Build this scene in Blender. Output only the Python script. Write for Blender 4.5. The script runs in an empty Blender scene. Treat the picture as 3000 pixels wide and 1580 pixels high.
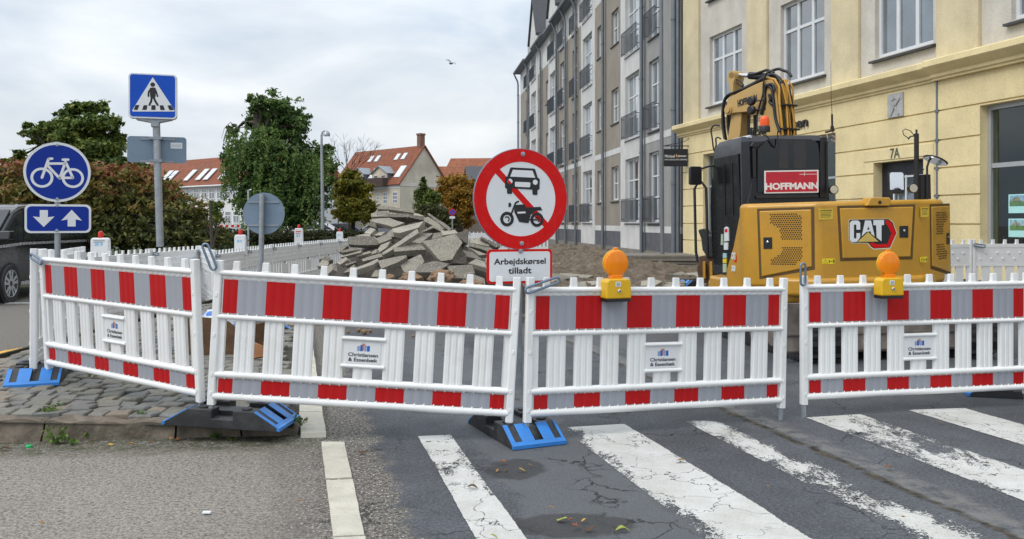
import bpy, bmesh, math, random
import numpy as np
from mathutils import Vector, Matrix
R = math.radians
random.seed(7)
rng = np.random.default_rng(7)
sc = bpy.context.scene
col = sc.collection

# ------------------------------------------------------------------ camera
F, HOR, EYE, W, H = 2480.0, 652.0, 1.516, 3000.0, 1580.0
cam_d = bpy.data.cameras.new("camera")
cam = bpy.data.objects.new("camera", cam_d); col.objects.link(cam)
cam.location = (0, 0, EYE); cam.rotation_euler = (R(90), 0, 0)
cam_d.sensor_width = 36; cam_d.lens = 36*F/W
cam_d.shift_y = -(H/2-HOR)/W
cam_d.clip_start = 0.05; cam_d.clip_end = 3000
sc.camera = cam
# ------------------------------------------------------------------ light
SUN_EL, SUN_AZ = 48, 236          # degrees; azimuth clockwise from +Y
wd = bpy.data.worlds.new("World"); sc.world = wd; wd.use_nodes = True
def sky():
    n = wd.node_tree.nodes; l = wd.node_tree.links; n.clear()
    out = n.new("ShaderNodeOutputWorld")
    sk = n.new("ShaderNodeTexSky"); sk.sky_type = 'NISHITA'; sk.sun_disc = False
    sk.sun_elevation = R(SUN_EL); sk.sun_rotation = R(SUN_AZ); sk.air_density = 1.0; sk.dust_density = 2.0
    b1 = n.new("ShaderNodeBackground"); b1.inputs[1].default_value = 0.11
    l.new(sk.outputs[0], b1.inputs[0])
    tc = n.new("ShaderNodeTexCoord")
    mp = n.new("ShaderNodeMapping"); mp.inputs['Scale'].default_value = (2.1, 2.1, 4.4); mp.inputs['Location'].default_value = (0.35, 0.0, 0.55)
    l.new(tc.outputs['Generated'], mp.inputs[0])
    nz = n.new("ShaderNodeTexNoise"); nz.inputs['Scale'].default_value = 1.3; nz.inputs['Detail'].default_value = 9; nz.inputs['Roughness'].default_value = .5; nz.inputs['Distortion'].default_value = .35
    l.new(mp.outputs[0], nz.inputs[0])
    cr = n.new("ShaderNodeValToRGB"); e = cr.color_ramp.elements
    e[0].position = .36; e[0].color = (.45, .53, .63, 1); e[1].position = .66; e[1].color = (.92, .93, .93, 1)
    m = cr.color_ramp.elements.new(.50); m.color = (.67, .72, .77, 1)
    l.new(nz.outputs[0], cr.inputs[0])
    # an overcast sky is about three times as bright overhead as at the horizon
    sp = n.new("ShaderNodeSeparateXYZ"); l.new(tc.outputs['Generated'], sp.inputs[0])
    mr = n.new("ShaderNodeMapRange"); mr.inputs['From Min'].default_value = .0; mr.inputs['From Max'].default_value = 1.0
    mr.inputs['To Min'].default_value = .98; mr.inputs['To Max'].default_value = 2.3
    l.new(sp.outputs['Z'], mr.inputs[0])
    b2 = n.new("ShaderNodeBackground"); l.new(cr.outputs[0], b2.inputs[0]); l.new(mr.outputs[0], b2.inputs[1])
    nz2 = n.new("ShaderNodeTexNoise"); nz2.inputs['Scale'].default_value = 1.9; nz2.inputs['Detail'].default_value = 6
    mp2 = n.new("ShaderNodeMapping"); mp2.inputs['Scale'].default_value = (1.5, 1.5, 5.0); mp2.inputs['Location'].default_value = (3.1, 1.0, 0.2)
    l.new(tc.outputs['Generated'], mp2.inputs[0]); l.new(mp2.outputs[0], nz2.inputs[0])
    m2 = n.new("ShaderNodeMapRange"); m2.inputs['From Min'].default_value = .42; m2.inputs['From Max'].default_value = .6
    m2.inputs['To Min'].default_value = .78; m2.inputs['To Max'].default_value = 1.0
    l.new(nz2.outputs[0], m2.inputs[0])
    mx = n.new("ShaderNodeMixShader"); l.new(m2.outputs[0], mx.inputs[0]); l.new(b1.outputs[0], mx.inputs[1]); l.new(b2.outputs[0], mx.inputs[2])
    l.new(mx.outputs[0], out.inputs[0])
sky()
sun_d = bpy.data.lights.new("sun", 'SUN'); sun_d.energy = 1.4; sun_d.angle = R(24); sun_d.color = (1, .96, .9)
sun = bpy.data.objects.new("sun", sun_d); col.objects.link(sun)
_a = R(SUN_AZ); _e = R(SUN_EL)
_dir = Vector((math.sin(_a)*math.cos(_e), math.cos(_a)*math.cos(_e), math.sin(_e)))
sun.rotation_euler = _dir.to_track_quat('Z', 'Y').to_euler()
sc.view_settings.view_transform = 'Standard'; sc.view_settings.look = 'None'
sc.view_settings.exposure = 0.08; sc.view_settings.gamma = 1.0

# ------------------------------------------------------------------ helpers
def P(px, py, Y):
    return Vector(((px-1500)/F*Y, Y, EYE-(py-HOR)/F*Y))
def G(px, py, z=0.0):
    Y = (EYE-z)*F/(py-HOR); return Vector(((px-1500)/F*Y, Y, z))
def onplane(px, py, p0, n):
    d = Vector(((px-1500)/F, 1.0, -(py-HOR)/F)); o = Vector((0, 0, EYE))
    return o + d*((p0-o).dot(n)/d.dot(n))
MATW = {}
def wm(o):
    return MATW[o.name] if o is not None and o.name in MATW else Matrix.Identity(4)
def tag(o, label=None, cat=None, group=None, kind=None):
    if label: o['label'] = label
    if cat: o['category'] = cat
    if group: o['group'] = group
    if kind: o['kind'] = kind
    return o
def thing(name, label, cat, M=None, group=None):
    o = bpy.data.objects.new(name, None); col.objects.link(o); o.empty_display_size = .2
    if M is None: M = Matrix.Identity(4)
    if isinstance(M, (tuple, Vector)): M = Matrix.Translation(M)
    o.matrix_world = M; MATW[o.name] = M.copy()
    return tag(o, label, cat, group)
def frame(o, x, z=None):
    """matrix with origin o, local x along x, local z near z, y = back normal"""
    x = Vector(x).normalized(); z = Vector(z or (0, 0, 1)); z = (z - x*z.dot(x)).normalized()
    y = z.cross(x)
    M = Matrix((x, y, z)).transposed().to_4x4(); M.translation = Vector(o); return M
def rotz(a): return Matrix.Rotation(a, 4, 'Z')
def T(x, y, z): return Matrix.Translation((x, y, z))

class MB:
    def __init__(s, M=None): s.v = []; s.f = []; s.m = []; s.M = M
    def add(s, vs, fs, mi=0, M=None):
        b = len(s.v)
        for v in vs:
            v = Vector(v)
            if M is not None: v = M @ v
            if s.M is not None: v = s.M @ v
            s.v.append(v)
        for f in fs: s.f.append([b+i for i in f]); s.m.append(mi)
        return s
    def box(s, x0, x1, y0, y1, z0, z1, mi=0, M=None):
        return s.add([(x0,y0,z0),(x1,y0,z0),(x1,y1,z0),(x0,y1,z0),(x0,y0,z1),(x1,y0,z1),(x1,y1,z1),(x0,y1,z1)],
              [(0,3,2,1),(4,5,6,7),(0,1,5,4),(1,2,6,5),(2,3,7,6),(3,0,4,7)], mi, M)
    def prism(s, poly, h0, h1, mi=0, M=None):
        """polygon in local XY, extruded h0..h1 along Z"""
        n = len(poly); a = sum(poly[i][0]*poly[(i+1)%n][1]-poly[(i+1)%n][0]*poly[i][1] for i in range(n))
        if a < 0: poly = poly[::-1]
        vs = [(x, y, h0) for x, y in poly]+[(x, y, h1) for x, y in poly]
        fs = [list(range(n))[::-1], list(range(n, 2*n))]+[(i, (i+1)%n, n+(i+1)%n, n+i) for i in range(n)]
        return s.add(vs, fs, mi, M)
    def xz(s, poly, y0, y1, mi=0, M=None):
        """polygon in local X,Z extruded along Y from y0 (front) to y1"""
        Q = Matrix(((1,0,0,0),(0,0,-1,0),(0,1,0,0),(0,0,0,1)))
        return s.prism(poly, -y1, -y0, mi, (M @ Q) if M is not None else Q)
    def tube(s, pts, r, n=8, mi=0, M=None, caps=True):
        pts = [Vector(p) for p in pts]; k = len(pts)
        rs = r if isinstance(r, (list, tuple)) else [r]*k
        vs = []; fs = []; up = None
        for i, p in enumerate(pts):
            t = (pts[min(i+1, k-1)]-pts[max(i-1, 0)]).normalized()
            if up is None:
                up = Vector((0,0,1)) if abs(t.z) < .9 else Vector((0,1,0))
            a = t.cross(up)
            if a.length < 1e-5: a = t.cross(Vector((1,0,0)))
            a.normalize(); b = a.cross(t).normalized(); up = b
            for j in range(n):
                q = 2*math.pi*j/n
                vs.append(p + (a*math.cos(q)+b*math.sin(q))*rs[i])
        for i in range(k-1):
            for j in range(n):
                fs.append((i*n+j, i*n+(j+1)%n, (i+1)*n+(j+1)%n, (i+1)*n+j))
        if caps: fs.append(list(range(n))[::-1]); fs.append([(k-1)*n+j for j in range(n)])
        return s.add(vs, fs, mi, M)
    def lathe(s, prof, n=24, mi=0, M=None):
        vs = []; fs = []; k = len(prof)
        for r, z in prof:
            for j in range(n): vs.append((r*math.cos(2*math.pi*j/n), r*math.sin(2*math.pi*j/n), z))
        for i in range(k-1):
            for j in range(n): fs.append((i*n+j, i*n+(j+1)%n, (i+1)*n+(j+1)%n, (i+1)*n+j))
        fs.append(list(range(n))[::-1]); fs.append([(k-1)*n+j for j in range(n)])
        return s.add(vs, fs, mi, M)
    def trace(s, pts, p0, n, lift, thick, mi=0):
        """outline seen in the photo, laid on the plane (p0,n) it belongs to and given its thickness"""
        n = Vector(n).normalized()
        q = [onplane(x, y, Vector(p0), n) for x, y in pts]
        k = len(q); f = [v+n*lift for v in q]; b = [v+n*(lift-thick) for v in q]
        nn = sum(((f[i]).cross(f[(i+1)%k]) for i in range(k)), Vector())
        fs = [list(range(k)), list(range(2*k-1, k-1, -1))]+[(i, k+i, k+(i+1)%k, (i+1)%k) for i in range(k)]
        if nn.dot(n) < 0: fs = [list(g)[::-1] for g in fs]
        return s.add(f+b, fs, mi)
    def build(s, name, mats, parent=None, smooth=None, bevel=0, world=False, seg=2):
        me = bpy.data.meshes.new(name)
        vs = s.v
        if world and parent is not None:
            inv = wm(parent).inverted(); vs = [inv @ v for v in vs]
        me.from_pydata([tuple(v) for v in vs], [], s.f)
        mats = mats if isinstance(mats, (list, tuple)) else [mats]
        for m in mats: me.materials.append(m)
        if len(mats) > 1: me.polygons.foreach_set('material_index', s.m)
        me.update()
        if smooth is not None:
            me.polygons.foreach_set('use_smooth', [True]*len(me.polygons)); me.set_sharp_from_angle(angle=R(smooth))
        o = bpy.data.objects.new(name, me); col.objects.link(o)
        if parent is not None:
            o.parent = parent; MATW[o.name] = wm(parent)
        if bevel:
            b = o.modifiers.new("bevel", 'BEVEL'); b.width = bevel; b.segments = seg; b.limit_method = 'ANGLE'; b.angle_limit = R(35)
            if smooth is None:
                me.polygons.foreach_set('use_smooth', [True]*len(me.polygons)); me.set_sharp_from_angle(angle=R(40))
            b.harden_normals = True
        return o
def copy_tree(o, parent=None):
    c = o.copy(); col.objects.link(c)
    if parent is not None: c.parent = parent
    MATW[c.name] = wm(parent) if parent is not None else Matrix.Identity(4)
    for ch in list(o.children): copy_tree(ch, c)
    return c
def place(o, M): o.matrix_world = M; MATW[o.name] = M.copy()
_txt = {}
def text_mesh(s, bold=0.0, ext=.002):
    """verts/faces of a line of text, height of a capital = about .72, origin centred"""
    k = (s, bold, ext)
    if k in _txt: return _txt[k]
    cu = bpy.data.curves.new("tmp", 'FONT'); cu.body = s; cu.size = 1; cu.align_x = 'CENTER'; cu.align_y = 'CENTER'
    cu.offset = bold; cu.resolution_u = 3; cu.extrude = .01; cu.fill_mode = 'BOTH'
    o = bpy.data.objects.new("tmp", cu); col.objects.link(o)
    dg = bpy.context.evaluated_depsgraph_get(); me = o.evaluated_get(dg).to_mesh()
    vs = [v.co.copy() for v in me.vertices]; fs = [list(p.vertices) for p in me.polygons]
    o.evaluated_get(dg).to_mesh_clear(); bpy.data.objects.remove(o); bpy.data.curves.remove(cu)
    x0 = min(v.x for v in vs); x1 = max(v.x for v in vs); y0 = min(v.y for v in vs); y1 = max(v.y for v in vs)
    vs = [Vector(((v.x-(x0+x1)/2)/(x1-x0), (v.y-(y0+y1)/2)/(y1-y0), .5*(v.z/.01))) for v in vs]
    _txt[k] = (vs, fs); return _txt[k]
def text(mb, s, M, w, h, mi=0, bold=0.0, ext=.003):
    """text fitted to w x h centred on M, lying in M's x/z plane and facing -y"""
    vs, fs = text_mesh(s, bold)
    mb.add([(v.x*w, -v.z*ext, v.y*h) for v in vs], fs, mi, M)

# ------------------------------------------------------------------ materials
class N:
    def __init__(s, m):
        m.use_nodes = True; s.t = m.node_tree; s.n = s.t.nodes; s.l = s.t.links
        s.bs = s.n.get("Principled BSDF"); s.out = s.n.get("Material Output")
    def new(s, typ, **kw):
        x = s.n.new(typ)
        for k, v in kw.items():
            if k in x.inputs:
                s.put(x.inputs[k], v)
            else: setattr(x, k, v)
        return x
    def put(s, sock, v):
        if isinstance(v, bpy.types.NodeSocket): s.l.new(v, sock)
        elif isinstance(v, (tuple, list)) and len(v) == 3 and sock.type == 'RGBA': sock.default_value = (*v, 1)
        else: sock.default_value = v
    def coord(s, scale=(1,1,1), kind='Object', loc=(0,0,0)):
        tc = s.new("ShaderNodeTexCoord"); mp = s.new("ShaderNodeMapping"); mp.inputs['Scale'].default_value = scale; mp.inputs['Location'].default_value = loc
        s.l.new(tc.outputs[kind], mp.inputs[0]); return mp.outputs[0]
    def noise(s, vec, scale, detail=4, rough=.5, dist=0.0):
        x = s.new("ShaderNodeTexNoise", Vector=vec, Scale=scale, Detail=detail, Roughness=rough, Distortion=dist); return x.outputs[0]
    def vor(s, vec, scale, feature='F1', out=0, rand=1.0):
        x = s.n.new("ShaderNodeTexVoronoi"); x.feature = feature; s.put(x.inputs['Vector'], vec); x.inputs['Scale'].default_value = scale; x.inputs['Randomness'].default_value = rand
        return x.outputs[out]
    def ramp(s, fac, a, b, lo=0.0, hi=1.0, smooth=False):
        x = s.n.new("ShaderNodeMapRange"); x.interpolation_type = 'SMOOTHSTEP' if smooth else 'LINEAR'
        s.put(x.inputs[0], fac); x.inputs[1].default_value = a; x.inputs[2].default_value = b; x.inputs[3].default_value = lo; x.inputs[4].default_value = hi; return x.outputs[0]
    def mix(s, fac, a, b, mode='MIX'):
        x = s.n.new("ShaderNodeMix"); x.data_type = 'RGBA'; x.blend_type = mode
        s.put(x.inputs[0], fac); s.put(x.inputs[6], a); s.put(x.inputs[7], b); return x.outputs[2]
    def math(s, op, a, b=0.0, c=0.0):
        x = s.n.new("ShaderNodeMath"); x.operation = op; s.put(x.inputs[0], a); s.put(x.inputs[1], b); s.put(x.inputs[2], c); return x.outputs[0]
    def sep(s, vec):
        x = s.n.new("ShaderNodeSeparateXYZ"); s.put(x.inputs[0], vec); return x.outputs
    def bump(s, h, strength=.3, dist=.01):
        x = s.new("ShaderNodeBump", Strength=strength, Distance=dist, Height=h); s.l.new(x.outputs[0], s.bs.inputs['Normal'])
def mat(name, c, rough=.5, metal=0.0, var=.12, vs=6.0, bump=0.0, bs=60.0, coat=0.0, spec=.5, dirt=0.0, dirtc=(.12,.1,.08), ds=3.0, rnd=False, streak=0.0):
    m = bpy.data.materials.new(name); k = N(m); p = k.coord()
    if rnd:
        oi = k.new("ShaderNodeObjectInfo"); va = k.n.new("ShaderNodeVectorMath"); va.operation = 'ADD'; k.l.new(p, va.inputs[0]); k.put(va.inputs[1], k.math('MULTIPLY', oi.outputs['Random'], 40.0)); p = va.outputs[0]
    n1 = k.noise(p, vs, 5, .6)
    f = k.ramp(n1, .3, .7, 1-var, 1+var)
    cc = k.mix(1.0, (*c, 1), f, 'MULTIPLY')
    if dirt:
        d = k.ramp(k.noise(p, ds, 7, .65), .5, .78, 0, dirt); cc = k.mix(d, cc, (*dirtc, 1))
    if streak:
        cc = k.mix(1.0, cc, k.ramp(k.noise(k.coord((1.3,1.3,.22)), 1.3, 3, .55), .36, .68, 1-streak*.6, 1.03), 'MULTIPLY'); cc = k.mix(1.0, cc, k.ramp(k.noise(p, 28, 4, .7), .35, .65, 1-streak*.6, 1+streak*.4), 'MULTIPLY')
    k.put(k.bs.inputs['Base Color'], cc)
    k.put(k.bs.inputs['Roughness'], k.ramp(k.noise(p, vs*2.3, 3), .3, .7, max(0, rough-.08), min(1, rough+.08)))
    k.bs.inputs['Metallic'].default_value = metal
    k.bs.inputs['Coat Weight'].default_value = coat
    k.bs.inputs['Specular IOR Level'].default_value = spec
    if bump: k.bump(k.noise(p, bs, 3), bump, .01)
    return m
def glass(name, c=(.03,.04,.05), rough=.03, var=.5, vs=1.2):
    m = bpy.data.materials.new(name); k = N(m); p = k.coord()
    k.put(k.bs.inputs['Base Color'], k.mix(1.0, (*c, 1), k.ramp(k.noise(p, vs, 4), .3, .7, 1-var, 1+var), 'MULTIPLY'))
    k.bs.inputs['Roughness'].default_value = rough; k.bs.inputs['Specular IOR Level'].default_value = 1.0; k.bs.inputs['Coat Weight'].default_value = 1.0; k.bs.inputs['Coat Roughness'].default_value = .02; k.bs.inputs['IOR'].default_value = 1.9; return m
def clear_glass(name, tint=(.75,.82,.8)):
    m = bpy.data.materials.new(name); k = N(m); k.n.remove(k.bs); fr = k.new("ShaderNodeLayerWeight"); fr.inputs['Blend'].default_value = .5; f = k.math('ADD', k.math('MULTIPLY', k.math('POWER', fr.outputs[1], 4.0), .85), .07)
    tr = k.new("ShaderNodeBsdfTransparent"); k.put(tr.inputs[0], tint); gl = k.n.new("ShaderNodeBsdfGlossy"); gl.inputs['Roughness'].default_value = .02; mx = k.new("ShaderNodeMixShader"); k.put(mx.inputs[0], f)
    k.l.new(tr.outputs[0], mx.inputs[1]); k.l.new(gl.outputs[0], mx.inputs[2]); k.l.new(mx.outputs[0], k.out.inputs[0]); return m
M_ = {}
M_['white'] = mat('white_plastic', (.77,.78,.78), .42, var=.03, vs=2, dirt=.34, dirtc=(.45,.43,.37), ds=2.6, rnd=True)
M_['whiteback'] = mat('white_plastic_weathered', (.74,.75,.76), .5, var=.04, vs=2, dirt=.25, dirtc=(.46,.45,.42), rnd=True)
M_['red'] = mat('red_sheeting', (.44,.008,.010), .45, var=.05, vs=3, dirt=.2, dirtc=(.25,.05,.05), spec=.2, rnd=True)
M_['grey'] = mat('grey_reflective_sheeting', (.31,.325,.37), .4, var=.04, vs=3, dirt=.08)
M_['black'] = mat('black_rubber', (.022,.023,.026), .55, var=.3, bump=.25, dirt=.35, dirtc=(.12,.11,.1), ds=7)
M_['blue'] = mat('blue_foot_paint', (.03,.20,.58), .42, var=.12, dirt=.3, dirtc=(.1,.16,.26), ds=9)
M_['steel'] = mat('galvanised_steel', (.34,.37,.40), .42, .55, var=.16, vs=14)
M_['steel2'] = mat('dull_zinc', (.27,.30,.34), .5, .35, var=.12, vs=5)
M_['zincclip'] = mat('blue_grey_steel', (.17,.23,.31), .38, .5, var=.1, vs=9)
M_['signwhite'] = mat('sign_white', (.70,.72,.74), .35, var=.03)
M_['signblue'] = mat('sign_blue', (.004,.028,.27), .35, var=.08, vs=4, spec=.25)
M_['signblue2'] = mat('sign_bright_blue', (.005,.075,.48), .35, var=.06, vs=4, spec=.25)
M_['signred'] = mat('sign_red', (.60,.006,.006), .4, var=.06, vs=5, spec=.2, dirt=.1, dirtc=(.55,.2,.18), ds=14)
M_['signblack'] = mat('sign_black', (.012,.012,.014), .4, var=.1)
M_['signback'] = mat('sign_back_grey', (.17,.235,.31), .5, .1, var=.08, vs=4)
M_['ink'] = mat('dark_ink', (.012,.012,.014), .5, var=.05)
M_['catyellow'] = mat('machine_yellow', (.52,.265,.022), .33, var=.10, vs=2.5, dirt=.42, dirtc=(.30,.19,.06), ds=3.2, coat=.15)
M_['boomyellow'] = mat('dusty_machine_yellow', (.50,.32,.11), .5, var=.12, vs=4, dirt=.55, dirtc=(.36,.27,.16), ds=4)
M_['cabblack'] = mat('gloss_black_paint', (.007,.008,.012), .22, var=.1, coat=.1, spec=.4, dirt=.03)
M_['cabdoor'] = mat('tinted_door_glass', (.008,.009,.010), .28, var=.4, vs=3, spec=.12)
M_['cabglass'] = mat('cab_glass', (.006,.007,.008), .03, var=.4, vs=2, spec=.6)
M_['hose'] = mat('hose_black', (.012,.012,.014), .45, var=.15, bump=.1)
M_['rust'] = mat('rusty_steel', (.12,.065,.032), .7, .2, var=.4, vs=9, bump=.2, dirt=.5, dirtc=(.07,.045,.035))
M_['blade'] = mat('scraped_muddy_steel', (.20,.175,.155), .6, .3, var=.35, vs=6, bump=.2, dirt=.5, dirtc=(.10,.085,.075), ds=4)
M_['chrome'] = mat('chrome', (.75,.76,.78), .12, 1.0, var=.03)
M_['lampbody'] = mat('lamp_yellow_plastic', (.68,.40,.008), .42, var=.06, dirt=.15, dirtc=(.4,.25,.05), ds=8)
def lens(name, c):
    m = bpy.data.materials.new(name); k = N(m); p = k.coord()
    k.put(k.bs.inputs['Base Color'], k.mix(k.ramp(k.noise(k.coord((40,40,5)), 1.0, 3), .35, .65), (*c, 1), (c[0]*.94, c[1]*.86, c[2]*.8, 1)))
    k.bs.inputs['Roughness'].default_value = .16; k.bs.inputs['Subsurface Weight'].default_value = .25; k.bs.inputs['Subsurface Radius'].default_value = (.03,.012,.003)
    w = k.new("ShaderNodeTexWave", Vector=p, Scale=22.0, Distortion=1.5); k.bump(w.outputs[0], .12, .003); return m
M_['amber'] = lens('amber_lens', (.90,.27,.004))
M_['beacon'] = lens('beacon_lens', (.85,.10,.004))
M_['redlens'] = mat('red_lens', (.6,.02,.015), .25)
# ------------------------------------------------------------------ ground
def ground_mat():
    m = bpy.data.materials.new("road_asphalt"); k = N(m); p = k.coord(); X, Y, Z = k.sep(p)
    d = k.math('ADD', X, k.math('MULTIPLY', k.math('SUBTRACT', Y, 6.0), .256))     # distance across the street
    wob = k.ramp(k.noise(p, 5.0, 6, .65), .25, .75, -.13, .13)
    dn = k.math('ADD', d, wob)
    big = k.noise(p, .55, 5, .6); mid = k.noise(p, 3.2, 6, .6)
    sp = k.noise(p, 130, 4, .75); sp2 = k.noise(p, 46, 5, .7); vg = k.vor(p, 75)
    # dark asphalt of the carriageway
    dark = k.mix(k.ramp(sp, .3, .72), (.030,.034,.041), (.142,.151,.165))
    dark = k.mix(1.0, dark, k.ramp(sp2, .36, .66, .66, 1.38), 'MULTIPLY')
    dark = k.mix(k.ramp(k.noise(p, 85, 2, .5), .66, .72, 0, .55), dark, (.26,.26,.26))
    dark = k.mix(1.0, dark, k.ramp(big, .3, .7, .74, 1.26), 'MULTIPLY')
    dark = k.mix(1.0, dark, k.ramp(mid, .3, .7, .84, 1.16), 'MULTIPLY')
    # lighter worn lane between the paint bars
    lane = k.ramp(k.math('ABSOLUTE', k.math('SUBTRACT', dn, .08)), .34, .44, 1, 0, True)
    dark = k.mix(k.math('MULTIPLY', lane, .62), dark, k.mix(k.ramp(sp, .3, .7), (.075,.082,.09), (.17,.178,.185)))
    # brown chip-seal to the left
    chips = k.mix(k.ramp(vg, .15, .75), (.30,.27,.238), (.10,.09,.08))
    chips = k.mix(k.ramp(sp2, .42, .66), chips, (.36,.33,.29))
    chips = k.mix(k.ramp(sp, .50, .68, 0, .85), chips, (.06,.055,.05))
    chips = k.mix(1.0, chips, k.ramp(big, .3, .7, .85, 1.15), 'MULTIPLY')
    # loose grit between both
    grit = k.mix(k.ramp(k.noise(p, 44, 5, .8), .42, .60), (.034,.032,.029), (.25,.23,.20))
    grit = k.mix(k.ramp(k.noise(p, 62, 2, .6), .62, .66), grit, (.62,.59,.53))
    tgrit = k.ramp(dn, -1.02, -.94)
    base = k.mix(tgrit, grit, dark)
    base = k.mix(k.math('MULTIPLY', k.ramp(dn, -1.36, -1.46), k.ramp(Y, 6.3, 6.1)), base, chips)
    # rough broken edge left of the white stones
    edge = k.math('MULTIPLY', k.ramp(dn, -1.75, -1.6), k.ramp(d, -1.25, -1.34))
    base = k.mix(k.math('MULTIPLY', edge, .6), base, grit)
    # moss and dirt gathered along the kerb
    mossn = k.noise(p, 14, 6, .7)
    kerbY = k.math('ADD', k.math('MULTIPLY', X, .10), 5.82)
    yy = k.math('ADD', Y, k.math('MULTIPLY', wob, .9))
    band = k.math('MULTIPLY', k.ramp(k.math('SUBTRACT', yy, kerbY), -.12, .1), k.ramp(Y, 6.2, 6.12))
    band = k.math('MULTIPLY', band, k.ramp(d, -1.25, -1.5))
    mossc = k.mix(k.ramp(mossn, .42, .6), grit, (.05,.055,.018))
    base = k.mix(k.math('MULTIPLY', band, .9), base, mossc)
    # cracks
    dv = k.n.new("ShaderNodeVectorMath"); dv.operation = 'ADD'
    nzc = k.new("ShaderNodeTexNoise", Vector=p, Scale=4.0, Detail=6.0); sc_ = k.n.new("ShaderNodeVectorMath"); sc_.operation = 'SCALE'; k.l.new(nzc.outputs[1], sc_.inputs[0]); sc_.inputs['Scale'].default_value = .55
    k.l.new(p, dv.inputs[0]); k.l.new(sc_.outputs[0], dv.inputs[1])
    ce = k.vor(dv.outputs[0], 1.9, 'DISTANCE_TO_EDGE'); cm = k.ramp(ce, .006, .02, 1, 0)
    creg = k.math('MAXIMUM', k.ramp(k.noise(p, .9, 3), .52, .6), k.math('MULTIPLY', k.ramp(k.math('ABSOLUTE', k.math('SUBTRACT', d, .22)), .25, .12), k.ramp(k.noise(p, 2.1, 2), .42, .5)))
    cm = k.math('MULTIPLY', cm, k.math('MULTIPLY', creg, k.ramp(d, -2.0, -1.6)))
    base = k.mix(k.math('MULTIPLY', cm, .85), base, (.016,.017,.018))
    # the long seam and its worn shoulder
    ds = k.math('SUBTRACT', k.math('ADD', d, k.math('MULTIPLY', wob, .35)), 1.93)
    sh = k.math('MULTIPLY', k.ramp(ds, .0, .05), k.ramp(ds, .26, .15)); sh = k.math('MULTIPLY', sh, k.ramp(k.noise(p, 7, 5, .7), .4, .55))
    base = k.mix(k.math('MULTIPLY', sh, .7), base, (.20,.195,.185))
    base = k.mix(k.math('MULTIPLY', k.ramp(k.math('ABSOLUTE', ds), .05, .012), k.ramp(k.noise(p, 9, 4), .35, .5)), base, k.mix(k.ramp(mossn, .4, .6), (.014,.013,.012), (.09,.075,.05)))
    # damp hollows
    for cx, cy, rx, ry in ((.02, 5.2, .19, .22), (.28, 4.24, .34, .17), (-4.2, 4.66, .12, .07)):
        q = k.math('ADD', k.math('POWER', k.math('DIVIDE', k.math('SUBTRACT', X, cx), rx), 2.0), k.math('POWER', k.math('DIVIDE', k.math('SUBTRACT', Y, cy), ry), 2.0))
        q = k.math('ADD', q, k.math('MULTIPLY', wob, 3.0))
        base = k.mix(k.ramp(q, 1.1, .8, 0, .62), base, (.028,.027,.026))
    # sandy film in the site beyond the barriers
    sand = k.math('MULTIPLY', k.ramp(Y, 9.5, 14.0), k.ramp(k.noise(p, .8, 5, .6), .35, .62)); sand = k.math('MULTIPLY', sand, k.ramp(X, -6.5, -4))
    base = k.mix(k.math('MULTIPLY', sand, .6), base, (.17,.15,.125))
    k.put(k.bs.inputs['Base Color'], base)
    k.bs.inputs['Roughness'].default_value = .8; k.bs.inputs['Specular IOR Level'].default_value = .3
    hh = k.math('ADD', k.math('ADD', sp, k.math('MULTIPLY', vg, .8)), k.math('MULTIPLY', cm, -2.0))
    k.bump(hh, .55, .008); return m
g = MB(); xs = [-300, -40, -10, 10, 40, 300]; ys = [-60, -5, 15, 40, 120, 500]
for i in range(5):
    for j in range(5): g.add([(xs[i],ys[j],0),(xs[i+1],ys[j],0),(xs[i+1],ys[j+1],0),(xs[i],ys[j+1],0)], [(0,1,2,3)])
tag(g.build("road", ground_mat()), kind='structure')

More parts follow.
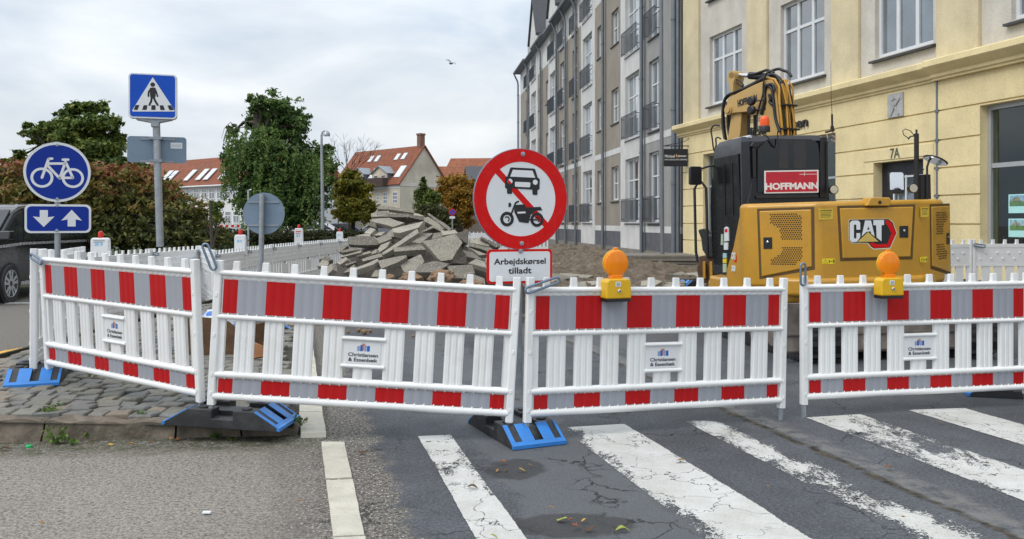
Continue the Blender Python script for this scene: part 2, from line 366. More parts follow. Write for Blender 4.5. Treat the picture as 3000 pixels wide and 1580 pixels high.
def paint_mat(name, c, left, right, base, sc_=1.0):
    """road paint worn away to the asphalt below: wear at the left edge, right edge and overall; u across, v along"""
    m = bpy.data.materials.new(name); k = N(m); p = k.coord()
    uv = k.new("ShaderNodeUVMap"); U, V, _ = k.sep(uv.outputs[0])
    st = k.coord((1, .45, 1))
    n1 = k.noise(st, 10*sc_, 9, .78, .8); n2 = k.noise(p, 75, 4, .7); n3 = k.noise(p, 1.3, 3)
    wear = k.math('ADD', k.math('MULTIPLY', n1, .62), k.math('MULTIPLY', n2, .38))
    thr = k.math('ADD', base, k.math('MULTIPLY', k.ramp(n3, .35, .65, -.08, .10), 1.0))
    thr = k.math('ADD', thr, k.math('MULTIPLY', k.ramp(U, .0, .38, 1, 0), left)); thr = k.math('ADD', thr, k.math('MULTIPLY', k.ramp(U, .5, 1.0, 0, 1), right))
    edge = k.ramp(k.math('MINIMUM', U, k.math('SUBTRACT', 1.0, U)), 0, .035, .22, 0); thr = k.math('ADD', thr, edge)
    a = k.ramp(k.math('SUBTRACT', wear, thr), -.012, .012)
    dv = k.n.new("ShaderNodeVectorMath"); dv.operation = 'ADD'; nz = k.new("ShaderNodeTexNoise", Vector=p, Scale=5.0, Detail=5.0)
    s2 = k.n.new("ShaderNodeVectorMath"); s2.operation = 'SCALE'; k.l.new(nz.outputs[1], s2.inputs[0]); s2.inputs['Scale'].default_value = .5; k.l.new(p, dv.inputs[0]); k.l.new(s2.outputs[0], dv.inputs[1])
    cr = k.ramp(k.vor(dv.outputs[0], 2.6, 'DISTANCE_TO_EDGE'), .004, .012); a = k.math('MULTIPLY', a, k.math('MAXIMUM', cr, k.ramp(n3, .45, .55)))
    cc = k.mix(k.ramp(k.noise(p, 3, 6, .7), .35, .75), (*c, 1), (c[0]*.72, c[1]*.71, c[2]*.66, 1))
    cc = k.mix(k.ramp(n2, .35, .45, .35, 0), cc, (.2,.2,.19))
    k.put(k.bs.inputs['Base Color'], cc); k.bs.inputs['Roughness'].default_value = .7
    k.bump(k.math('ADD', n2, k.noise(p, 160, 3)), .4, .006)
    tr = k.new("ShaderNodeBsdfTransparent"); mx = k.new("ShaderNodeMixShader"); k.put(mx.inputs[0], a)
    k.l.new(tr.outputs[0], mx.inputs[1]); k.l.new(k.bs.outputs[0], mx.inputs[2]); k.l.new(mx.outputs[0], k.out.inputs[0]); return m
def marking(name, quad, m, z=.004, nv=1):
    me = bpy.data.meshes.new(name); me.from_pydata([(x, y, z) for x, y in quad], [], [(0,1,2,3)])
    uv = me.uv_layers.new(name="UVMap")
    L = (Vector(quad[0])-Vector(quad[3])).length
    for i, c in enumerate(((0,0),(1,0),(1,L),(0,L))): uv.data[i].uv = c
    me.materials.append(m); o = bpy.data.objects.new(name, me); col.objects.link(o); tag(o, kind='structure'); return o
WHT = (.60,.605,.59)
def bar(tl, tr, m, y0=2.6):
    k = -.256
    bl = (tl[0]+k*(y0-tl[1]), y0); br = (tr[0]+k*(y0-tr[1]), y0)
    marking("crosswalk_stripe", [bl, br, tr, tl], m)
bar((-.671,5.99), (-.433,6.03), paint_mat("paint_a", WHT, .05, .05, .36))
bar((.352,6.235), (.851,6.36), paint_mat("paint_b", WHT, .16, .0, .36))
bar((1.30,6.45), (1.70,6.46), paint_mat("paint_c", WHT, .10, .20, .44, .7))
bar((2.27,6.56), (2.76,6.68), paint_mat("paint_d", WHT, .04, .04, .43, .9))
bar((3.19,6.83), (3.69,6.9), paint_mat("paint_e", WHT, .03, .0, .38))
# faint old paint beside the far foot, road lines on the far left
marking("road_line", [(-5.35,5.0),(-5.22,5.0),(-5.15,9.2),(-5.28,9.2)], paint_mat("paint_f", (.62,.62,.6), .0, .0, .34))
marking("road_line", [(-30,14.9),(-6.6,15.9),(-6.6,16.1),(-30,15.12)], paint_mat("paint_g", (.62,.62,.6), .0, .0, .3))
a, b, c_, d_ = G(-90,1047), G(60,1020), G(86,1019), G(-90,1074)
marking("yellow_line", [d_.xy, c_.xy, b.xy, a.xy], paint_mat("paint_yellow", (.80,.42,.03), .0, .0, .05))

# ------------------------------------------------------------------ cobbled island
def isl_z(x, y): return .085 + .09*min(1, max(0, (-x-1.9)/2.0))
def isl_right(y): return -1.52-.256*(y-6.02)
def front_y(x): return 6.03 - .075*max(0, (-x-1.4)) - .012*max(0, -x-1.4)**2
mb = MB(); YS = [6.0, 6.6, 7.2, 8, 9, 10, 11, 12, 13, 14, 15]; XS = 10
for j in range(len(YS)-1):
    for i in range(XS):
        q = []
        for (ii, jj) in ((i,j),(i+1,j),(i+1,j+1),(i,j+1)):
            y = YS[jj]; x0 = -5.12; x1 = isl_right(y)-.035; x = x0+(x1-x0)*ii/XS
            yy = front_y(x) if jj == 0 else y
            q.append((x, yy, isl_z(x, yy)-.018))
        mb.add(q, [(0,1,2,3)])
mb.box(-5.14, -5.10, 5.7, 15, -.1, .2)
msand = mat('joint_sand_and_moss', (.035,.034,.022), .9, var=.4, vs=9, bump=.4, dirt=.6, dirtc=(.035,.05,.012), ds=5)
tag(mb.build("pavement_bed", msand), kind='structure')
def sett_mat():
    m = bpy.data.materials.new("granite_sett"); k = N(m); p = k.coord()
    at = k.new("ShaderNodeAttribute"); at.attribute_name = 'rnd'; f = at.outputs['Fac']
    c = k.n.new("ShaderNodeValToRGB"); e = c.color_ramp.elements
    e[0].color = (.13,.125,.11,1); e[1].color = (.225,.205,.175,1)
    for pos, cc in ((.3,(.165,.165,.16,1)), (.6,(.20,.185,.155,1)), (.86,(.175,.17,.145,1)), (.95,(.23,.185,.14,1))):
        q = e.new(pos); q.color = cc
    k.l.new(f, c.inputs[0])
    cc = k.mix(1.0, c.outputs[0], k.ramp(k.noise(p, 20, 5, .7), .3, .7, .72, 1.25), 'MULTIPLY')
    cc = k.mix(k.ramp(k.noise(p, 120, 3, .7), .55, .7, 0, .4), cc, (.30,.285,.25))
    cc = k.mix(k.ramp(k.noise(p, 2.2, 6, .7), .55, .72, 0, .45), cc, (.07,.075,.04))
    k.put(k.bs.inputs['Base Color'], cc); k.bs.inputs['Roughness'].default_value = .72
    k.bump(k.noise(p, 40, 6, .7), .5, .012); return m
vs = []; fs = []; rn = []
def sett(cx, cy, w, l, a, z):
    h = .03; b = len(vs); ca, sa = math.cos(a), math.sin(a)
    j = lambda s: random.uniform(-s, s)
    cor = [(-w/2,-l/2),(w/2,-l/2),(w/2,l/2),(-w/2,l/2)]
    cor = [(x+j(.017), y+j(.017)) for x, y in cor]; tz = [j(.009) for _ in range(4)]
    ring = []
    for kx, zz in ((1.0, -.03), (1.0, .004), (.90, .013+j(.003))):
        for i, (x, y) in enumerate(cor):
            x2, y2 = x*kx, y*kx; vs.append((cx+x2*ca-y2*sa, cy+x2*sa+y2*ca, z+zz+tz[i]))
    for r in range(2):
        for i in range(4): fs.append((b+r*4+i, b+r*4+(i+1)%4, b+r*4+4+(i+1)%4, b+r*4+4+i))
    fs.append((b+8, b+9, b+10, b+11)); rn.extend([random.random()]*9)
y = 6.255; row = 0
while y < 14.6:
    x = -5.4 if y < 7.2 else -5.05+random.uniform(0, .1); dy = .152+random.uniform(-.016, .018)
    while x < isl_right(y)-.16:
        w = random.uniform(.115, .195)
        yy = y + (front_y(x)-6.03)*max(0, 1-(y-6.25)/3.5) + .03*math.sin(x*1.9+row*.13)*min(1, row/4)
        if True: sett(x+w/2, yy, w-.012, dy-.012, random.uniform(-.07,.07)+.1*math.cos(x*1.9), isl_z(x, yy)+random.uniform(-.005,.005))
        x += w
    y += dy; row += 1
me = bpy.data.meshes.new("cobblestones"); me.from_pydata(vs, [], fs); at = me.attributes.new('rnd', 'FLOAT', 'FACE'); at.data.foreach_set('value', rn)
me.materials.append(sett_mat()); o = bpy.data.objects.new("cobblestones", me); col.objects.link(o); tag(o, kind='structure')
# granite kerb along the front, cream stones along the right edge
mk = mat('granite_kerb', (.155,.128,.098), .85, var=.4, vs=9, bump=1.0, bs=26, dirt=.85, dirtc=(.055,.05,.03), ds=5)
def rough_block(mb, pts8, n=(8,2,2), amp=.008):
    """a block between 8 corners, subdivided and chipped"""
    A = [Vector(p) for p in pts8]
    def at_(u, v, w):
        f = lambda a, b, t: a+(b-a)*t
        return f(f(f(A[0],A[1],u), f(A[3],A[2],u), v), f(f(A[4],A[5],u), f(A[7],A[6],u), v), w)
    from mathutils import noise as mn
    idx = {}
    vs = []; fs = []
    def vid(i, j, k):
        if (i,j,k) not in idx:
            p = at_(i/n[0], j/n[1], k/n[2]); q = p*9
            p = p+Vector((mn.noise(q), mn.noise(q+Vector((7,1,3))), mn.noise(q+Vector((2,9,5)))))*amp
            idx[(i,j,k)] = len(vs); vs.append(p)
        return idx[(i,j,k)]
    for i in range(n[0]):
        for j in range(n[1]):
            fs.append((vid(i,j,0),vid(i,j+1,0),vid(i+1,j+1,0),vid(i+1,j,0))); fs.append((vid(i,j,n[2]),vid(i+1,j,n[2]),vid(i+1,j+1,n[2]),vid(i,j+1,n[2])))
    for i in range(n[0]):
        for k in range(n[2]):
            fs.append((vid(i,0,k),vid(i+1,0,k),vid(i+1,0,k+1),vid(i,0,k+1))); fs.append((vid(i,n[1],k),vid(i,n[1],k+1),vid(i+1,n[1],k+1),vid(i+1,n[1],k)))
    for j in range(n[1]):
        for k in range(n[2]):
            fs.append((vid(0,j,k),vid(0,j,k+1),vid(0,j+1,k+1),vid(0,j+1,k))); fs.append((vid(n[0],j,k),vid(n[0],j+1,k),vid(n[0],j+1,k+1),vid(n[0],j,k+1)))
    mb.add(vs, fs)
edges = [-6.4, -5.3, -4.15, -3.25, -2.37, -1.92, -1.525]
for a, b in zip(edges, edges[1:]):
    mb = MB(); za, zb = isl_z(a, 6), isl_z(b, 6); za = za*.95; zb = zb*.95 if b < -1.6 else .05
    fa, fb = front_y(a), front_y(b); g_ = .008
    rough_block(mb, [(a+g_,fa,-.06),(b-g_,fb,-.06),(b-g_,fb+.14,-.06),(a+g_,fa+.14,-.06),(a+g_,fa+.012,za),(b-g_,fb+.012,zb),(b-g_,fb+.14,zb+.008),(a+g_,fa+.14,za+.01)], (26,3,4), .026)
    tag(mb.build("kerb", mk, smooth=50), kind='structure')
mw = mat('cream_painted_stone', (.50,.475,.40), .75, var=.12, vs=5, bump=.5, bs=70, dirt=.45, dirtc=(.2,.18,.14), ds=6)
y = 5.93
for i, L in enumerate((.52, .95, 1.0, 1.0, 1.0, 1.0, 1.0, 1.0)):
    mb = MB(); g_ = .006
    x0 = -1.335-.256*(y-6.02); x1 = -1.335-.256*(y+L-6.02); w = .175; z = .075
    rough_block(mb, [(x0-w,y+g_,-.06),(x0,y+g_,-.06),(x1,y+L-g_,-.06),(x1-w,y+L-g_,-.06),(x0-w,y+g_+(.03 if i == 0 else 0),z if i else .03),(x0,y+g_+(.05 if i == 0 else 0),z if i else .03),(x1,y+L-g_,z),(x1-w,y+L-g_,z)], (3,8,2), .005)
    tag(mb.build("edge_stone", mw, smooth=40), kind='structure'); y += L
for (p4) in (((941,1297),(1008,1299),(1032,1403),(954,1405)), ((955,1410),(1034,1408),(1067,1574),(976,1576)), ((977,1580),(1070,1578),(1098,1760),(1000,1770))):
    mb = MB(); q = [G(x, y_) for x, y_ in p4]
    o4 = [q[3], q[2], q[1], q[0]]
    pass
    rough_block(mb, [(v.x,v.y,-.05) for v in o4]+[(v.x,v.y,.009) for v in o4], (4,10,2), .004)
    tag(mb.build("edge_stone", mw, smooth=40), kind='structure')

# ------------------------------------------------------------------ dug-up ground on the right and earth under the heap
def soil_mat():
    m = bpy.data.materials.new("sandy_soil"); k = N(m); p = k.coord()
    c = k.mix(k.ramp(k.noise(p, 1.1, 6, .65), .35, .65), (.20,.15,.105), (.30,.24,.175))
    c = k.mix(k.ramp(k.noise(p, 6, 6, .7), .5, .7), c, (.12,.09,.065)); c = k.mix(k.ramp(k.noise(p, 25, 4), .6, .7), c, (.33,.30,.26))
    c = k.mix(1.0, c, k.ramp(k.noise(k.coord((1,.6,1)), 3.5, 9, .8), .36, .64, .68, 1.65), 'MULTIPLY'); k.put(k.bs.inputs['Base Color'], c); k.bs.inputs['Roughness'].default_value = .95; k.bump(k.noise(p, 5, 9, .8), 1.0, .3); return m
MSOIL = soil_mat()
from mathutils import noise as mnoise
def terrain(name, x0, x1, y0, y1, nx, ny, hf, m):
    vs = []; fs = []
    for j in range(ny+1):
        for i in range(nx+1):
            x = x0+(x1-x0)*i/nx; y = y0+(y1-y0)*j/ny; vs.append((x, y, hf(x, y)))
    for j in range(ny):
        for i in range(nx): a = j*(nx+1)+i; fs.append((a, a+1, a+nx+2, a+nx+1))
    mb = MB(); mb.add(vs, fs); return tag(mb.build(name, m, smooth=80), kind='structure')
def soil_h(x, y):
    e = min(1, max(0, (x-(.1-.05*(y-13)))/1.2))*min(1, max(0, (y-14.5)/2.5))*min(1, max(0, (60-y)/10))
    n = mnoise.fractal(Vector((x*.9, y*.35, 1.3)), 1.0, 2.0, 5)
    n2 = mnoise.fractal(Vector((x*4.1, y*2.2, 5.3)), .8, 2.0, 5)
    return -.03 + e*(.17+.12*n+.10*n2) + .22*e*math.exp(-((x-3.3)/1.4)**2-((y-27)/6)**2)
terrain("dirt", -1.5, 9, 13, 62, 210, 330, soil_h, MSOIL)
# ------------------------------------------------------------------ barrier panels
def half_rail(mb, z, h, x0, x1, y0=-.034, y1=.02, lip=0, mi=0):
    """rounded rail along x with a notched lower (lip=-1) or upper (lip=1) edge"""
    prof = [(y1, z-h/2)]
    for i in range(9):
        a = -math.pi/2+math.pi*i/8; prof.append((y0*.35-math.cos(a)*abs(y0)*.65, z+math.sin(a)*h/2))
    prof.append((y1, z+h/2))
    n = len(prof); vs = []
    for x in (x0, x1): vs += [(x, y, zz) for y, zz in prof]
    fs = [(i, i+1, n+i+1, n+i) for i in range(n-1)]+[(n-1, 0, n, 2*n-1), list(range(n))[::-1], list(range(n, 2*n))]
    fs = [list(f)[::-1] for f in fs]
    mb.add(vs, fs, mi)
    if lip:
        x = x0+.07
        while x < x1-.05:
            zz = z+lip*h*.5; d = .012*lip
            mb.add([(x-.011, -.017, zz-d*.3), (x+.011, -.017, zz-d*.3), (x, -.033, zz-d*.9), (x, -.017, zz+d*1.3)], [(0,1,2),(0,2,3),(1,3,2),(0,3,1)], mi); x += .0655
def ribbed(mb, x0, x1, z0, z1, yf, ribs, depth=.008, yb=None, mi=0, mats=None):
    depth = depth*.6
    """vertical corrugation between x0 and x1"""
    pts = []
    n = ribs; w = (x1-x0)/n
    for i in range(n):
        a = x0+i*w
        pts += [(a, yf+depth), (a+w*.10, yf+depth), (a+w*.24, yf), (a+w*.76, yf), (a+w*.90, yf+depth)]
    pts.append((x1, yf+depth))
    b = yb if yb is not None else yf+.022
    full = pts+[(x1, b), (x0, b)]
    k = len(full)
    vs = [(x, y, z0) for x, y in full]+[(x, y, z1) for x, y in full]
    fs = [(i, (i+1)%k, k+(i+1)%k, k+i) for i in range(k)]+[list(range(k))[::-1], list(range(k, 2*k))]
    mb.add(vs, fs, mi)
PL = 2.1
def build_panel(striped=True):
    wm_ = M_['white'] if striped else M_['whiteback']
    root = thing("road_barrier", "x", "barrier")
    fr = MB()
    half_rail(fr, .915, .036, .035, PL-.035, lip=0); half_rail(fr, .613, .036, .045, PL-.045, lip=1)
    half_rail(fr, .213, .042, .045, PL-.045, lip=-1); half_rail(fr, .062, .048, .04, PL-.04, lip=1)
    ribbed(fr, .045, PL-.045, .876, .9, -.012, 30, .010, .02)
    for i in range(10):                                    # castellated top
        x = .1+.2*i+.05
        if x > PL-.09: break
        fr.add([(x-.030,-.020,.925),(x+.030,-.020,.925),(x+.030,.02,.925),(x-.030,.02,.925),(x-.023,-.015,.946),(x+.023,-.015,.946),(x+.023,.017,.946),(x-.023,.017,.946)],
               [(0,3,2,1),(4,5,6,7),(0,1,5,4),(1,2,6,5),(2,3,7,6),(3,0,4,7)])
        fr.add([(x-.023,-.015,.946),(x+.023,-.015,.946),(x+.023,.017,.946),(x-.023,.017,.946),(x-.0215,-.013,1.0),(x+.0215,-.013,1.0),(x+.0215,.016,1.0),(x-.0215,.016,1.0)],
               [(4,5,6,7),(0,1,5,4),(1,2,6,5),(2,3,7,6),(3,0,4,7)])
    fr.build("rail_frame", wm_, root, smooth=40, bevel=.003)
    for x in (.03, PL-.03):
        po = MB(); po.prism([(x+.027*c_, .027*s2_) for c_, s2_ in ((1,.6),(.6,1),(-.6,1),(-1,.6),(-1,-.7),(-.75,-1.05),(.75,-1.05),(1,-.7))], 0, 1.0)
        for z in (.07, .2, .47, .75):
            po.box(x-.008, x+.008, -.033, -.026, z, z+.028)
        p_ = po.build("post", wm_, root, bevel=.005)
        pg = MB(); pg.tube([(x,0,-.10),(x,0,.02)], .020, 10); pg.build("foot_peg", M_['steel'], p_, smooth=40)
    sl = MB()
    sl.box(.045, .098, -.012, .014, .23, .60); sl.box(PL-.098, PL-.045, -.012, .014, .23, .60)
    def slat(a, b): ribbed(sl, a, b, .225, .605, -.016, 3, .009, .014)
    for a, b in ((.166,.297),(.367,.497),(.567,.70),(.775,.912)): slat(a, b); slat(PL-b, PL-a)
    slat(.095,.097); slat(PL-.097, PL-.095)
    half_rail(sl, .515, .026, .90, PL-.90, -.028, .014); half_rail(sl, .325, .026, .90, PL-.90, -.028, .014)
    sl.box(.912, PL-.912, -.008, .012, .325, .515); ribbed(sl, .985, PL-.985, .225, .325, -.014, 2, .009, .014)
    # sheet behind the reflective bands, rows of hollow bosses on its back
    ribbed(sl, .06, PL-.06, .634, .882, -.0085, 30, .004, .016); ribbed(sl, .06, PL-.06, .084, .192, -.0085, 30, .004, .016)
    for zr, off in ((.80, 0), (.71, .095)):
        for i in range(10):
            x = .17+off+.19*i
            if x < PL-.08: sl.lathe([(.017,0),(.014,.012),(.004,.013)], 8, 0, T(x,.016,zr) @ Matrix.Rotation(R(-90), 4, 'X'))
    for i in range(9): sl.lathe([(.017,0),(.014,.012),(.004,.013)], 8, 0, T(.2+.21*i,.016,.13) @ Matrix.Rotation(R(-90), 4, 'X'))
    sl.build("slats", wm_, root, smooth=35)
    if striped:
        for z0, z1 in ((.640,.872),(.090,.186)):
            b = MB(); x = .072; w = (PL-.144)/10; k = 0
            segs = [(x, x+w/2, 0)]+[(x+w/2+i*w, x+w/2+(i+1)*w, 1-i%2) for i in range(9)]+[(x+w/2+9*w, x+10*w, 0)]
            for a, c, mi in segs:
                nr = 3 if c-a > .12 else 2
                ribbed(b, a, c, z0, z1, -.0165, nr, .0042, -.0125+.0012, mi)
            b.build("reflective_band", [M_['red'], M_['grey']], root, smooth=35)
        lp = MB(); pl_ = [(.93,.345),(PL-.93,.345),(PL-.93,.497),(.93,.497)]
        lp.xz(pl_, -.0115, -.008); lpo = lp.build("logo_plate", M_['signwhite'], root, bevel=.004)
        oc = .0136
        tx = MB(); text(tx, "Christiansen", T(PL/2,-.0118,.405), .205, .026, 0, .022, .0012); text(tx, "& Essenbæk", T(PL/2,-.0118,.370), .20, .026, 0, .022, .0012)
        tx.build("lettering", M_['ink'], lpo)
        lg = MB()
        for x0, x1, z1, mi in ((-.043,-.024,.466,0),(-.022,-.004,.474,1),(-.010,.010,.483,2),(.006,.022,.474,0),(.024,.044,.470,1)):
            y = -.0122 if mi == 2 else -.0118
            lg.xz([(PL/2+x0,.430),(PL/2+x1,.430),(PL/2+x1,z1-.003),(PL/2+(x0+x1)/2,z1),(PL/2+x0,z1-.003)] if mi != 2 else [(PL/2-.004,.435),(PL/2+.004,.435),(PL/2+.005,.470),(PL/2+.012,.478),(PL/2+.012,.483),(PL/2-.012,.483),(PL/2-.012,.478),(PL/2-.005,.470)], y, -.0112, mi)
        lg.build("emblem", [mat('logo_grey_blue', (.25,.33,.52), .4), mat('logo_blue', (.01,.11,.42), .4), mat('logo_orange', (.62,.2,.06), .4)], lpo)
    return root
def latch(parent, pts, r=.009):
    """bent steel clip: a long flat loop"""
    mb = MB(); a, b = Vector(pts[0]), Vector(pts[1]); u = (b-a).normalized(); n = Vector((0,-1,0)); s = u.cross(n).normalized()
    q = []
    for i in range(7): t = math.pi*i/6; q.append(a-u*.02*math.sin(t)+s*.02*math.cos(t))
    for i in range(7): t = math.pi*i/6; q.append(b+u*.02*math.sin(t)-s*.02*math.cos(t))
    q.append(q[0]); mb.tube(q, r, 8); return mb.build("latch", M_['zincclip'], parent, smooth=60)
LS = {}
def panel_at(proto, a, b, zb_a, zb_b, label, group, lean=0.0, first=[]):
    a = Vector((a[0], a[1], zb_a)); b = Vector((b[0], b[1], zb_b))
    L = (b-a).length; x = (b-a).normalized()
    M = frame(a, x) @ Matrix.Rotation(lean, 4, 'X') @ Matrix.Diagonal((L/PL, 1, 1, 1))
    o = proto if proto not in first else copy_tree(proto)
    first.append(proto); place(o, M)
    for ch in o.children_recursive: MATW[ch.name] = M.copy()
    o['label'] = label; o['group'] = group; return o
PRO = build_panel(True); FG = "red and white striped barrier panels across the crossing"
p_b = panel_at(PRO, (-2.11,5.86), (.01,5.84), .258, .137, "striped barrier panel between the crooked left corner and the round no vehicles sign", FG)
p_a = panel_at(PRO, (-3.87,7.05), (-2.15,5.90), .30, .262, "striped barrier panel slanting away behind the blue bicycle sign", FG, lean=.06)
p_c = panel_at(PRO, (.075,5.835), (2.10,6.53), .137, .087, "striped barrier panel with an orange lamp, left of the open gap", FG, lean=0)
p_d = panel_at(PRO, (2.24,6.58), (4.28,7.0), .100, .10, "striped barrier panel running out of view in front of the yellow excavator", FG)
latch(p_b, ((.005,-.045,.955),(-.055,-.05,1.09))); latch(p_c, ((.0,-.05,.915),(.2,-.06,.985))); latch(p_d, ((-.005,-.05,.95),(-.005,-.05,1.08))); latch(p_a, ((-.06,-.05,.94),(.09,-.055,.90)))
PW = build_panel(False)
sg = "plain white barrier panels turned back along the left edge of the paving"
S0, S1 = Vector((-3.96,7.0)), Vector((-6.15,12.15))
for i in range(3):
    a = S1+(S0-S1)*(i/3.0); b = S1+(S0-S1)*((i+1)/3.0)
    o = panel_at(PW, a, b, .17+.03*i, .2+.03*i if i < 2 else .30, ["white barrier panel at the far end of the left side row", "white barrier panel in the middle of the left side row", "white barrier panel joining the left end of the striped row"][i], sg)
def row(pts, zb, label, group):
    """the row shows its back: local +y turned to the road"""
    for i in range(len(pts)-1):
        o = panel_at(PW, pts[i+1], pts[i], zb[min(i+1, len(zb)-1)], zb[min(i, len(zb)-1)], label, group)
        latch(o, ((PL-.02,.05,.92),(PL-.16,.06,.90)) )
row([(-6.18,12.2),(-6.13,14.35),(-6.07,16.45)], [.075,.07,.065], "white barrier panel in front of the reddish hedge, between bicycle sign and crossing sign post", "white barrier panels before the hedge")
row([(-6.05,16.45),(-5.15,14.6)], [.06,.04], "white barrier panel folded back edge on at the corner of the hedge row", "white barrier panels before the hedge")
row([(-5.13,14.55),(-5.23,16.65),(-5.33,18.75),(-5.30,20.85),(-5.24,22.95),(-5.14,25.0),(-4.95,27.1),(-4.7,29.2),(-4.4,31.3)], [.03], "white barrier panel in the long row running back to the rubble heap", "white barrier panels in the long row to the heap")
row([(-2.3,43),(-.2,43.1),(1.85,43.0)], [.05], "white barrier panel across the far end of the street behind the rubble", "white barrier panels across the far street end")
row([(4.9,12.25),(6.9,12.7),(8.9,12.9)], [.26], "x", "white barrier panels right of the excavator")
_r = [o for o in col.objects if o.get('label') == 'x' and o.get('group') == "white barrier panels right of the excavator"]
_r[0]['label'] = "white barrier panel half hidden behind the right side of the excavator"; _r[1]['label'] = "white barrier panel under the shop window at the right edge"

# ------------------------------------------------------------------ rubber feet
def build_foot():
    root = thing("barrier_foot", "x", "barrier foot")
    b = MB()
    L, Wd, h = .42, .20, .128                     # half length, half width, height; long axis x, ramps at both x ends
    pr = [(-L,0),(L,0),(L-.02,.028),(L-.19,h),(.085,h),(.085,.066),(-.065,.066),(-.065,h),(-L+.19,h),(-L+.02,.028)]
    for y0, y1 in ((-Wd, -.075), (.075, Wd)): b.xz(pr, y0, y1)
    b.xz([(-L+.05,.0),(L-.05,0),(L-.2,h-.03),(-L+.2,h-.03)], -.075, .075)
    for x in (-.15, .16):
        for y in (-.13, .13): b.tube([(x,y,h-.002),(x,y,h+.012)], .035, 14)
    bo = b.build("rubber_body", M_['black'], root, smooth=35, bevel=.006)
    for s in (-1, 1):
        rp = MB()
        def q(y0, y1, lo=.0, hi=1.0):
            A = Vector((L-.02,0,.028)); B = Vector((L-.19,0,h)); nn = Vector((.10,0,.17)).normalized()
            p0 = A.lerp(B, lo); p1 = A.lerp(B, hi)
            vs_ = [(p0.x,y0,p0.z),(p0.x,y1,p0.z),(p1.x,y1,p1.z),(p1.x,y0,p1.z)]
            vs_ = vs_+[tuple(Vector(v)+nn*.006) for v in vs_]
            vs_ = [(s*v[0],s*v[1],v[2]) for v in vs_]
            rp.add(vs_, [(0,3,2,1),(4,5,6,7),(0,1,5,4),(1,2,6,5),(2,3,7,6),(3,0,4,7)])
        for y0, y1 in ((-.2,-.165),(-.115,-.02),(.045,.13),(.18,.2)): q(y0, y1, .12, .97)
        q(-.2, .2, -.03, .12)
        rp.xz([(s*(L+.002),.004),(s*(L+.002),.03),(s*(L-.022),.033),(s*(L-.02),.004)], -.2, .2)
        rpo = rp.build("blue_ramp", M_['blue'], root, bevel=.002)
        tx = MB(); A = Vector((L-.075,0,.0525+.0065))
        sl_ = math.atan2(.10,.17)
        Mx = Matrix.Rotation(R(90), 4, 'Z') if s == 1 else Matrix.Rotation(R(-90), 4, 'Z')
        Mt = Mx @ T(.0875, -(L-.145), .1015+.0045) @ Matrix.Rotation(-(R(90)-sl_), 4, 'X')
        text(tx, "K1", Mt, .055, .034, 0, .04, .003); tx.build("lettering", M_['ink'], rpo)
    return root
FT = build_foot(); FTG = "black rubber barrier feet with blue ramps"
def foot(x, y, z, ang, label, first=[], tilt=0):
    o = FT if not first else copy_tree(FT); first.append(1)
    place(o, T(x, y, z) @ rotz(R(ang)) @ Matrix.Rotation(R(tilt), 4, 'Y')); o['label'] = label; o['group'] = FTG
foot(-4.02, 7.22, .185, -70, "barrier foot with bright blue ramp at the left corner, on the cobbles")
foot(-1.98, 6.0, .10, -6, "barrier foot seen side on at the kerb, blue paint scuffed, under the striped corner", tilt=2)
foot(.02, 6.08, 0, -66, "barrier foot with bright blue ramp under the no vehicles sign")
foot(4.42, 7.45, 0, -14, "black barrier foot on the asphalt at the right edge")
foot(-3.28, 10.9, .11, 20, "blue and black barrier foot holding the grey round sign")
foot(3.9, 18.2, .16, 35, "blue barrier foot lying on the soil left of the excavator")

# ------------------------------------------------------------------ amber warning lamps
def build_lamp():
    root = thing("warning_lamp", "x", "warning lamp")
    b = MB(); b.xz([(-.098,-.14),(.098,-.14),(.095,-.02),(.07,.0),(-.07,.0),(-.095,-.02)], -.06, .05)
    bo = b.build("battery_box", M_['lampbody'], root, bevel=.012, seg=3)
    c = MB(); c.xz([(-.094,-.162),(.094,-.162),(.097,-.141),(-.097,-.141)], -.056, .046); c.build("base_cap", M_['ink'], root, bevel=.004)
    s = MB(); s.box(-.028,.012,-.0625,-.059,-.055,-.02); s.build("sticker", M_['signwhite'], bo)
    tx = MB()
    for i in range(4): tx.box(-.022,.006,-.0635,-.0622,-.05+i*.007,-.048+i*.007)
    tx.build("fine_print", M_['ink'], bo)
    lk = MB(); lk.lathe([(.013,0),(.013,.008),(.009,.012)], 14, 0, T(0,-.06,-.085) @ Matrix.Rotation(R(90), 4, 'X')); lk.build("lock", M_['chrome'], bo, smooth=40)
    nk = MB(); nk.xz([(-.04,-.004),(.04,-.004),(.045,.025),(-.045,.025)], -.03, .03); nk.build("neck", M_['amber'], root, bevel=.004)
    l = MB(); Ml = T(0,0,.108) @ Matrix.Rotation(R(90), 4, 'X')
    l.lathe([(.001,-.034),(.06,-.032),(.086,-.026),(.094,-.014),(.094,.014),(.086,.026),(.06,.032),(.001,.034)], 36, 0, Ml)
    l.tube([(-.016,0,.2),(-.012,0,.212),(.012,0,.212),(.016,0,.2)], .008, 8)
    lo = l.build("amber_lens", M_['amber'], root, smooth=40)
    rm = MB(); rm.lathe([(.090,-.008),(.0985,-.007),(.0985,.007),(.090,.008)], 36, 0, Ml); rm.build("rim", M_['lampbody'], root, smooth=40)
    return root
LP = build_lamp(); LG = "amber warning lamps clamped on the barriers"
Mp = p_c.matrix_world
place(LP, T(*P(1803,816,6.0)) @ rotz(R(19))); LP['label'] = "amber warning lamp on the panel beside the no vehicles sign"; LP['group'] = LG
o = copy_tree(LP); place(o, T(*P(2602,813,6.62)) @ rotz(R(11))); o['label'] = "amber warning lamp in front of the yellow excavator"
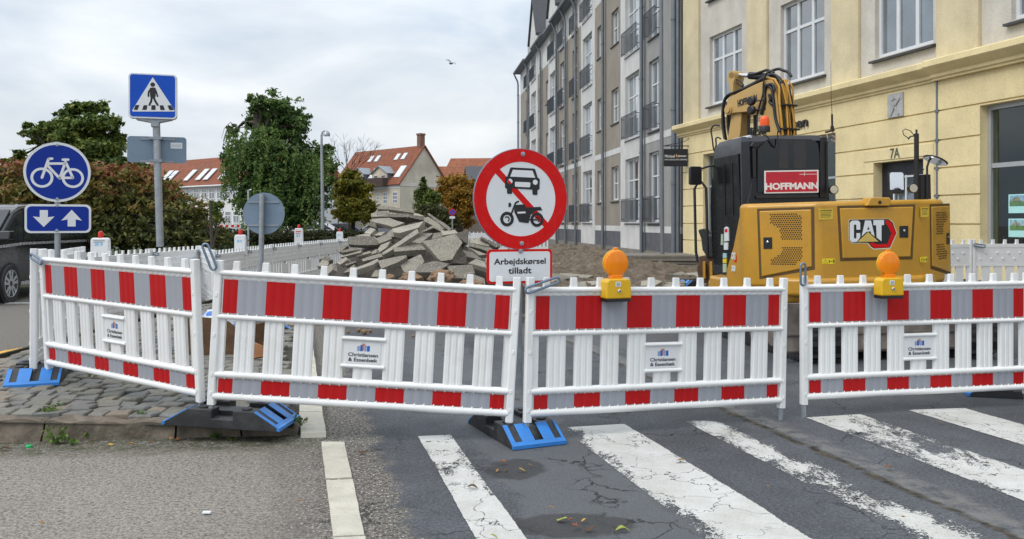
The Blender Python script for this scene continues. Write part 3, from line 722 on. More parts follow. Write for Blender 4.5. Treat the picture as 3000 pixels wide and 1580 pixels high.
# ------------------------------------------------------------------ traffic signs
class Face:
    """a flat face standing in the place: photo points are read onto it as local x,z"""
    def __init__(s, o, x, z=None): s.M = frame(o, x, z); s.i = s.M.inverted(); s.n = -s.M.col[1].to_3d(); s.o = Vector(o)
    def __call__(s, px, py):
        q = s.i @ onplane(px, py, s.o, s.n); return (q.x, q.z)
def zoomer(x0, y0, sc_): return lambda pts: [(x0+x/sc_, y0+y/sc_) for x, y in pts]
def stroke(mb, pts, w, y0, y1, mi=0, closed=False, cap=True):
    """flat stroke along a 2-D polyline in local x/z"""
    pts = [Vector(p) for p in pts]
    if closed:
        n = len(pts); outer = []; inner = []
        for i in range(n):
            t = (pts[(i+1)%n]-pts[i-1]).normalized(); nn = Vector((-t.y, t.x)); outer.append(pts[i]+nn*w/2); inner.append(pts[i]-nn*w/2)
        vs = [(p.x, y0, p.y) for p in outer]+[(p.x, y0, p.y) for p in inner]+[(p.x, y1, p.y) for p in outer]+[(p.x, y1, p.y) for p in inner]
        fs = []
        for i in range(n):
            j = (i+1)%n; fs += [(i, j, n+j, n+i), (2*n+i, 3*n+i, 3*n+j, 2*n+j), (i, 2*n+i, 2*n+j, j), (n+i, n+j, 3*n+j, 3*n+i)]
        mb.add(vs, fs, mi); return
    for a, b in zip(pts, pts[1:]):
        t = (b-a).normalized(); nn = Vector((-t.y, t.x))*w/2; poly = [tuple(a-nn)]
        if cap: poly += [tuple(a-t*math.sin(q)*w/2-nn*math.cos(q)) for q in (R(45), R(90), R(135))]
        poly += [tuple(a+nn), tuple(b+nn)]
        if cap: poly += [tuple(b+t*math.sin(q)*w/2+nn*math.cos(q)) for q in (R(45), R(90), R(135))]
        poly += [tuple(b-nn)]
        mb.xz(poly, y0, y1, mi)
def disc(r, n=64, cx=0, cz=0): return [(cx+r*math.cos(2*math.pi*i/n), cz+r*math.sin(2*math.pi*i/n)) for i in range(n)]
def rrect(x0, x1, z0, z1, r, n=5):
    pts = []
    for cx, cz, a0 in ((x1-r, z1-r, 0), (x0+r, z1-r, 90), (x0+r, z0+r, 180), (x1-r, z0+r, 270)):
        for i in range(n+1): a = R(a0+90*i/n); pts.append((cx+r*math.cos(a), cz+r*math.sin(a)))
    return pts
def bolt(mb, x, z, y, r=.014, mi=0): mb.lathe([(r,0),(r,.004),(r*.55,.005),(r*.5,.011)], 14, mi, T(x, y, z) @ Matrix.Rotation(R(90), 4, 'X'))

# --- bicycle sign with arrows
tB = Vector((.885,.465,0)); fB = Face(P(168.4,504.8,7.45), tB)
root = thing("cycle_sign_post", "grey post with round blue bicycle sign above a blue two arrow plate", "traffic sign", fB.M)
z_ = zoomer(0, 280, 3.23)
bx, bz = fB(169, 460); _, gz = fB(160, 1075)
pole = MB(); pole.tube([(-.0,.045,gz-.35),(0,.045,.27)], .024, 14); pole.build("post", M_['steel'], root, smooth=40)
s = MB(); s.xz(disc(.262), 0, .012); sp = s.build("round_plate", M_['signwhite'], root)
s = MB(); s.xz(disc(.240), -.0015, .0); s.build("blue_field", M_['signblue'], sp)
s = MB()
def zl(pts): return [fB(*p) for p in z_(pts)]
cw = 23/3.23*7.45/F
for c in ((397,778),(690,782)):
    cx, cz = fB(*z_([c])[0]); r_ = 83/3.23*7.45/F; stroke(s, disc(r_, 40, cx, cz), cw, -.0035, -.0016, closed=True)
for pl_ in ([(397,778),(460,600),(493,598)], [(450,645),(610,645)], [(448,660),(560,780)], [(620,630),(565,785)], [(560,780),(690,780)], [(690,780),(625,640)], [(595,608),(645,608)]):
    stroke(s, zl(pl_), cw, -.0036+.0001*len(pl_), -.0016)
s.build("bicycle_symbol", M_['signwhite'], sp)
s = MB(); x0, zt = fB(*z_([(232,1028)])[0]); x1, zb = fB(*z_([(862,1300)])[0])
s.xz(rrect(x0, x1, zb, zt, .045), .001, .012); ap = s.build("arrow_plate", M_['signwhite'], root)
s = MB(); s.xz(rrect(x0+.018, x1-.018, zb+.018, zt-.018, .035), -.0008, .001); s.build("blue_field", M_['signblue'], ap)
s = MB()
s.xz(zl([(376,1085),(453,1085),(453,1152),(517,1145),(414,1245),(311,1145),(376,1152)]), -.0025, -.0009)
s.xz(zl([(640,1240),(716,1240),(716,1173),(776,1185),(679,1082),(578,1185),(640,1173)]), -.0025, -.0009); s.build("arrow_symbol", M_['signwhite'], ap)
for q in ((541,470),(541,980),(541,1042),(537,1278)): s = MB(); bx, bz = fB(*z_([q])[0]); bolt(s, bx, bz, -.002, .013); s.build("bolt", M_['steel'], root, smooth=40)

# --- crossing sign
tC = Vector((.955,.30,0)); fC = Face(P(447,282,9.2), tC)
z_ = zoomer(0, 180, 2.2613)
zl = lambda pts: [fC(*p) for p in z_(pts)]
root = thing("crossing_sign_post", "tall galvanised pole with square blue pedestrian crossing sign and a grey plate seen from behind", "traffic sign", fC.M)
q0 = fC(455, 400); q1 = fC(466, 1000)
s = MB(); _, zt = fC(452, 350); s.tube([(q0[0]+.04,.10,-1.76+.12),(q0[0],.10,zt)], .039, 18); s.build("pole", M_['steel'], root, smooth=40)
x0 = fC(*z_([(849,230)])[0])[0]; x1 = fC(*z_([(1172,230)])[0])[0]; zt = fC(*z_([(1010,80)])[0])[1]; zb = fC(*z_([(1010,380)])[0])[1]
s = MB(); s.xz(rrect(x0, x1, zb, zt, .04), 0, .09); sp = s.build("sign_box", M_['signwhite'], root, bevel=.006)
s = MB(); s.xz(rrect(x0+.018, x1-.018, zb+.018, zt-.018, .03), -.002, 0); s.build("blue_field", M_['signblue2'], sp)
s = MB(); tri = zl([(1012,106),(876,325),(880,333),(1157,333),(1157,325)]); s.xz([(a, b) for a, b in tri], -.004, -.0021); s.build("white_triangle", M_['signwhite'], sp)
s = MB(); y0, y1 = -.0055, -.0041
hx, hz = fC(*z_([(1012,155)])[0]); s.xz(disc(14.5/2.2613*9.2/F, 24, hx, hz), y0, y1)
s.xz(zl([(1000,174),(1026,174),(1031,190),(1032,232),(1022,246),(1002,246),(994,232),(992,190)]), y0, y1)
u = 9.2/F/2.2613
stroke(s, zl([(1000,180),(984,205),(984,232)]), 10*u, y0+.0002, y1); stroke(s, zl([(1026,180),(1036,205),(1044,232)]), 10*u, y0+.0002, y1)
stroke(s, zl([(1005,240),(1003,262),(990,290)]), 13*u, y0+.0004, y1); stroke(s, zl([(1019,240),(1028,262),(1045,290)]), 13*u, y0+.0004, y1)
for a in ([(899,290),(924,290),(912,322),(886,322)],[(952,291),(977,291),(972,322),(942,322)],[(1003,291),(1030,291),(1031,322),(1002,322)],[(1058,292),(1082,292),(1093,323),(1063,323)],[(1109,292),(1134,292),(1154,324),(1122,324)]):
    s.xz(zl(a), y0, y1)
s.build("pedestrian_symbol", M_['signblack'], sp)
s = MB(); bk = zl([(897,372),(1141,374),(1141,386),(1050,404),(1050,430),(997,430),(997,402),(900,384)]); s.xz(bk, .03, .13); s.build("bracket", M_['steel'], root, bevel=.004)
x0, zt = fC(*z_([(829,484)])[0]); x1, zb = fC(*z_([(1229,670)])[0])
s = MB(); s.xz(rrect(x0, x1, zb, zt, .035), .16, .163); bp = s.build("back_of_plate", M_['signback'], root)
for zz in (503, 655):
    s = MB(); a = fC(*z_([(915,zz)])[0]); b = fC(*z_([(1150,zz)])[0]); s.box(a[0], b[0], .150, .1585, a[1]-.012, a[1]+.012)
    a = fC(*z_([(985,zz)])[0]); b = fC(*z_([(1070,zz)])[0]); s.box(a[0], b[0], .055, .062, a[1]-.014, a[1]+.014)
    for q in (985, 1070): a = fC(*z_([(q,zz)])[0]); s.box(a[0]-.004, a[0]+.004, .062, .15, a[1]-.014, a[1]+.014)
    s.build("clamp", M_['steel2'], bp)
s = MB(); a = fC(*z_([(1122,530)])[0]); b = fC(*z_([(1201,572)])[0]); s.box(a[0], b[0], .1565, .1595, b[1], a[1]); st = s.build("sticker", M_['signwhite'], bp)
s = MB(); text(s, "HAND", T((a[0]+b[0])/2, .1563, (a[1]+b[1])/2), (b[0]-a[0])*.8, (a[1]-b[1])*.5, 0, .02, .001); s.build("lettering", mat('faded_ink', (.42,.44,.46), .5), st)

# --- round sign seen from behind
root = thing("round_sign_back", "round sign seen from behind, grey disc on a thin post near white fence", "traffic sign", P(770,626,11.4))
r_ = 61.5/F*11.4
s = MB(); s.xz(disc(r_, 56), .045, .049); sp = s.build("disc_back", M_['signback'], root, smooth=40)
for dz in (.155, -.16): s = MB(); s.box(-.21, .21, .034, .0445, dz-.012, dz+.012); s.build("clamp", M_['steel2'], sp)
s = MB(); s.tube([(-.035,0,-1.53),(-.012,0,r_-.02)], .034, 14); s.build("post", M_['steel'], root, smooth=40)

# --- no vehicles sign with plate
tD = Vector((.93,.36,0)); fD = Face(P(1527,583.5,5.98), tD, Vector((.018,0,1)))
root = thing("no_vehicles_sign", "red ringed no cars and motorcycles sign above a small lettered plate", "traffic sign", fD.M)
r_ = 146.5/F*5.98
s = MB(); s.xz(disc(r_+.004, 72), 0, .012); sp = s.build("round_plate", M_['signback'], root)
s = MB(); s.xz(disc(r_, 72), -.0015, 0); s.build("white_field", M_['signwhite'], sp)
s = MB(); rm = r_*.872; stroke(s, disc(rm, 72), r_*.256, -.0030, -.0016, closed=True)
z1 = zoomer(1380, 420, 6.1667); z2 = zoomer(1300, 400, 2.7133)
zl = lambda pts, z=z1: [fD(*p) for p in z(pts)]
s.xz([fD(*z1([(485,515)])[0])]+[], 0, 0) if False else None
a0 = Vector(fD(*z2([(432,282)])[0])); a1 = Vector(fD(*z2([(813,705)])[0])); t = (a1-a0).normalized(); a0 -= t*.02; a1 += t*.02
stroke(s, [a0, a1], .044, -.0028, -.0016, cap=False); s.build("red_ring_and_bar", M_['signred'], sp)
ys0, ys1 = -.0046, -.0031
s = MB()
# car front: outline pieces round the windscreen, lamps and grille openings
s.xz(zl([(722,437),(1130,458),(1155,472),(1200,625),(1225,635),(1238,655),(1232,830),(1196,850),(1196,925),(1180,937),(1115,930),(1107,918),(1107,838),(738,815),(738,905),(728,916),(656,912),(648,900),(648,828),(612,800),(612,630),(632,605),(655,600),(705,450)]), ys0, ys1)
s.build("car_symbol", M_['signblack'], sp)
s = MB(); wy0, wy1 = -.0056, -.0047
s.xz(zl([(752,480),(1105,497),(1155,625),(703,603)]), wy0, wy1)
s.xz(zl([(800,697),(1052,708),(1068,722),(1062,785),(1048,798),(800,786),(788,772),(788,708)]), wy0, wy1)
cx, cz = fD(*z1([(1155,705)])[0]); s.xz(disc(.0185, 24, cx, cz), wy0, wy1)
cx, cz = fD(*z1([(700,690)])[0]); s.xz(disc(.0185, 24, cx, cz), wy0, wy1)
s.build("car_openings", M_['signwhite'], sp)
s = MB(); dd = disc(.0181, 24, cx, cz); tt = Vector((t.x, t.y)); nn = Vector((-t.y, t.x))
s.xz([(cx+.0181*math.cos(a), cz+.0181*math.sin(a)) for a in [math.atan2(t.y, t.x)-math.pi+i*math.pi/12 for i in range(13)]], wy0-.0006, wy0-.0001); s.build("red_lamp_half", M_['signred'], sp)
zl2 = lambda pts: [fD(*p) for p in z2(pts)]
s = MB()
u = 5.98/F/2.7133
for c in ((502,657),(740,662)):
    cx, cz = fD(*z2([c])[0]); stroke(s, [(cx+.98*46*u*math.cos(a), cz+46*u*math.sin(a)) for a in [2*math.pi*i/40 for i in range(40)]], 24*u, ys0, ys1, closed=True)
    stroke(s, [(cx+18*u*math.cos(a), cz+18*u*math.sin(a)) for a in [R(-60)+R(200)*i/12 for i in range(13)]], 9*u, ys0+.0002, ys1)
s.xz(zl2([(562,545),(642,540),(655,565),(768,560),(782,588),(730,590),(690,622),(672,690),(598,680),(560,600)]), ys0-.0004, ys1)
stroke(s, zl2([(533,625),(570,528),(592,517)]), 14*u, ys0, ys1); stroke(s, zl2([(600,660),(740,664)]), 12*u, ys0, ys1)
s.xz(zl2([(514,530),(525,526),(535,535),(535,555),(525,562),(514,560)]), ys0, ys1)
s.build("motorcycle_symbol", M_['signblack'], sp)
s = MB(); s.xz(zl2([(582,600),(645,597),(650,611),(586,614)]), ys0-.0015, ys0-.0005); s.build("motorcycle_opening", M_['signwhite'], sp)
# lower plate
A = fD(*z2([(345,896)])[0]); B = fD(*z2([(862,898)])[0]); C = fD(*z2([(345,1178)])[0])
x0, x1 = A[0], B[0]; zt, zb = (A[1]+B[1])/2, C[1]+.002
s = MB(); s.xz(rrect(x0, x1, zb, zt, .03), .001, .012); pp = s.build("lower_plate", M_['signred'], root)
s = MB(); s.xz(rrect(x0+.017, x1-.017, zb+.017, zt-.017, .02), -.0008, .001); s.build("white_field", M_['signwhite'], pp)
s = MB()
for wd_, (xa, ya), (xb, yb) in (("Arbejdskørsel", (398,1012), (810,985)), ("tilladt", (513,1078), (697,1048))):
    pa = fD(*z2([(xa, ya)])[0]); pb = fD(*z2([(xb, ya)])[0])
    cz = fD(*z2([((xa+xb)/2, 1000 if wd_[0] == 'A' else 1066)])[0])[1]
    text(s, wd_, T((pa[0]+pb[0])/2, -.001, cz), pb[0]-pa[0], .056 if wd_[0] == 'A' else .045, 0, .022, .0018)
s.build("lettering", M_['ink'], pp)
for q in ((627,140),(618,850),(610,912)): s = MB(); bx, bz = fD(*z2([q])[0]); bolt(s, bx, bz, -.004, .016); s.build("bolt", M_['steel'], root, smooth=40)
s = MB(); s.tube([(.0,.045,-1.33),(.0,.045,.33)], .026, 14); s.build("post", M_['steel'], root, smooth=40)
# ------------------------------------------------------------------ buildings
M_['ystucco'] = mat('yellow_stucco', (.80,.67,.38), streak=.15, rough=.85, var=.10, vs=1.3, bump=.25, bs=45, dirt=.32, dirtc=(.52,.42,.24), ds=.9)
M_['ypil'] = mat('faded_yellow_stucco', (.66,.57,.37), streak=.15, rough=.88, var=.12, vs=1.1, bump=.35, bs=30, dirt=.35, dirtc=(.38,.33,.25), ds=1.6)
M_['cream'] = mat('grey_cream_stucco', (.60,.565,.50), streak=.15, rough=.88, var=.10, vs=1.0, bump=.35, bs=30, dirt=.35, dirtc=(.36,.335,.29), ds=1.5)
M_['plinth'] = mat('grey_plinth', (.10,.105,.12), .8, var=.25, vs=2.5, bump=.4, dirt=.5, dirtc=(.17,.165,.155), ds=2)
M_['wframe'] = mat('white_window_paint', (.66,.68,.70), .45, var=.04)
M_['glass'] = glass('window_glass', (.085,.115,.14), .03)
M_['glass2'] = clear_glass('shop_glass')
M_['glass3'] = glass('sky_toned_flat_glass', (.17,.215,.25), .03)  # paler base for the upper flats: reflected sky put into the colour
M_['slate'] = mat('dark_slate_sill', (.05,.052,.058), .6, var=.2)
M_['alu'] = mat('aluminium_frame', (.42,.44,.46), .4, .3, var=.05)
M_['gwhite'] = mat('white_washed_brick', (.62,.62,.61), streak=.15, rough=.88, var=.08, vs=1.2, bump=.5, bs=14, dirt=.22, dirtc=(.33,.32,.30), ds=.8)
M_['gtan'] = mat('taupe_render', (.29,.26,.22), streak=.15, rough=.9, var=.09, vs=1.0, bump=.35, bs=16, dirt=.3, dirtc=(.30,.27,.235), ds=.7)
M_['ggrey'] = mat('grey_render', (.30,.295,.29), streak=.15, rough=.9, var=.1, vs=1.0, bump=.35, bs=16, dirt=.3, dirtc=(.2,.195,.19), ds=.7)
M_['gconc'] = mat('concrete_base', (.22,.205,.18), streak=.15, rough=.9, var=.15, vs=1.4, bump=.3, dirt=.4, dirtc=(.14,.13,.11))
M_['pipe'] = mat('zinc_downpipe', (.18,.20,.225), .5, .35, var=.12, vs=3, dirt=.3, dirtc=(.2,.22,.24), ds=3)
M_['zinc'] = mat('zinc_roof', (.14,.16,.185), .5, .3, var=.12, vs=2)
M_['rail'] = mat('railing_grey', (.07,.082,.098), .5, .2, var=.1)
def tiles(name, c):
    m = bpy.data.materials.new(name); k = N(m); p = k.coord()
    w = k.new("ShaderNodeTexWave", Vector=p, Scale=1.1, Distortion=.6); w.bands_direction = 'Z'
    cc = k.mix(k.ramp(k.noise(p, 1.4, 6, .7), .35, .7), (*c, 1), (c[0]*.55, c[1]*.55, c[2]*.6, 1))
    cc = k.mix(k.ramp(w.outputs[0], .0, .4, .35, 0), cc, (c[0]*.4, c[1]*.4, c[2]*.4, 1))
    cc = k.mix(k.ramp(k.noise(p, .3, 4), .5, .7, 0, .4), cc, (.12,.08,.05))
    k.put(k.bs.inputs['Base Color'], cc); k.bs.inputs['Roughness'].default_value = .85; k.bump(w.outputs[0], .5, .05); return m
M_['tile'] = tiles('red_roof_tiles', (.27,.085,.04)); M_['tile2'] = tiles('orange_roof_tiles', (.33,.115,.055))
def wall_open(mb, x0, x1, z0, z1, ops, y0, y1, mi=0):
    xs_ = sorted({x0, x1, *[min(max(v, x0), x1) for o_ in ops for v in o_[:2]]}); zs = sorted({z0, z1, *[min(max(v, z0), z1) for o_ in ops for v in o_[2:4]]})
    for i in range(len(xs_)-1):
        run = None
        for j in range(len(zs)-1):
            cx, cz = (xs_[i]+xs_[i+1])/2, (zs[j]+zs[j+1])/2
            hole = any(o_[0] < cx < o_[1] and o_[2] < cz < o_[3] for o_ in ops)
            if hole:
                if run is not None: mb.box(xs_[i], xs_[i+1], y0, y1, run, zs[j], mi); run = None
            elif run is None: run = zs[j]
        if run is not None: mb.box(xs_[i], xs_[i+1], y0, y1, run, z1, mi)
def window(root, x0, x1, z0, z1, vm=(), hm=(), rec=.09, fw=.06, sill=True, frame_mat='wframe', glass_mat='glass', tw=.035, name="window", back=None):
    fr = MB(); y0, y1 = rec, rec+.07
    fr.box(x0, x0+fw, y0, y1, z0, z1); fr.box(x1-fw, x1, y0, y1, z0, z1); fr.box(x0+fw, x1-fw, y0, y1, z0, z0+fw*1.2); fr.box(x0+fw, x1-fw, y0, y1, z1-fw, z1)
    for f in vm: x = x0+(x1-x0)*f; fr.box(x-tw, x+tw, y0+.012, y1-.005, z0+fw*1.2, z1-fw)
    for h in hm:
        z = z0+(z1-z0)*h; xe = [x0+fw]+[x0+(x1-x0)*f for f in vm]+[x1-fw]
        for a, b in zip(xe, xe[1:]): fr.box(a+(tw if a > x0+fw+.001 else 0), b-(tw if b < x1-fw-.001 else 0), y0+.015, y1-.008, z-tw*.8, z+tw*.8)
    w = fr.build(name, M_[frame_mat], root)
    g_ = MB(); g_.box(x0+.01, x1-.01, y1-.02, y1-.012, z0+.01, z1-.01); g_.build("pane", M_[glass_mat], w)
    if sill:
        s_ = MB(); s_.add([(x0-.08,-.06,z0-.10),(x1+.08,-.06,z0-.10),(x1+.08,rec,z0-.10),(x0-.08,rec,z0-.10),(x0-.08,-.06,z0-.055),(x1+.08,-.06,z0-.055),(x1+.08,rec,z0-.004),(x0-.08,rec,z0-.004)],
                          [(0,3,2,1),(4,5,6,7),(0,1,5,4),(1,2,6,5),(2,3,7,6),(3,0,4,7)]); s_.build("sill", M_['slate'], w)
    return w
# --- yellow shop building
fY = Face((5.8, 28.6, 0), (.248,-.969,0))
YB = thing("shop_building", "yellow stuccoed corner building with rusticated shop floor and big white windows", "building", fY.M)
X = lambda px, py=652: fY(px, py)[0]
ZC0, ZC1 = 4.5, 4.8
xe = 26.0
gops = [(X(2061), X(2061)+1.75, 1.05, 3.70), (X(2449)-2.4, X(2449), .95, 3.70), (X(2560), X(2706), .0, 2.86), (X(2872), X(2872)+3.3, .72, 3.75), (X(2872)+4.6, X(2872)+7.4, .72, 3.75)]
core = MB(); wall_open(core, 0, xe, .39, ZC0, gops, .03, .4)
core.build("shop_wall", M_['ystucco'], YB)
pl_ = MB(); wall_open(pl_, -.04, xe, 0, .386, [gops[2]], -.03, .4); pl_.build("plinth", M_['plinth'], YB)
cs = MB(); gz = [.39, .93, 1.48, 2.06, 2.62, 3.19, 3.79]
for a, b in zip(gz, gz[1:]): wall_open(cs, -.02, xe, a+.016, b-.016, gops, -.012, .03)
wall_open(cs, -.02, xe, 3.79+.016, 4.40, gops, -.012, .03)
cs.build("rustication", M_['ystucco'], YB, bevel=.012)
co = MB()
def cornice(mb, x0, x1, out=0.0):
    pr = [(.05,4.40),(-.05-out,4.40),(-.05-out,4.44),(-.10-out,4.46),(-.10-out,4.52),(-.14-out,4.55),(-.26-out,4.62),(-.30-out,4.66),(-.30-out,4.77),(-.25-out,4.80),(.05,4.85)]
    n = len(pr); vs = [(x, y, z) for x in (x0, x1) for y, z in pr]
    mb.add(vs, [(i, n+i, n+(i+1)%n, (i+1)%n) for i in range(n)]+[list(range(n)), list(range(2*n-1, n-1, -1))])
xj = X(2747)
cornice(co, -.3, xj-.03); cornice(co, xj-.028, xe, .07); co.build("cornice", M_['ystucco'], YB, smooth=25)
jb = MB(); jb.box(xj-.02, xj+.02, -.03, -.012, .4, 4.4)
for z in (.93, 1.48, 2.06, 2.62, 3.19, 3.79): jb.box(xj-.045, xj+.045, -.035, -.012, z-.03, z+.03)
jb.build("joint_strip", M_['pipe'], YB)
# upper floors
wins = [(X(2074), X(2168)), (X(2281), X(2409)), (X(2557), X(2727)), (X(2955), X(2955)+1.75)]
bays = [(X(2047), X(2190)), (X(2247), X(2436)), (X(2516), X(2745)), (X(2868), X(2868)+2.7)]
x = bays[-1][1]+1.1
while x < xe-3: bays.append((x, x+2.7)); wins.append((x+.5, x+2.25)); x += 3.9
uops = [(a, b, z, z+2.17) for a, b in wins for z in (5.23, 8.6)]
up = MB(); wall_open(up, 0, xe, 4.85, 11.8, uops, .06, .45); up.build("upper_wall", M_['cream'], YB)
ed = [0]+[v for b in bays for v in b]+[xe]
for a, b in zip(ed[::2], ed[1::2]): pi = MB(); pi.box(a-.0, b, -.03, .062, 4.84, 11.8); pi.build("pilaster", M_['ypil'], YB, bevel=.02)
for a, b in wins:
    for z in (5.23, 8.6):
        if z > 8 and a > 6: continue
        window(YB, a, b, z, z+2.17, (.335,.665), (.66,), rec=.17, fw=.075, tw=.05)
rf = MB(); rf.add([(-.4,-.5,11.8),(xe,-.5,11.8),(xe,5,15.5),(-.4,5,15.5),(-.4,9,11.8),(xe,9,11.8)], [(0,1,2,3),(3,2,5,4),(0,3,4),(1,5,2),(0,4,5,1)]); rf.build("roof", M_['tile'], YB)
bkw = MB(); bkw.box(.0, .4, .45, 9, 0, 11.8); bkw.box(.4, xe, 8.6, 9, 0, 11.8); bkw.box(xe-.4, xe, .45, 8.6, 0, 11.8); bkw.box(.4, xe-.4, .9, 8.6, 4.3, 4.5); bkw.build("side_wall", M_['cream'], YB)
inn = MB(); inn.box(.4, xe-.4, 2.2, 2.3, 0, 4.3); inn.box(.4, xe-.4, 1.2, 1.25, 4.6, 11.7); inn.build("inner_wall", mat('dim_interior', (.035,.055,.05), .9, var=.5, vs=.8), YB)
# shop windows, door
window(YB, *gops[0], (), (.61,), rec=.16, fw=.06, sill=False, frame_mat='alu', glass_mat='glass2', name="shop_window")
window(YB, *gops[1], (.5,), (.61,), rec=.16, fw=.06, sill=False, frame_mat='alu', glass_mat='glass2', name="shop_window")
sw = window(YB, *gops[3], (), (.62,), rec=.16, fw=.09, sill=False, frame_mat='alu', glass_mat='glass2', name="shop_window", tw=.055)
window(YB, *gops[4], (), (.62,), rec=.16, fw=.09, sill=False, frame_mat='alu', glass_mat='glass2', name="shop_window", tw=.055)
dk = mat('dark_blue_door', (.012,.016,.028), .4, var=.1)
d = MB(); a, b = gops[2][:2]; d.box(a, b, .22, .30, .0, 2.86)
do = d.build("door", dk, YB); e = MB(); a2, b2 = a+.42, b-.08
e.box(a2, b2, .205, .219, .9, 2.52); ep = e.build("pane", M_['glass'], do); e = MB()
for f in (0, .36, .68, 1): xx = a2+(b2-a2)*f; e.box(xx-.022, xx+.022, .19, .204, .9, 2.55)
for z in (.9, 1.85, 2.52): e.box(a2, b2, .192, .2045, z-.02, z+.02)
e.build("glazing_bar", M_['wframe'], ep)
# stepped mouldings round the door
md = MB(); md.box(a-.32, b+.3, -.03, -.0125, 2.9, 3.15); md.box(a-.9, b+.32, -.024, -.0125, 2.62, 2.78) if False else None; md.box(b+.04, b+.32, -.03, -.0125, .4, 2.9); md.build("door_surround", M_['ystucco'], YB, bevel=.01)
tx = MB(); p_ = fY(2626, 449); text(tx, "7A", T(p_[0], -.036, p_[1]), .30, .22, 0, .012, .008); tx.build("house_number", mat('green_bronze', (.08,.10,.07), .5), YB)
a = fY(2605, 306); b = fY(2650, 306); zt = fY(2627, 274)[1]; zb = fY(2627, 344)[1]
q = MB(); q.box(a[0], b[0], -.05, -.0125, zb, zt); qo = q.build("relief_plaque", mat('grey_relief_stone', (.42,.42,.42), .85, var=.12, bump=.4), YB, bevel=.01)
q = MB(); cx, cz = (a[0]+b[0])/2, (zb+zt)/2; hw, hh = (b[0]-a[0])/2, (zt-zb)/2
stroke(q, [(cx-hw*.6,cz+hh*.45),(cx+hw*.05,cz-hh*.1),(cx+hw*.5,cz-hh*.75)], .05, -.075, -.049); stroke(q, [(cx+hw*.6,cz+hh*.5),(cx-hw*.05,cz-hh*.1),(cx-hw*.5,cz-hh*.75)], .05, -.074, -.049)
stroke(q, [(cx-hw*.6,cz+hh*.4),(cx,cz+hh*.62),(cx+hw*.6,cz+hh*.42)], .04, -.07, -.049)
q.build("relief_carving", mat('worn_relief', (.40,.40,.40), .85, bump=.4), qo)
tx = MB(); pa = fY(2187, 388); pb = fY(2371, 369); pc = fY(2300, 380)
text(tx, "Michael Jensen", T((pa[0]+pb[0])/2, -.05, 4.06), pb[0]-pa[0], .36, 0, .012, .03); tx.build("shop_lettering", M_['ink'], YB)
# cards in the shop window
def backlit(name, c, s_=.75):
    m = bpy.data.materials.new(name); k = N(m); p = k.coord(); cc = k.mix(1.0, (*c, 1), k.ramp(k.noise(p, 22, 4), .3, .7, .55, 1.4), 'MULTIPLY') if 'paper' not in name else (*c, 1)
    k.put(k.bs.inputs['Base Color'], cc); k.put(k.bs.inputs['Emission Color'], cc); k.bs.inputs['Emission Strength'].default_value = s_; return m
cardw = backlit('card_paper', (.60,.85,.90)); cols = [((.09,.16,.05),(.22,.18,.12),(.25,.35,.5)), ((.12,.2,.06),(.3,.26,.2),(.3,.4,.5))]
def card(px0, py0, px1, py1, k):
    a = fY(px0, py0); b = fY(px1, py1); y = .26
    c = MB(); c.box(a[0], b[0], y, y+.01, b[1], a[1]); o = c.build("display_card", cardw, sw)
    w_, h_ = b[0]-a[0], a[1]-b[1]
    pz = MB(); pz.box(a[0]+w_*.06, b[0]-w_*.06, y-.004, y-.001, b[1]+h_*.36, b[1]+h_*.62, 0); pz.xz([(a[0]+w_*.1,b[1]+h_*.62),(a[0]+w_*.6,b[1]+h_*.62),(a[0]+w_*.55,b[1]+h_*.8),(a[0]+w_*.3,b[1]+h_*.86)], y-.005, y-.001, 1); pz.box(a[0]+w_*.06, b[0]-w_*.06, y-.0012, y-.0006, b[1]+h_*.62, b[1]+h_*.94, 2)
    pz.build("printed_photo", [backlit('print_green', c_, 1.1) for c_ in cols[k]], o)
for i, (q0, q1) in enumerate(((2921, 2983), (2994, 3060))):
    card(q0, 570, q1, 624, i); card(q0, 641, q1, 696, 1-i)
c = MB(); a = fY(2990, 352); c.box(a[0], a[0]+.6, .26, .27, 3.05, 3.5); c.build("window_poster", backlit('pale_poster_paper', (.6,.85,.9)), sw)
tx = MB(); a = fY(2990, 503); text(tx, "din lokale", T(a[0]+.42, .215, a[1]), .9, .2, 0, .015, .002); tx.build("window_lettering", mat('pale_letters', (.45,.5,.53), .5), sw)
# hanging shop sign on its wrought bracket
sg_ = thing("hanging_sign", "black hanging shop sign with white lettering on a thin iron bracket at the yellow corner", "shop sign", P(1984,462,28.2))
S_ = 28.2/F
s = MB(); s.box(-40*S_, 31*S_, -.015, .015, -26*S_, 20*S_*1.25); bd = s.build("board", mat('sign_near_black', (.008,.009,.016), .35), sg_)
tx = MB(); text(tx, "Michael", T(-22*S_,-.017,4*S_), 29*S_, 8*S_, 0, .02, .002); text(tx, "Jensen", T(14*S_,-.017,4*S_), 25*S_, 8*S_, 0, .02, .002); text(tx, "DIN LOKALE BOLIGMAND", T(-4*S_,-.017,-6*S_), 66*S_, 4.2*S_, 0, .012, .002); tx.build("lettering", M_['signwhite'], bd)
s = MB(); s.xz([(-4*S_,2*S_),(-1*S_,1*S_),(1.5*S_,4*S_),(-1*S_,9*S_),(-2.2*S_,11*S_),(-4.5*S_,7*S_),(-5*S_,4*S_)], -.019, -.0155); s.build("flame_emblem", mat('flame_orange', (.7,.3,.08), .5), bd)
s = MB(); s.tube([(-46*S_,0,34*S_),(41*S_,0,34*S_)], .018, 6); s.tube([(-36*S_,0,35*S_),(10*S_,0,44*S_),(24*S_,0,48*S_),(36*S_,0,58*S_),(40*S_,0,62*S_)], .012, 6)
s.box(38.5*S_, 42*S_, -.02, .02, 9*S_, 62*S_)
for x in (-17, 5): s.tube([(x*S_,0,24*S_),(x*S_,0,34*S_)], .012, 6)
s.build("bracket", M_['hose'], sg_)

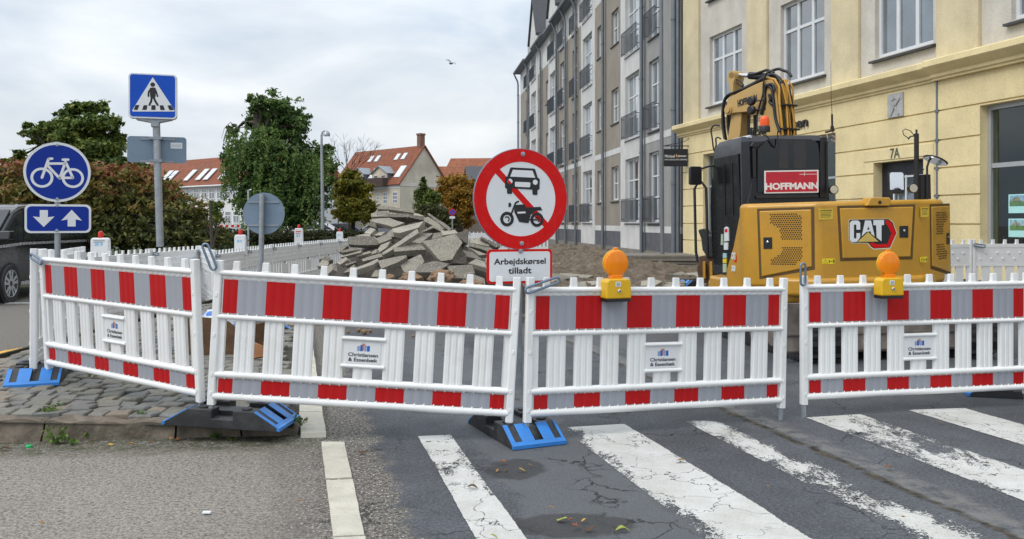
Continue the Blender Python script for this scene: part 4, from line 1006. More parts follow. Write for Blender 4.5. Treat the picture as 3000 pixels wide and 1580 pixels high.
# --- grey and white apartment house
fG = Face((6.14, 30.8, 0), (.1182,-.993,0)); X = lambda px: fG(px, 652)[0]
GB = thing("apartment_building", "long taupe and white apartment house with zinc downpipes and small french balconies", "building", fG.M)
EA = 14.95
strips = [(1525,1553,'t'),(1553,1576,'w'),(1576,1608,'t'),(1608,1634,'w'),(1634,1704,'t'),(1704,1744,'w'),(1744,1820,'t'),(1820,1884,'w'),(1884,1996,'g')]
wlist = [(1541,1549,'n'),(1557.5,1571,'d'),(1578,1585.5,'s'),(1599,1606.5,'s'),(1612,1630,'d'),(1641,1656,'n'),(1677,1691,'n'),(1709,1736,'d'),(1750,1768,'s'),(1791,1812,'s'),(1834,1875,'d'),(1901,1931,'n')]
TZ = [1.52, 5.26, 9.05, 12.85]; SZ = [2.58, 6.33, 10.12]
ops = []
for a, b, t_ in wlist:
    a, b = X(a), X(b)
    for z in (SZ if t_ == 's' else TZ): ops.append((a, b, z, z+(1.63 if t_ == 's' else (2.85 if z < 12 else 1.95)), t_))
for a, b, t_ in strips:
    wt = MB(); tn = MB(); gc = MB(); pb = MB(); bd_ = MB(); cr_ = MB()
    a, b = X(a), X(b); oo = [o_ for o_ in ops if o_[1] > a and o_[0] < b]
    if t_ == 'w':
        wall_open(wt, a, b, .35, EA+.4, oo, -.035, .32)
        for o_ in oo: pass
        gc.box(a, b, -.05, .3, -.3, .35)
    else:
        dst = tn
        mi = 1 if t_ == 'g' else 0
        wall_open(dst, a, b, 1.36, 4.79, oo, 0, .3, mi); wall_open(dst, a, b, 5.06, 12.9, oo, 0, .3, mi)
        wall_open(bd_, a, b, 4.792, 5.058, oo, -.012, .3); bs2 = MB(); bs2.box(a, b, -.012, .3, 1.10, 1.358); bs2.build('base_band', M_['gwhite'], GB); wall_open(cr_, a, b, 12.902, EA, oo, -.008, .3)
        pb.box(a, b, -.004, .3, .36, 1.098); gc.box(a, b, -.03, .3, -.3, .358)
    gc.build("base_course", M_['gconc'], GB)
    if t_ == 'w': wt.build("white_bay", M_['gwhite'], GB)
    else:
        tn.build("rendered_wall", [M_['gtan'], M_['ggrey']], GB); bd_.build("string_course", M_['gwhite'], GB); cr_.build("attic_wall", M_['gwhite'], GB); pb.build("painted_plinth", M_['plinth'], GB)
bw = MB(); xa, xb = X(1525), X(1996); bw.box(xa, xb, .7, .75, -.2, EA); bw.box(xa, xa+.3, .3, 10, 0, EA); bw.box(xb-.3, xb, .3, 10, 0, EA); bw.box(xa, xb, 9.8, 10, 0, EA); bw.build("inner_wall", M_['gtan'], GB)
def railing(w, a, b, z):
    r_ = MB(); x0, x1 = a-.10, b+.10; y = -.20; h = 1.0
    r_.box(x0, x1, y-.015, y+.015, z+h-.03, z+h); r_.box(x0, x1, y-.015, y+.015, z-.03, z)
    n = max(4, int((x1-x0)/.15))
    for i in range(n+1):
        xx = x0+(x1-x0)*i/n; t_ = .02 if i in (0, n) else .0065; r_.box(xx-t_, xx+t_, y-.012, y+.012, z-.03, z+h-.04)
    for xx in (x0, x1):
        for zz in (z+.08, z+h-.12): r_.box(xx-.012, xx+.012, y+.012, 0, zz, zz+.03)
    r_.build("balcony_railing", M_['rail'], w)
for a, b, z0, z1, t_ in ops:
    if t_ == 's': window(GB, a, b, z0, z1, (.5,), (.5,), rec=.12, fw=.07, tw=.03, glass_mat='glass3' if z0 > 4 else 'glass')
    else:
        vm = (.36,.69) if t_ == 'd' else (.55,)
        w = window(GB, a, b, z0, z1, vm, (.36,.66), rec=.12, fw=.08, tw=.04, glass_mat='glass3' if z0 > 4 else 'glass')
        if z1-z0 > 1: railing(w, a, b, z0+.05)
for px in (1522.5, 1551, 1589, 1636, 1663, 1693, 1774, 1889):
    x = X(px); p_ = MB(); top = EA
    p_.tube([(x,-.15,.02),(x,-.15,EA-1.0),(x,-.2,EA-.7),(x,-.42,EA-.25),(x,-.5,EA-.05)], .075, 10)
    for z in (2.2, 4.4, 7.5, 10.5, 13): p_.lathe([(.095,0),(.095,.09)], 10, 0, T(x,-.15,z))
    p_.box(x+.13, x+.17, -.06, -.036, .35, 13)
    p_.build("downpipe", M_['pipe'], GB, smooth=40)
p_ = MB(); x = X(1992); p_.tube([(x,-.22,0),(x,-.22,14.5)], .11, 12); p_.tube([(x+.26,-.15,0),(x+.26,-.15,14.5)], .07, 10)
for z in (2.9, 5.6, 8.9): p_.lathe([(.135,0),(.135,.1)], 12, 0, T(x,-.22,z))
p_.build("downpipe", M_['pipe'], GB, smooth=40)
ro = MB(); ro.add([(xa-.3,-.5,EA),(xb,-.5,EA),(xb,5,19.2),(xa-.3,5,19.2),(xb,10.4,EA),(xa-.3,10.4,EA),(xa-.3,-.5,EA-.12),(xb,-.5,EA-.12),(xb,.3,EA-.12),(xa-.3,.3,EA-.12)], [(0,1,2,3),(3,2,4,5),(0,3,5),(6,9,8,7),(0,6,7,1),(0,5,9,6)])
ro.build("roof", M_['zinc'], GB)
gu = MB()
wb = [(X(a), X(b)) for a, b, t_ in strips if t_ == 'w']
ex = [xa-.4]+[v for w in wb for v in w]+[xb]
for a, b in zip(ex[::2], ex[1::2]): gu = MB(); gu.tube([(a,-.55,EA-.02),(b,-.55,EA-.02)], .10, 8); gu.build("gutter", M_['pipe'], GB, smooth=40)
for a, b in wb:
    m_ = (a+b)/2; pk = EA+.4+(b-a)*.5+1.9; ev = EA+1.35
    g_ = MB(); g_.xz([(a,EA+.4),(b,EA+.4),(b,ev),(m_,pk),(a,ev)], -.035, .3); g_.box(a, a+.25, .3, 5, EA, ev); g_.box(b-.25, b, .3, 5, EA, ev); go = g_.build("gable", M_['gwhite'], GB)
    for z in (1,): 
        r_ = MB(); r_.add([(a-.25,-.2,ev-.2),(m_,-.2,pk+.12),(m_,6,pk+.12),(a-.25,6,ev-.2)], [(0,1,2,3)]); r_.add([(b+.25,-.2,ev-.2),(m_,-.2,pk+.12),(m_,6,pk+.12),(b+.25,6,ev-.2)], [(0,3,2,1)])
        r_.box(b+.05, b+.3, -.2, 5.5, ev-.3, ev-.14); ro_ = r_.build("gable_roof", M_['slate'], go); sm = ro_.modifiers.new("thickness", 'SOLIDIFY'); sm.thickness = .12
for a, b, t_ in strips:
    if t_ == 'w' or b-a < 28: continue
    a, b = X(a), X(b); c = (a+b)/2
    d_ = MB(); d_.box(c-.7, c+.7, .4, 3.5, EA+.2, EA+2.2); do = d_.build("dormer", M_['zinc'], GB); window(GB, c-.55, c+.55, EA+.5, EA+2.0, (.5,), (), rec=.30, fw=.07, sill=False)

# --- cream house with a red roof far down the street
def gable_house(name, label, corner, t1, L1, t2, L2, eave, ridge, wallm, roofm, over=.35):
    """t1 along the gable side, t2 along the eaves side, both leaving the visible corner"""
    M = frame(corner, t1); o = thing(name, label, "house", M); t1 = Vector(t1).normalized(); t2 = Vector(t2).normalized()
    i3 = M.to_3x3().inverted(); e2 = i3 @ (t2*L2)
    A = Vector((0,0,0)); B = Vector((L1,0,0)); C = B+e2; D = A+e2; up_ = Vector((0,0,eave)); r1 = Vector((L1/2,0,ridge)); r2 = r1+e2
    w = MB(); w.add([A,B,C,D,A+up_,B+up_,C+up_,D+up_,r1,r2], [(0,1,5,8,4),(1,2,6,5),(2,3,7,9,6),(3,0,4,7)]); w.build("wall", wallm, o)
    r = MB(); ov = e2.normalized()*.25; sl = (ridge-eave)/(L1/2); dz = Vector((0,0,.1))
    a1 = Vector((-over,0,eave-over*sl)); b1 = Vector((L1+over,0,eave-over*sl))
    r.add([a1-ov+dz, r1-ov+dz, r2+ov+dz, a1+e2+ov+dz], [(0,3,2,1)]); r.add([b1-ov+dz, r1-ov+dz, r2+ov+dz, b1+e2+ov+dz], [(0,1,2,3)])
    ro = r.build("roof", roofm, o); sm = ro.modifiers.new("thickness", 'SOLIDIFY'); sm.thickness = .15; sm.offset = 0
    return o, M, e2
M_['oldcream'] = mat('stained_cream_plaster', (.56,.51,.405), streak=.15, rough=.9, var=.16, vs=.35, bump=.2, dirt=.65, dirtc=(.27,.24,.18), ds=.3)
M_['brick'] = mat('red_brick', (.20,.11,.075), .9, var=.2, vs=1)
YH = 110
cor = P(1172, 686, YH); cor.z = 0
t1 = Vector((.71,.71,0)); t2 = Vector((-.71,.71,0))
EV = EYE+118/F*YH; L1 = 8.0
CH, CM, e2 = gable_house("cream_house", "stained cream house with red roof, chimney and gabled dormers behind the rubble heap", cor, t1, L1, t2, 15.5, EV, EV+4.9, M_['oldcream'], M_['tile'])
c = MB(); c.box(L1/2-.45, L1/2+.3, .2, .95, EV+4.2, EV+6.4); c.box(L1/2-.52, L1/2+.37, .13, 1.02, EV+6.4, EV+6.65); c.build("chimney", [M_['brick']], CH)
for z in (EV-.5, EV-4.6): c = MB(); c.box(-.05, L1+.05, -.06, -.01, z, z+.45); c.build("stone_band", M_['cream'], CH)
# eaves side: local frame along t2, facing the street
f2 = frame(cor+t2*15.5, -t2)
F2 = Face(cor+t2*15.5, -t2); Li = CM.inverted() @ f2
def at2(px, py): return F2(px, py)
zsc = zoomer(950, 400, 4.846)
def loc(mb): return mb
b = MB(Li); b.box(0, 15.5, -.04, -.005, EV-.75, EV-.15); b.build("frieze", M_['wframe'], CH)
for q0, q1 in (((975,785),(1040,950)), ((838,790),(897,955)), ((742,800),(780,955))):
    a = at2(*zsc([q0])[0]); b_ = at2(*zsc([q1])[0])
    w = MB(Li); x0, x1, z1, z0 = a[0], b_[0], a[1], b_[1]; t_ = .11
    w.box(x0, x1, -.03, .0-.004, z0, z1, 0)
    for i in range(2):
        for j in range(3): w.box(x0+t_+(x1-x0-t_)*i/2, x0+(x1-x0-t_)*(i+1)/2, -.045, -.031, z0+t_+(z1-z0-t_)*j/3, z0+(z1-z0-t_)*(j+1)/3, 1)
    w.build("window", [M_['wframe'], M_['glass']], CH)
def dormer(q0, q1, apex, label_w=True):
    a = at2(*zsc([q0])[0]); b_ = at2(*zsc([q1])[0]); ap = at2(*zsc([apex])[0]); x0, x1 = a[0], b_[0]; ze = a[1]; zb = b_[1]; zp = ap[1]; xm = (x0+x1)/2; dp = 3.4
    d_ = MB(Li); d_.add([(x0,-.15,zb),(x1,-.15,zb),(x1,-.15,ze),(xm,-.15,zp),(x0,-.15,ze),(x0,dp,zb),(x1,dp,zb),(x1,dp,ze),(xm,dp,zp),(x0,dp,ze)], [(0,1,2,3,4),(5,9,8,7,6),(0,4,9,5),(1,6,7,2)]); dd = d_.build("dormer", M_['oldcream'], CH)
    s_ = MB(Li); s_.box(x1-.01, x1+.04, -.1, dp, zb, ze-.02); s_.build("cheek", M_['zinc'], dd)
    r_ = MB(Li); r_.add([(x0-.3,-.4,ze-.15),(xm,-.4,zp+.1),(xm,dp+.6,zp+.1),(x0-.3,dp+.6,ze-.15)], [(0,1,2,3)]); r_.add([(x1+.3,-.4,ze-.15),(xm,-.4,zp+.1),(xm,dp+.6,zp+.1),(x1+.3,dp+.6,ze-.15)], [(0,3,2,1)])
    rr = r_.build("dormer_roof", mat('pale_zinc', (.25,.28,.31), .45, .3), dd); sm = rr.modifiers.new("thickness", 'SOLIDIFY'); sm.thickness = .1
    for f in (.28, .78):
        w = MB(Li); xx = x0+(x1-x0)*f; w.box(xx-.42, xx+.42, -.2, -.152, zb+.3, ze-.35, 0)
        for i in range(2):
            for j in range(3): w.box(xx-.36+.37*i, xx-.02+.37*i, -.215, -.201, zb+.4+(ze-.75-zb)*j/3, zb+.32+(ze-.75-zb)*(j+1)/3, 1)
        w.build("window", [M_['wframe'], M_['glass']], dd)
    bl = MB(Li); bl.box(x0-.4, x1+.2, -1.0, -.15, zb-.2, zb); bl.box(x0-.4, x1+.2, -1.05, -1.0, zb-.2, zb+.95); bl.box(x0-.4, x0-.36, -1.0, -.15, zb, zb+.95); bl.box(x1+.16, x1+.2, -1.0, -.15, zb, zb+.95); bl.build("balcony", mat('brown_balcony', (.06,.04,.032), .7, var=.3), dd)
dormer((690,520), (905,690), (790,430)); dormer((430,530), (570,680), (490,455))
def slope_window(mb, F_, L_, z, x, w_, h_, ev, rise, half, mi=0): 
    sl = rise/half; y = (z-ev)/sl; ny = Vector((0,-sl,1)).normalized()*.16
    u_ = Vector((0,1,sl)).normalized()
    p0 = Vector((x, y, z)); q = [p0, p0+Vector((w_,0,0)), p0+Vector((w_,0,0))+u_*h_, p0+u_*h_]
    mb.add([v+ny*.8 for v in q]+[v+ny*1.6 for v in q], [(4,5,6,7),(0,1,5,4),(1,2,6,5),(2,3,7,6),(3,0,4,7)], mi)
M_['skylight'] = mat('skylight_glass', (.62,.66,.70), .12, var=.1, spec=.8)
for px, py, w_, h_ in ((1079,478,.75,1.1),(1098,477,.75,1.1),(1156,472,.75,1.1),(1176,470,.75,1.1),(1156,523,1.2,2.0),(1080,527,1.0,1.8)):
    # find the point on the roof plane
    sl = 4.9/(L1/2); n_ = (f2.to_3x3() @ Vector((0,-sl,1))).normalized(); p0 = F2.M @ Vector((0,0,EV)); q = F2.i @ onplane(px, py, p0, n_)
    s_ = MB(Li); slope_window(s_, F2, Li, q.z, q.x, w_, h_, EV, 4.9, L1/2); s_.build("skylight", M_['skylight'], CH)

# --- long white building with a red roof, left
YW = 115; ct = P(687, 690, YW); ct.z = 0; tw_ = Vector((.78,-.62,0)).normalized(); nb = Vector((-tw_.y, tw_.x, 0))
EW = EYE+111/F*YW; a0 = ct-tw_*34; LW = 47
WB = thing("white_building", "long white two storey building with red tiled roof and skylights, behind the hedge", "building", frame(a0, tw_))
FW = Face(a0, tw_)
w = MB(); w.box(0, LW, 0, 8, 0, EW); w.build("wall", mat('white_plaster', (.68,.69,.69), .9, var=.06, vs=.5), WB)
r_ = MB(); RW = EW+4.4; r_.add([(-.4,-.5,EW-.1),(LW+.4,-.5,EW-.1),(LW+.4,4,RW),(-.4,4,RW),(LW+.4,8.5,EW-.1),(-.4,8.5,EW-.1)], [(0,1,2,3),(3,2,4,5),(0,3,5),(1,4,2),(0,5,4,1)]); r_.build("roof", M_['tile'], WB)
g_ = MB(); g_.tube([(-.4,-.6,EW-.05),(LW+.4,-.6,EW-.05)], .12, 6); g_.build("gutter", M_['wframe'], WB)
z3 = zoomer(440, 440, 4.8467)
x8 = FW(*z3([(770,620)])[0])[0]; x9 = FW(*z3([(880,620)])[0])[0]; st = x9-x8
zt = FW(*z3([(880,550)])[0])[1]; zb = FW(*z3([(880,690)])[0])[1]; zt2 = FW(*z3([(1000,880)])[0])[1]; zb2 = FW(*z3([(1000,1030)])[0])[1]
i = -9
while x8+i*st < LW-1.5:
    x = x8+i*st
    if x > 1:
        for a, b in ((zb, zt), (zb2, zt2)):
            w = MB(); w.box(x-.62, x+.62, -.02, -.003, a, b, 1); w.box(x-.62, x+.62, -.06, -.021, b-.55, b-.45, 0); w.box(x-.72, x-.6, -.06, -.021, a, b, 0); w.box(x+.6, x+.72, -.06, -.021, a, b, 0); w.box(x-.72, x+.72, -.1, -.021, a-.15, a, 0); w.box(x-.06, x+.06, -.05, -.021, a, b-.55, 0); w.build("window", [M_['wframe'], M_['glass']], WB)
    i += 1
n_ = (FW.M.to_3x3() @ Vector((0,-4.5/4.5,1))).normalized(); p0 = FW.M @ Vector((0,-.5,EW-.1))
for q in ((150,455),(222,460),(478,450),(648,440),(758,437),(970,425)):
    v = FW.i @ onplane(*z3([q])[0], p0, n_); s_ = MB(); slope_window(s_, None, None, v.z, v.x, 1.15, 2.3, EW+.4, 4.5, 4.5); s_.build("skylight", M_['skylight'], WB)
# --- roofs on the right behind the autumn tree
c1 = P(1278, 690, 135); c1.z = 0
H1, m1, _e = gable_house("brick_house", "brick house with orange tiled roof behind the autumn tree", c1+Vector((0,6,0)), (-.1,1,0), 8, (1,.12,0), 17, EYE+100/F*135, EYE+166/F*141, M_['brick'], M_['tile2'])
Fh = Face(c1+Vector((0,6,0))+Vector((17,2.0,0))*0, (1,.12,0)); Lh = m1.inverted() @ Fh.M
for px in (1340, 1380, 1420):
    for y0, y1 in ((527,560),(585,620)):
        a = Fh(px-8, y1); b = Fh(px+8, y0); w = MB(Lh); w.box(a[0], b[0], -.06, -.01, a[1], b[1], 0)
        for i in range(2):
            for j in range(3): w.box(a[0]+.08+(b[0]-a[0]-.1)*i/2, a[0]+(b[0]-a[0]-.1)*(i+1)/2, -.08, -.061, a[1]+.08+(b[1]-a[1]-.1)*j/3, a[1]+(b[1]-a[1]-.1)*(j+1)/3, 1)
        w.build("window", [M_['wframe'], M_['glass']], H1)
c2 = P(1296, 690, 160); c2.z = 0
gable_house("gabled_house", "far house showing a pale gable edge and an orange roof ridge", c2, (.35,.9,0), 8.5, (1,-.12,0), 14, EYE+128/F*160, EYE+184/F*165, M_['oldcream'], M_['tile2'])
c3 = P(1372, 690, 120); c3.z = 0
gable_house("slate_house", "grey brick house with dark slate roof next to the round sign", c3, (-.12,1,0), 7, (1,.1,0), 9, EYE+125/F*120, EYE+162/F*123, mat('brown_brick', (.2,.165,.13), .9), M_['slate'])

pl = thing("steel_pole", "plain galvanised pole standing on the soil before the apartment house", "pole", G(1941,788))
s_ = MB(); s_.tube([(0,0,-.3),(-.03,0,4.5),(-.05,0,12)], [.068,.065,.06], 14); s_.build("pole_shaft", M_['pipe'], pl, smooth=40)
# ------------------------------------------------------------------ excavator
EXM = frame((3.76, 10.34, 0), (.9915, .13, .024))
EX = thing("excavator", "yellow crawler excavator with black cab, parked with its tail towards the barriers", "excavator", EXM)
W_ = lambda r, f, z=0: EXM @ Vector((r, f, z))
XR = EXM.col[0].to_3d(); XF = EXM.col[1].to_3d(); XZ = EXM.col[2].to_3d()
CY = M_['catyellow']
A_, B_, L1_, R1_ = (-.58,-1.15), (.58,-1.15), (-1.17,-.56), (1.15,-.78)
BZ0, BZ1 = .80, 1.755
plan = [A_, B_, R1_, (1.17,1.0), (.25,1.0), (.25,-.06), (-1.0,-.06), (-1.17,-.45), L1_]
b = MB(); b.prism([(x, y) for x, y in plan], BZ0, BZ1); body = b.build("counterweight", CY, EX, bevel=.055, seg=3)
b = MB(); b.prism([(-.52,-1.10),(.52,-1.10),(1.05,-.75),(1.08,.9),(-1.08,.9),(-1.08,-.52)], .62, .81); b.build("lower_skirt", CY, EX, bevel=.06, seg=3)
b = MB(); b.prism([(-.62,-1.185),(.62,-1.185),(.9,-.98),(.5,-.9),(-.5,-.9),(-.95,-.86)], .72, .93); b.build("tail_bulge", CY, EX, bevel=.05, seg=3)
QF = Matrix(((0,0,1,0),(1,0,0,0),(0,1,0,0),(0,0,0,1)))    # (f,z) polygon extruded along r
b = MB(); b.prism([(-.56,1.72),(-.46,1.72),(-.2,1.25),(.02,.98),(.08,.7),(-.56,.7)], -1.165, -.9, 0, QF); sp_ = b.build("side_cover", CY, EX, bevel=.03, seg=2)
b = MB(); b.prism([(-1.12,-.1),(-1.12,.72),(-.95,.85),(.24,.85),(.24,-.1)], .60, .86); b.build("cab_platform", CY, EX, bevel=.04)
# faces for the things fixed to the tail
fRear = Face(W_(0,-1.15,0), XR, XZ)
fLeft = Face(W_(*L1_, 0), (W_(*A_, 0)-W_(*L1_, 0)), XZ)
fRight = Face(W_(*B_, 0), (W_(*R1_, 0)-W_(*B_, 0)), XZ)
fSide = Face(W_(-1.165,0,0), -XF, XZ)
EI = EXM.inverted()
zA = zoomer(2000, 180, 1.885); zB = zoomer(2400, 560, 3.99); zC = zoomer(2000, 500, 3.393); zD = zoomer(2000, 180, 4.846)
def on(face, pts, z): return [face(*p) for p in z(pts)]
def fmb(face): return MB(EI @ face.M)
M_['gap_shade'] = mat('painted_gap_shade', (.10,.055,.012), .6)  # dark border round each door: shade of the gap put into the colour
M_['hole'] = mat('dark_hole', (.012,.010,.008), .8)
def inside(p, poly):
    c = False; j = len(poly)-1
    for i in range(len(poly)):
        if (poly[i][1] > p[1]) != (poly[j][1] > p[1]) and p[0] < (poly[j][0]-poly[i][0])*(p[1]-poly[i][1])/(poly[j][1]-poly[i][1])+poly[i][0]: c = not c
        j = i
    return c
def grow(poly, d):
    cx = sum(p[0] for p in poly)/len(poly); cz = sum(p[1] for p in poly)/len(poly)
    return [(x+(d if x > cx else -d), z+(d if z > cz else -d)) for x, z in poly]
def door(face, pts, z, name="engine_door"):
    q = on(face, pts, z)
    g_ = fmb(face); g_.xz(grow(q, .028), -.004, .02); go = g_.build("door_gap_shade", M_['gap_shade'], EX, bevel=.004)
    d = fmb(face); d.xz(q, -.016, .02); return d.build(name, CY, EX, bevel=.012)
def grille(face, pts, z, par, sp=.026, r=.0095):
    q = on(face, pts, z); g_ = fmb(face); x0 = min(p[0] for p in q); x1 = max(p[0] for p in q); z0 = min(p[1] for p in q); z1 = max(p[1] for p in q)
    zz = z0; row = 0
    while zz <= z1:
        x = x0+(sp/2 if row % 2 else 0)
        while x <= x1:
            if inside((x, zz), q): g_.xz(disc(r, 6, x, zz), -.0172, -.0155)
            x += sp
        zz += sp*.87; row += 1
    return g_.build("grille", M_['hole'], par)
d1 = door(fLeft, [(424,827),(712,818),(715,1135),(437,1190)], zA)
grille(fLeft, [(483,843),(640,843),(662,862),(662,992),(550,992),(538,925),(483,890)], zA, d1); grille(fLeft, [(550,1023),(664,1023),(664,1085),(612,1130),(488,1130),(488,1098),(550,1062)], zA, d1)
def lock(face, pts, z, par):
    q = on(face, pts, z); l_ = fmb(face); l_.xz(q, -.022, -.0155, 0); cx = sum(p[0] for p in q)/4; cz = sum(p[1] for p in q)/4
    lo = l_.build("lock_plate", M_['signblack'], par, bevel=.004); l_ = fmb(face); l_.lathe([(.013,0),(.013,.008),(.008,.011)], 12, 0, T(cx,-.0222,cz+.012) @ Matrix.Rotation(R(90), 4, 'X')); l_.build("lock", M_['chrome'], lo)
lock(fLeft, [(449,972),(497,971),(498,1035),(450,1036)], zA, d1)
d2 = door(fRear, [(866,812),(1272,803),(1256,1080),(882,1089)], zA, "rear_door")
lock(fRear, [(1191,909),(1240,908),(1240,973),(1192,974)], zA, d2)
d3 = door(fRight, [(1370,803),(1468,798),(1474,1168),(1374,1132)], zA)
grille(fRight, [(1392,832),(1450,826),(1454,870),(1432,900),(1430,960),(1392,965)], zA, d3, .03, .0105); grille(fRight, [(1392,1008),(1430,1004),(1452,1050),(1452,1090),(1412,1102),(1392,1062)], zA, d3, .03, .0105)
lock(fRight, [(1449,948),(1464,947),(1464,1008),(1449,1010)], zA, d3)
# emblem on the rear door
e = fmb(fRear); ye = -.0165
rimpts = [(352,330),(800,325),(852,362),(902,490),(822,672),(625,686),(590,660),(552,612),(372,612),(334,575),(332,350)]
e.xz(on(fRear, rimpts, zB), -.0178, ye); e.build("emblem_edge", mat('emblem_cream', (.72,.68,.5), .4), d2)
e = fmb(fRear); e.xz(on(fRear, [(356,334),(798,328),(846,366),(892,490),(815,662),(628,672),(598,652),(558,605),(374,605),(338,572),(337,352)], zB), -.0190, -.0179); eb = e.build("emblem_black", M_['signblack'], d2)
e = fmb(fRear); y0, y1 = -.0206, -.0191
e.xz(on(fRear, [(760,342),(800,345),(835,378),(888,490),(832,497),(800,425),(764,372)], zB), y0, y1); e.xz(on(fRear, [(888,491),(812,656),(785,618),(832,498)], zB), y0, y1); e.xz(on(fRear, [(811,657),(632,664),(604,645),(575,606),(620,606),(655,622),(784,619)], zB), y0, y1); e.build("emblem_red", M_['signred'], eb)
e = fmb(fRear); y0 = -.0206
C_ = [(375,345),(445,345),(468,370),(468,452),(424,452),(424,402),(416,392),(402,392),(394,402),(394,545),(402,556),(416,556),(424,545),(424,492),(468,492),(468,540),(430,592),(375,600),(345,570),(345,372)]
e.xz(on(fRear, C_, zB), y0, y1)
e.xz(on(fRear, [(525,345),(594,345),(636,530),(597,500),(590,470),(540,478),(485,530)], zB), y0, y1)
e.xz(on(fRear, [(622,340),(746,338),(746,398),(716,400),(716,588),(682,560),(660,545),(654,400),(622,400)], zB), y0, y1); e.build("emblem_letters", M_['signwhite'], eb)
e = fmb(fRear); e.xz(on(fRear, [(560,480),(680,590),(436,594)], zB), -.0225, -.0207); e.build("emblem_triangle", mat('emblem_gold', (.58,.42,.10), .4), eb)
e = fmb(fRear); e.xz(on(fRear, [(548,452),(562,412),(576,452)], zB), -.0215, -.0207); e.build("emblem_counter", M_['signblack'], eb)
# decals
def decal(face, pts, z, m, name, lift=-.003, par=None):
    q = on(face, pts, z); d = fmb(face); d.xz(q, lift, .002); return d.build(name, m, par or EX), q
M_['decal'] = mat('yellow_decal', (.62,.43,.04), .4, var=.05); M_['decal2'] = mat('bright_yellow_decal', (.75,.58,.02), .4)
for fc, pts, tx_ in ((fRear, [(750,815),(829,814),(830,873),(751,875)], "LIVSFARE!"), (fRear, [(1314,806),(1357,804),(1357,858),(1314,861)], "LIVSFARE!")):
    o, q = decal(fc, pts, zA, M_['decal'], "warning_sticker"); t_ = fmb(fc); cx = sum(p[0] for p in q)/4; w0 = q[1][0]-q[0][0]; h0 = q[0][1]-q[3][1]; ct_ = sum(p[1] for p in q)/4
    text(t_, tx_, T(cx, -.0035, ct_+h0*.33), w0*.85, h0*.15, 0, .02, .001)
    for i in range(4): t_.xz([(cx-w0*.38,ct_+h0*(.1-.13*i)),(cx+w0*(.38-.05*(i%2)),ct_+h0*(.1-.13*i)),(cx+w0*(.38-.05*(i%2)),ct_+h0*(.14-.13*i)),(cx-w0*.38,ct_+h0*(.14-.13*i))], -.0038, -.0031)
    t_.build("lettering", M_['ink'], o)
for pts in ([(771,1091),(841,1089),(841,1119),(772,1121)], [(1310,1081),(1351,1079),(1351,1108),(1311,1110)]):
    o, q = decal(fRear, pts, zA, M_['decal2'], "hazard_sticker"); t_ = fmb(fRear); x0, x1 = q[0][0], q[1][0]; z0, z1 = q[3][1], q[0][1]; w0 = x1-x0; h0 = z1-z0
    stroke(t_, [(x0+w0*.08,z0+h0*.2),(x0+w0*.42,z0+h0*.2),(x0+w0*.25,z0+h0*.85)], h0*.09, -.0042, -.0032, closed=True)
    t_.xz([(x0+w0*.5,z0+h0*.2),(x0+w0*.56,z0+h0*.2),(x0+w0*.56,z0+h0*.8),(x0+w0*.5,z0+h0*.8)], -.0042, -.0032); t_.xz([(x0+w0*.6,z0+h0*.44),(x0+w0*.8,z0+h0*.44),(x0+w0*.8,z0+h0*.56),(x0+w0*.6,z0+h0*.56)], -.0042, -.0032); t_.xz([(x0+w0*.85,z0+h0*.15),(x0+w0*.94,z0+h0*.15),(x0+w0*.94,z0+h0*.85),(x0+w0*.85,z0+h0*.85)], -.0042, -.0032)
    t_.build("pictogram", M_['ink'], o)
c = fmb(fRear); q = on(fRear, [(1002,800),(1020,762),(1030,753),(1130,752),(1137,762),(1134,800)], zA); c.xz(q, -.05, .12); ch = c.build("camera_cover", CY, EX, bevel=.012)
c = fmb(fRear); p_ = on(fRear, [(1074,779)], zA)[0]; c.lathe([(.018,0),(.018,.006),(.010,.008)], 14, 0, T(p_[0],-.05,p_[1]) @ Matrix.Rotation(R(90), 4, 'X')); c.build("rear_camera", M_['signblack'], ch)
# side cover marks
t_ = fmb(fSide); q = on(fSide, [(487,815),(530,812),(530,885),(487,885)], zC); cx = sum(p[0] for p in q)/4; cz = sum(p[1] for p in q)/4; w0 = abs(q[1][0]-q[0][0])
text(t_, "CAT", T(cx,-.004,cz), w0*.95, .085, 0, .05, .003); q2 = on(fSide, [(487,947),(530,947),(530,1000),(487,1000)], zC); text(t_, "308", T(sum(p[0] for p in q2)/4,-.004,sum(p[1] for p in q2)/4), w0*.9, .075, 0, .04, .003); t_.build("model_lettering", M_['signwhite'], sp_)
t_ = fmb(fSide); t_.xz([(cx+w0*.1,cz-.07),(cx+w0*.6,cz-.07),(cx+w0*.75,cz-.01),(cx+w0*.6,cz+.03),(cx+w0*.55,cz-.045),(cx+w0*.1,cz-.05)], -.003, .001); t_.build("red_mark", M_['signred'], sp_)
# --- cab
def loft(mb, rings, mi=0):
    n = len(rings[0]); vs = [v for r_ in rings for v in r_]
    fs = [(k*n+i, k*n+(i+1)%n, (k+1)*n+(i+1)%n, (k+1)*n+i) for k in range(len(rings)-1) for i in range(n)]+[list(range(n))[::-1], [(len(rings)-1)*n+i for i in range(n)]]
    mb.add(vs, fs, mi)
cp = [(-.84,.0),(.14,.0),(.20,.06),(.20,1.12),(.08,1.28),(-.76,1.28),(-.91,1.12),(-.91,.09)]
def ring(z, s_, fr, rr=0): return [((r_+.355)*s_-.355, (f_-.6)*s_+.6-(fr if f_ > 1 else 0)+(rr if f_ < .2 else 0), z) for r_, f_ in cp]
b = MB(); loft(b, [ring(.86,1,0), ring(1.75,1,-.05), ring(2.35,.985,.06,.01), ring(2.52,.97,.12,.02), ring(2.585,.93,.2,.05), ring(2.605,.80,.25,.08)])
cab = b.build("cab", M_['cabblack'], EX, smooth=28)
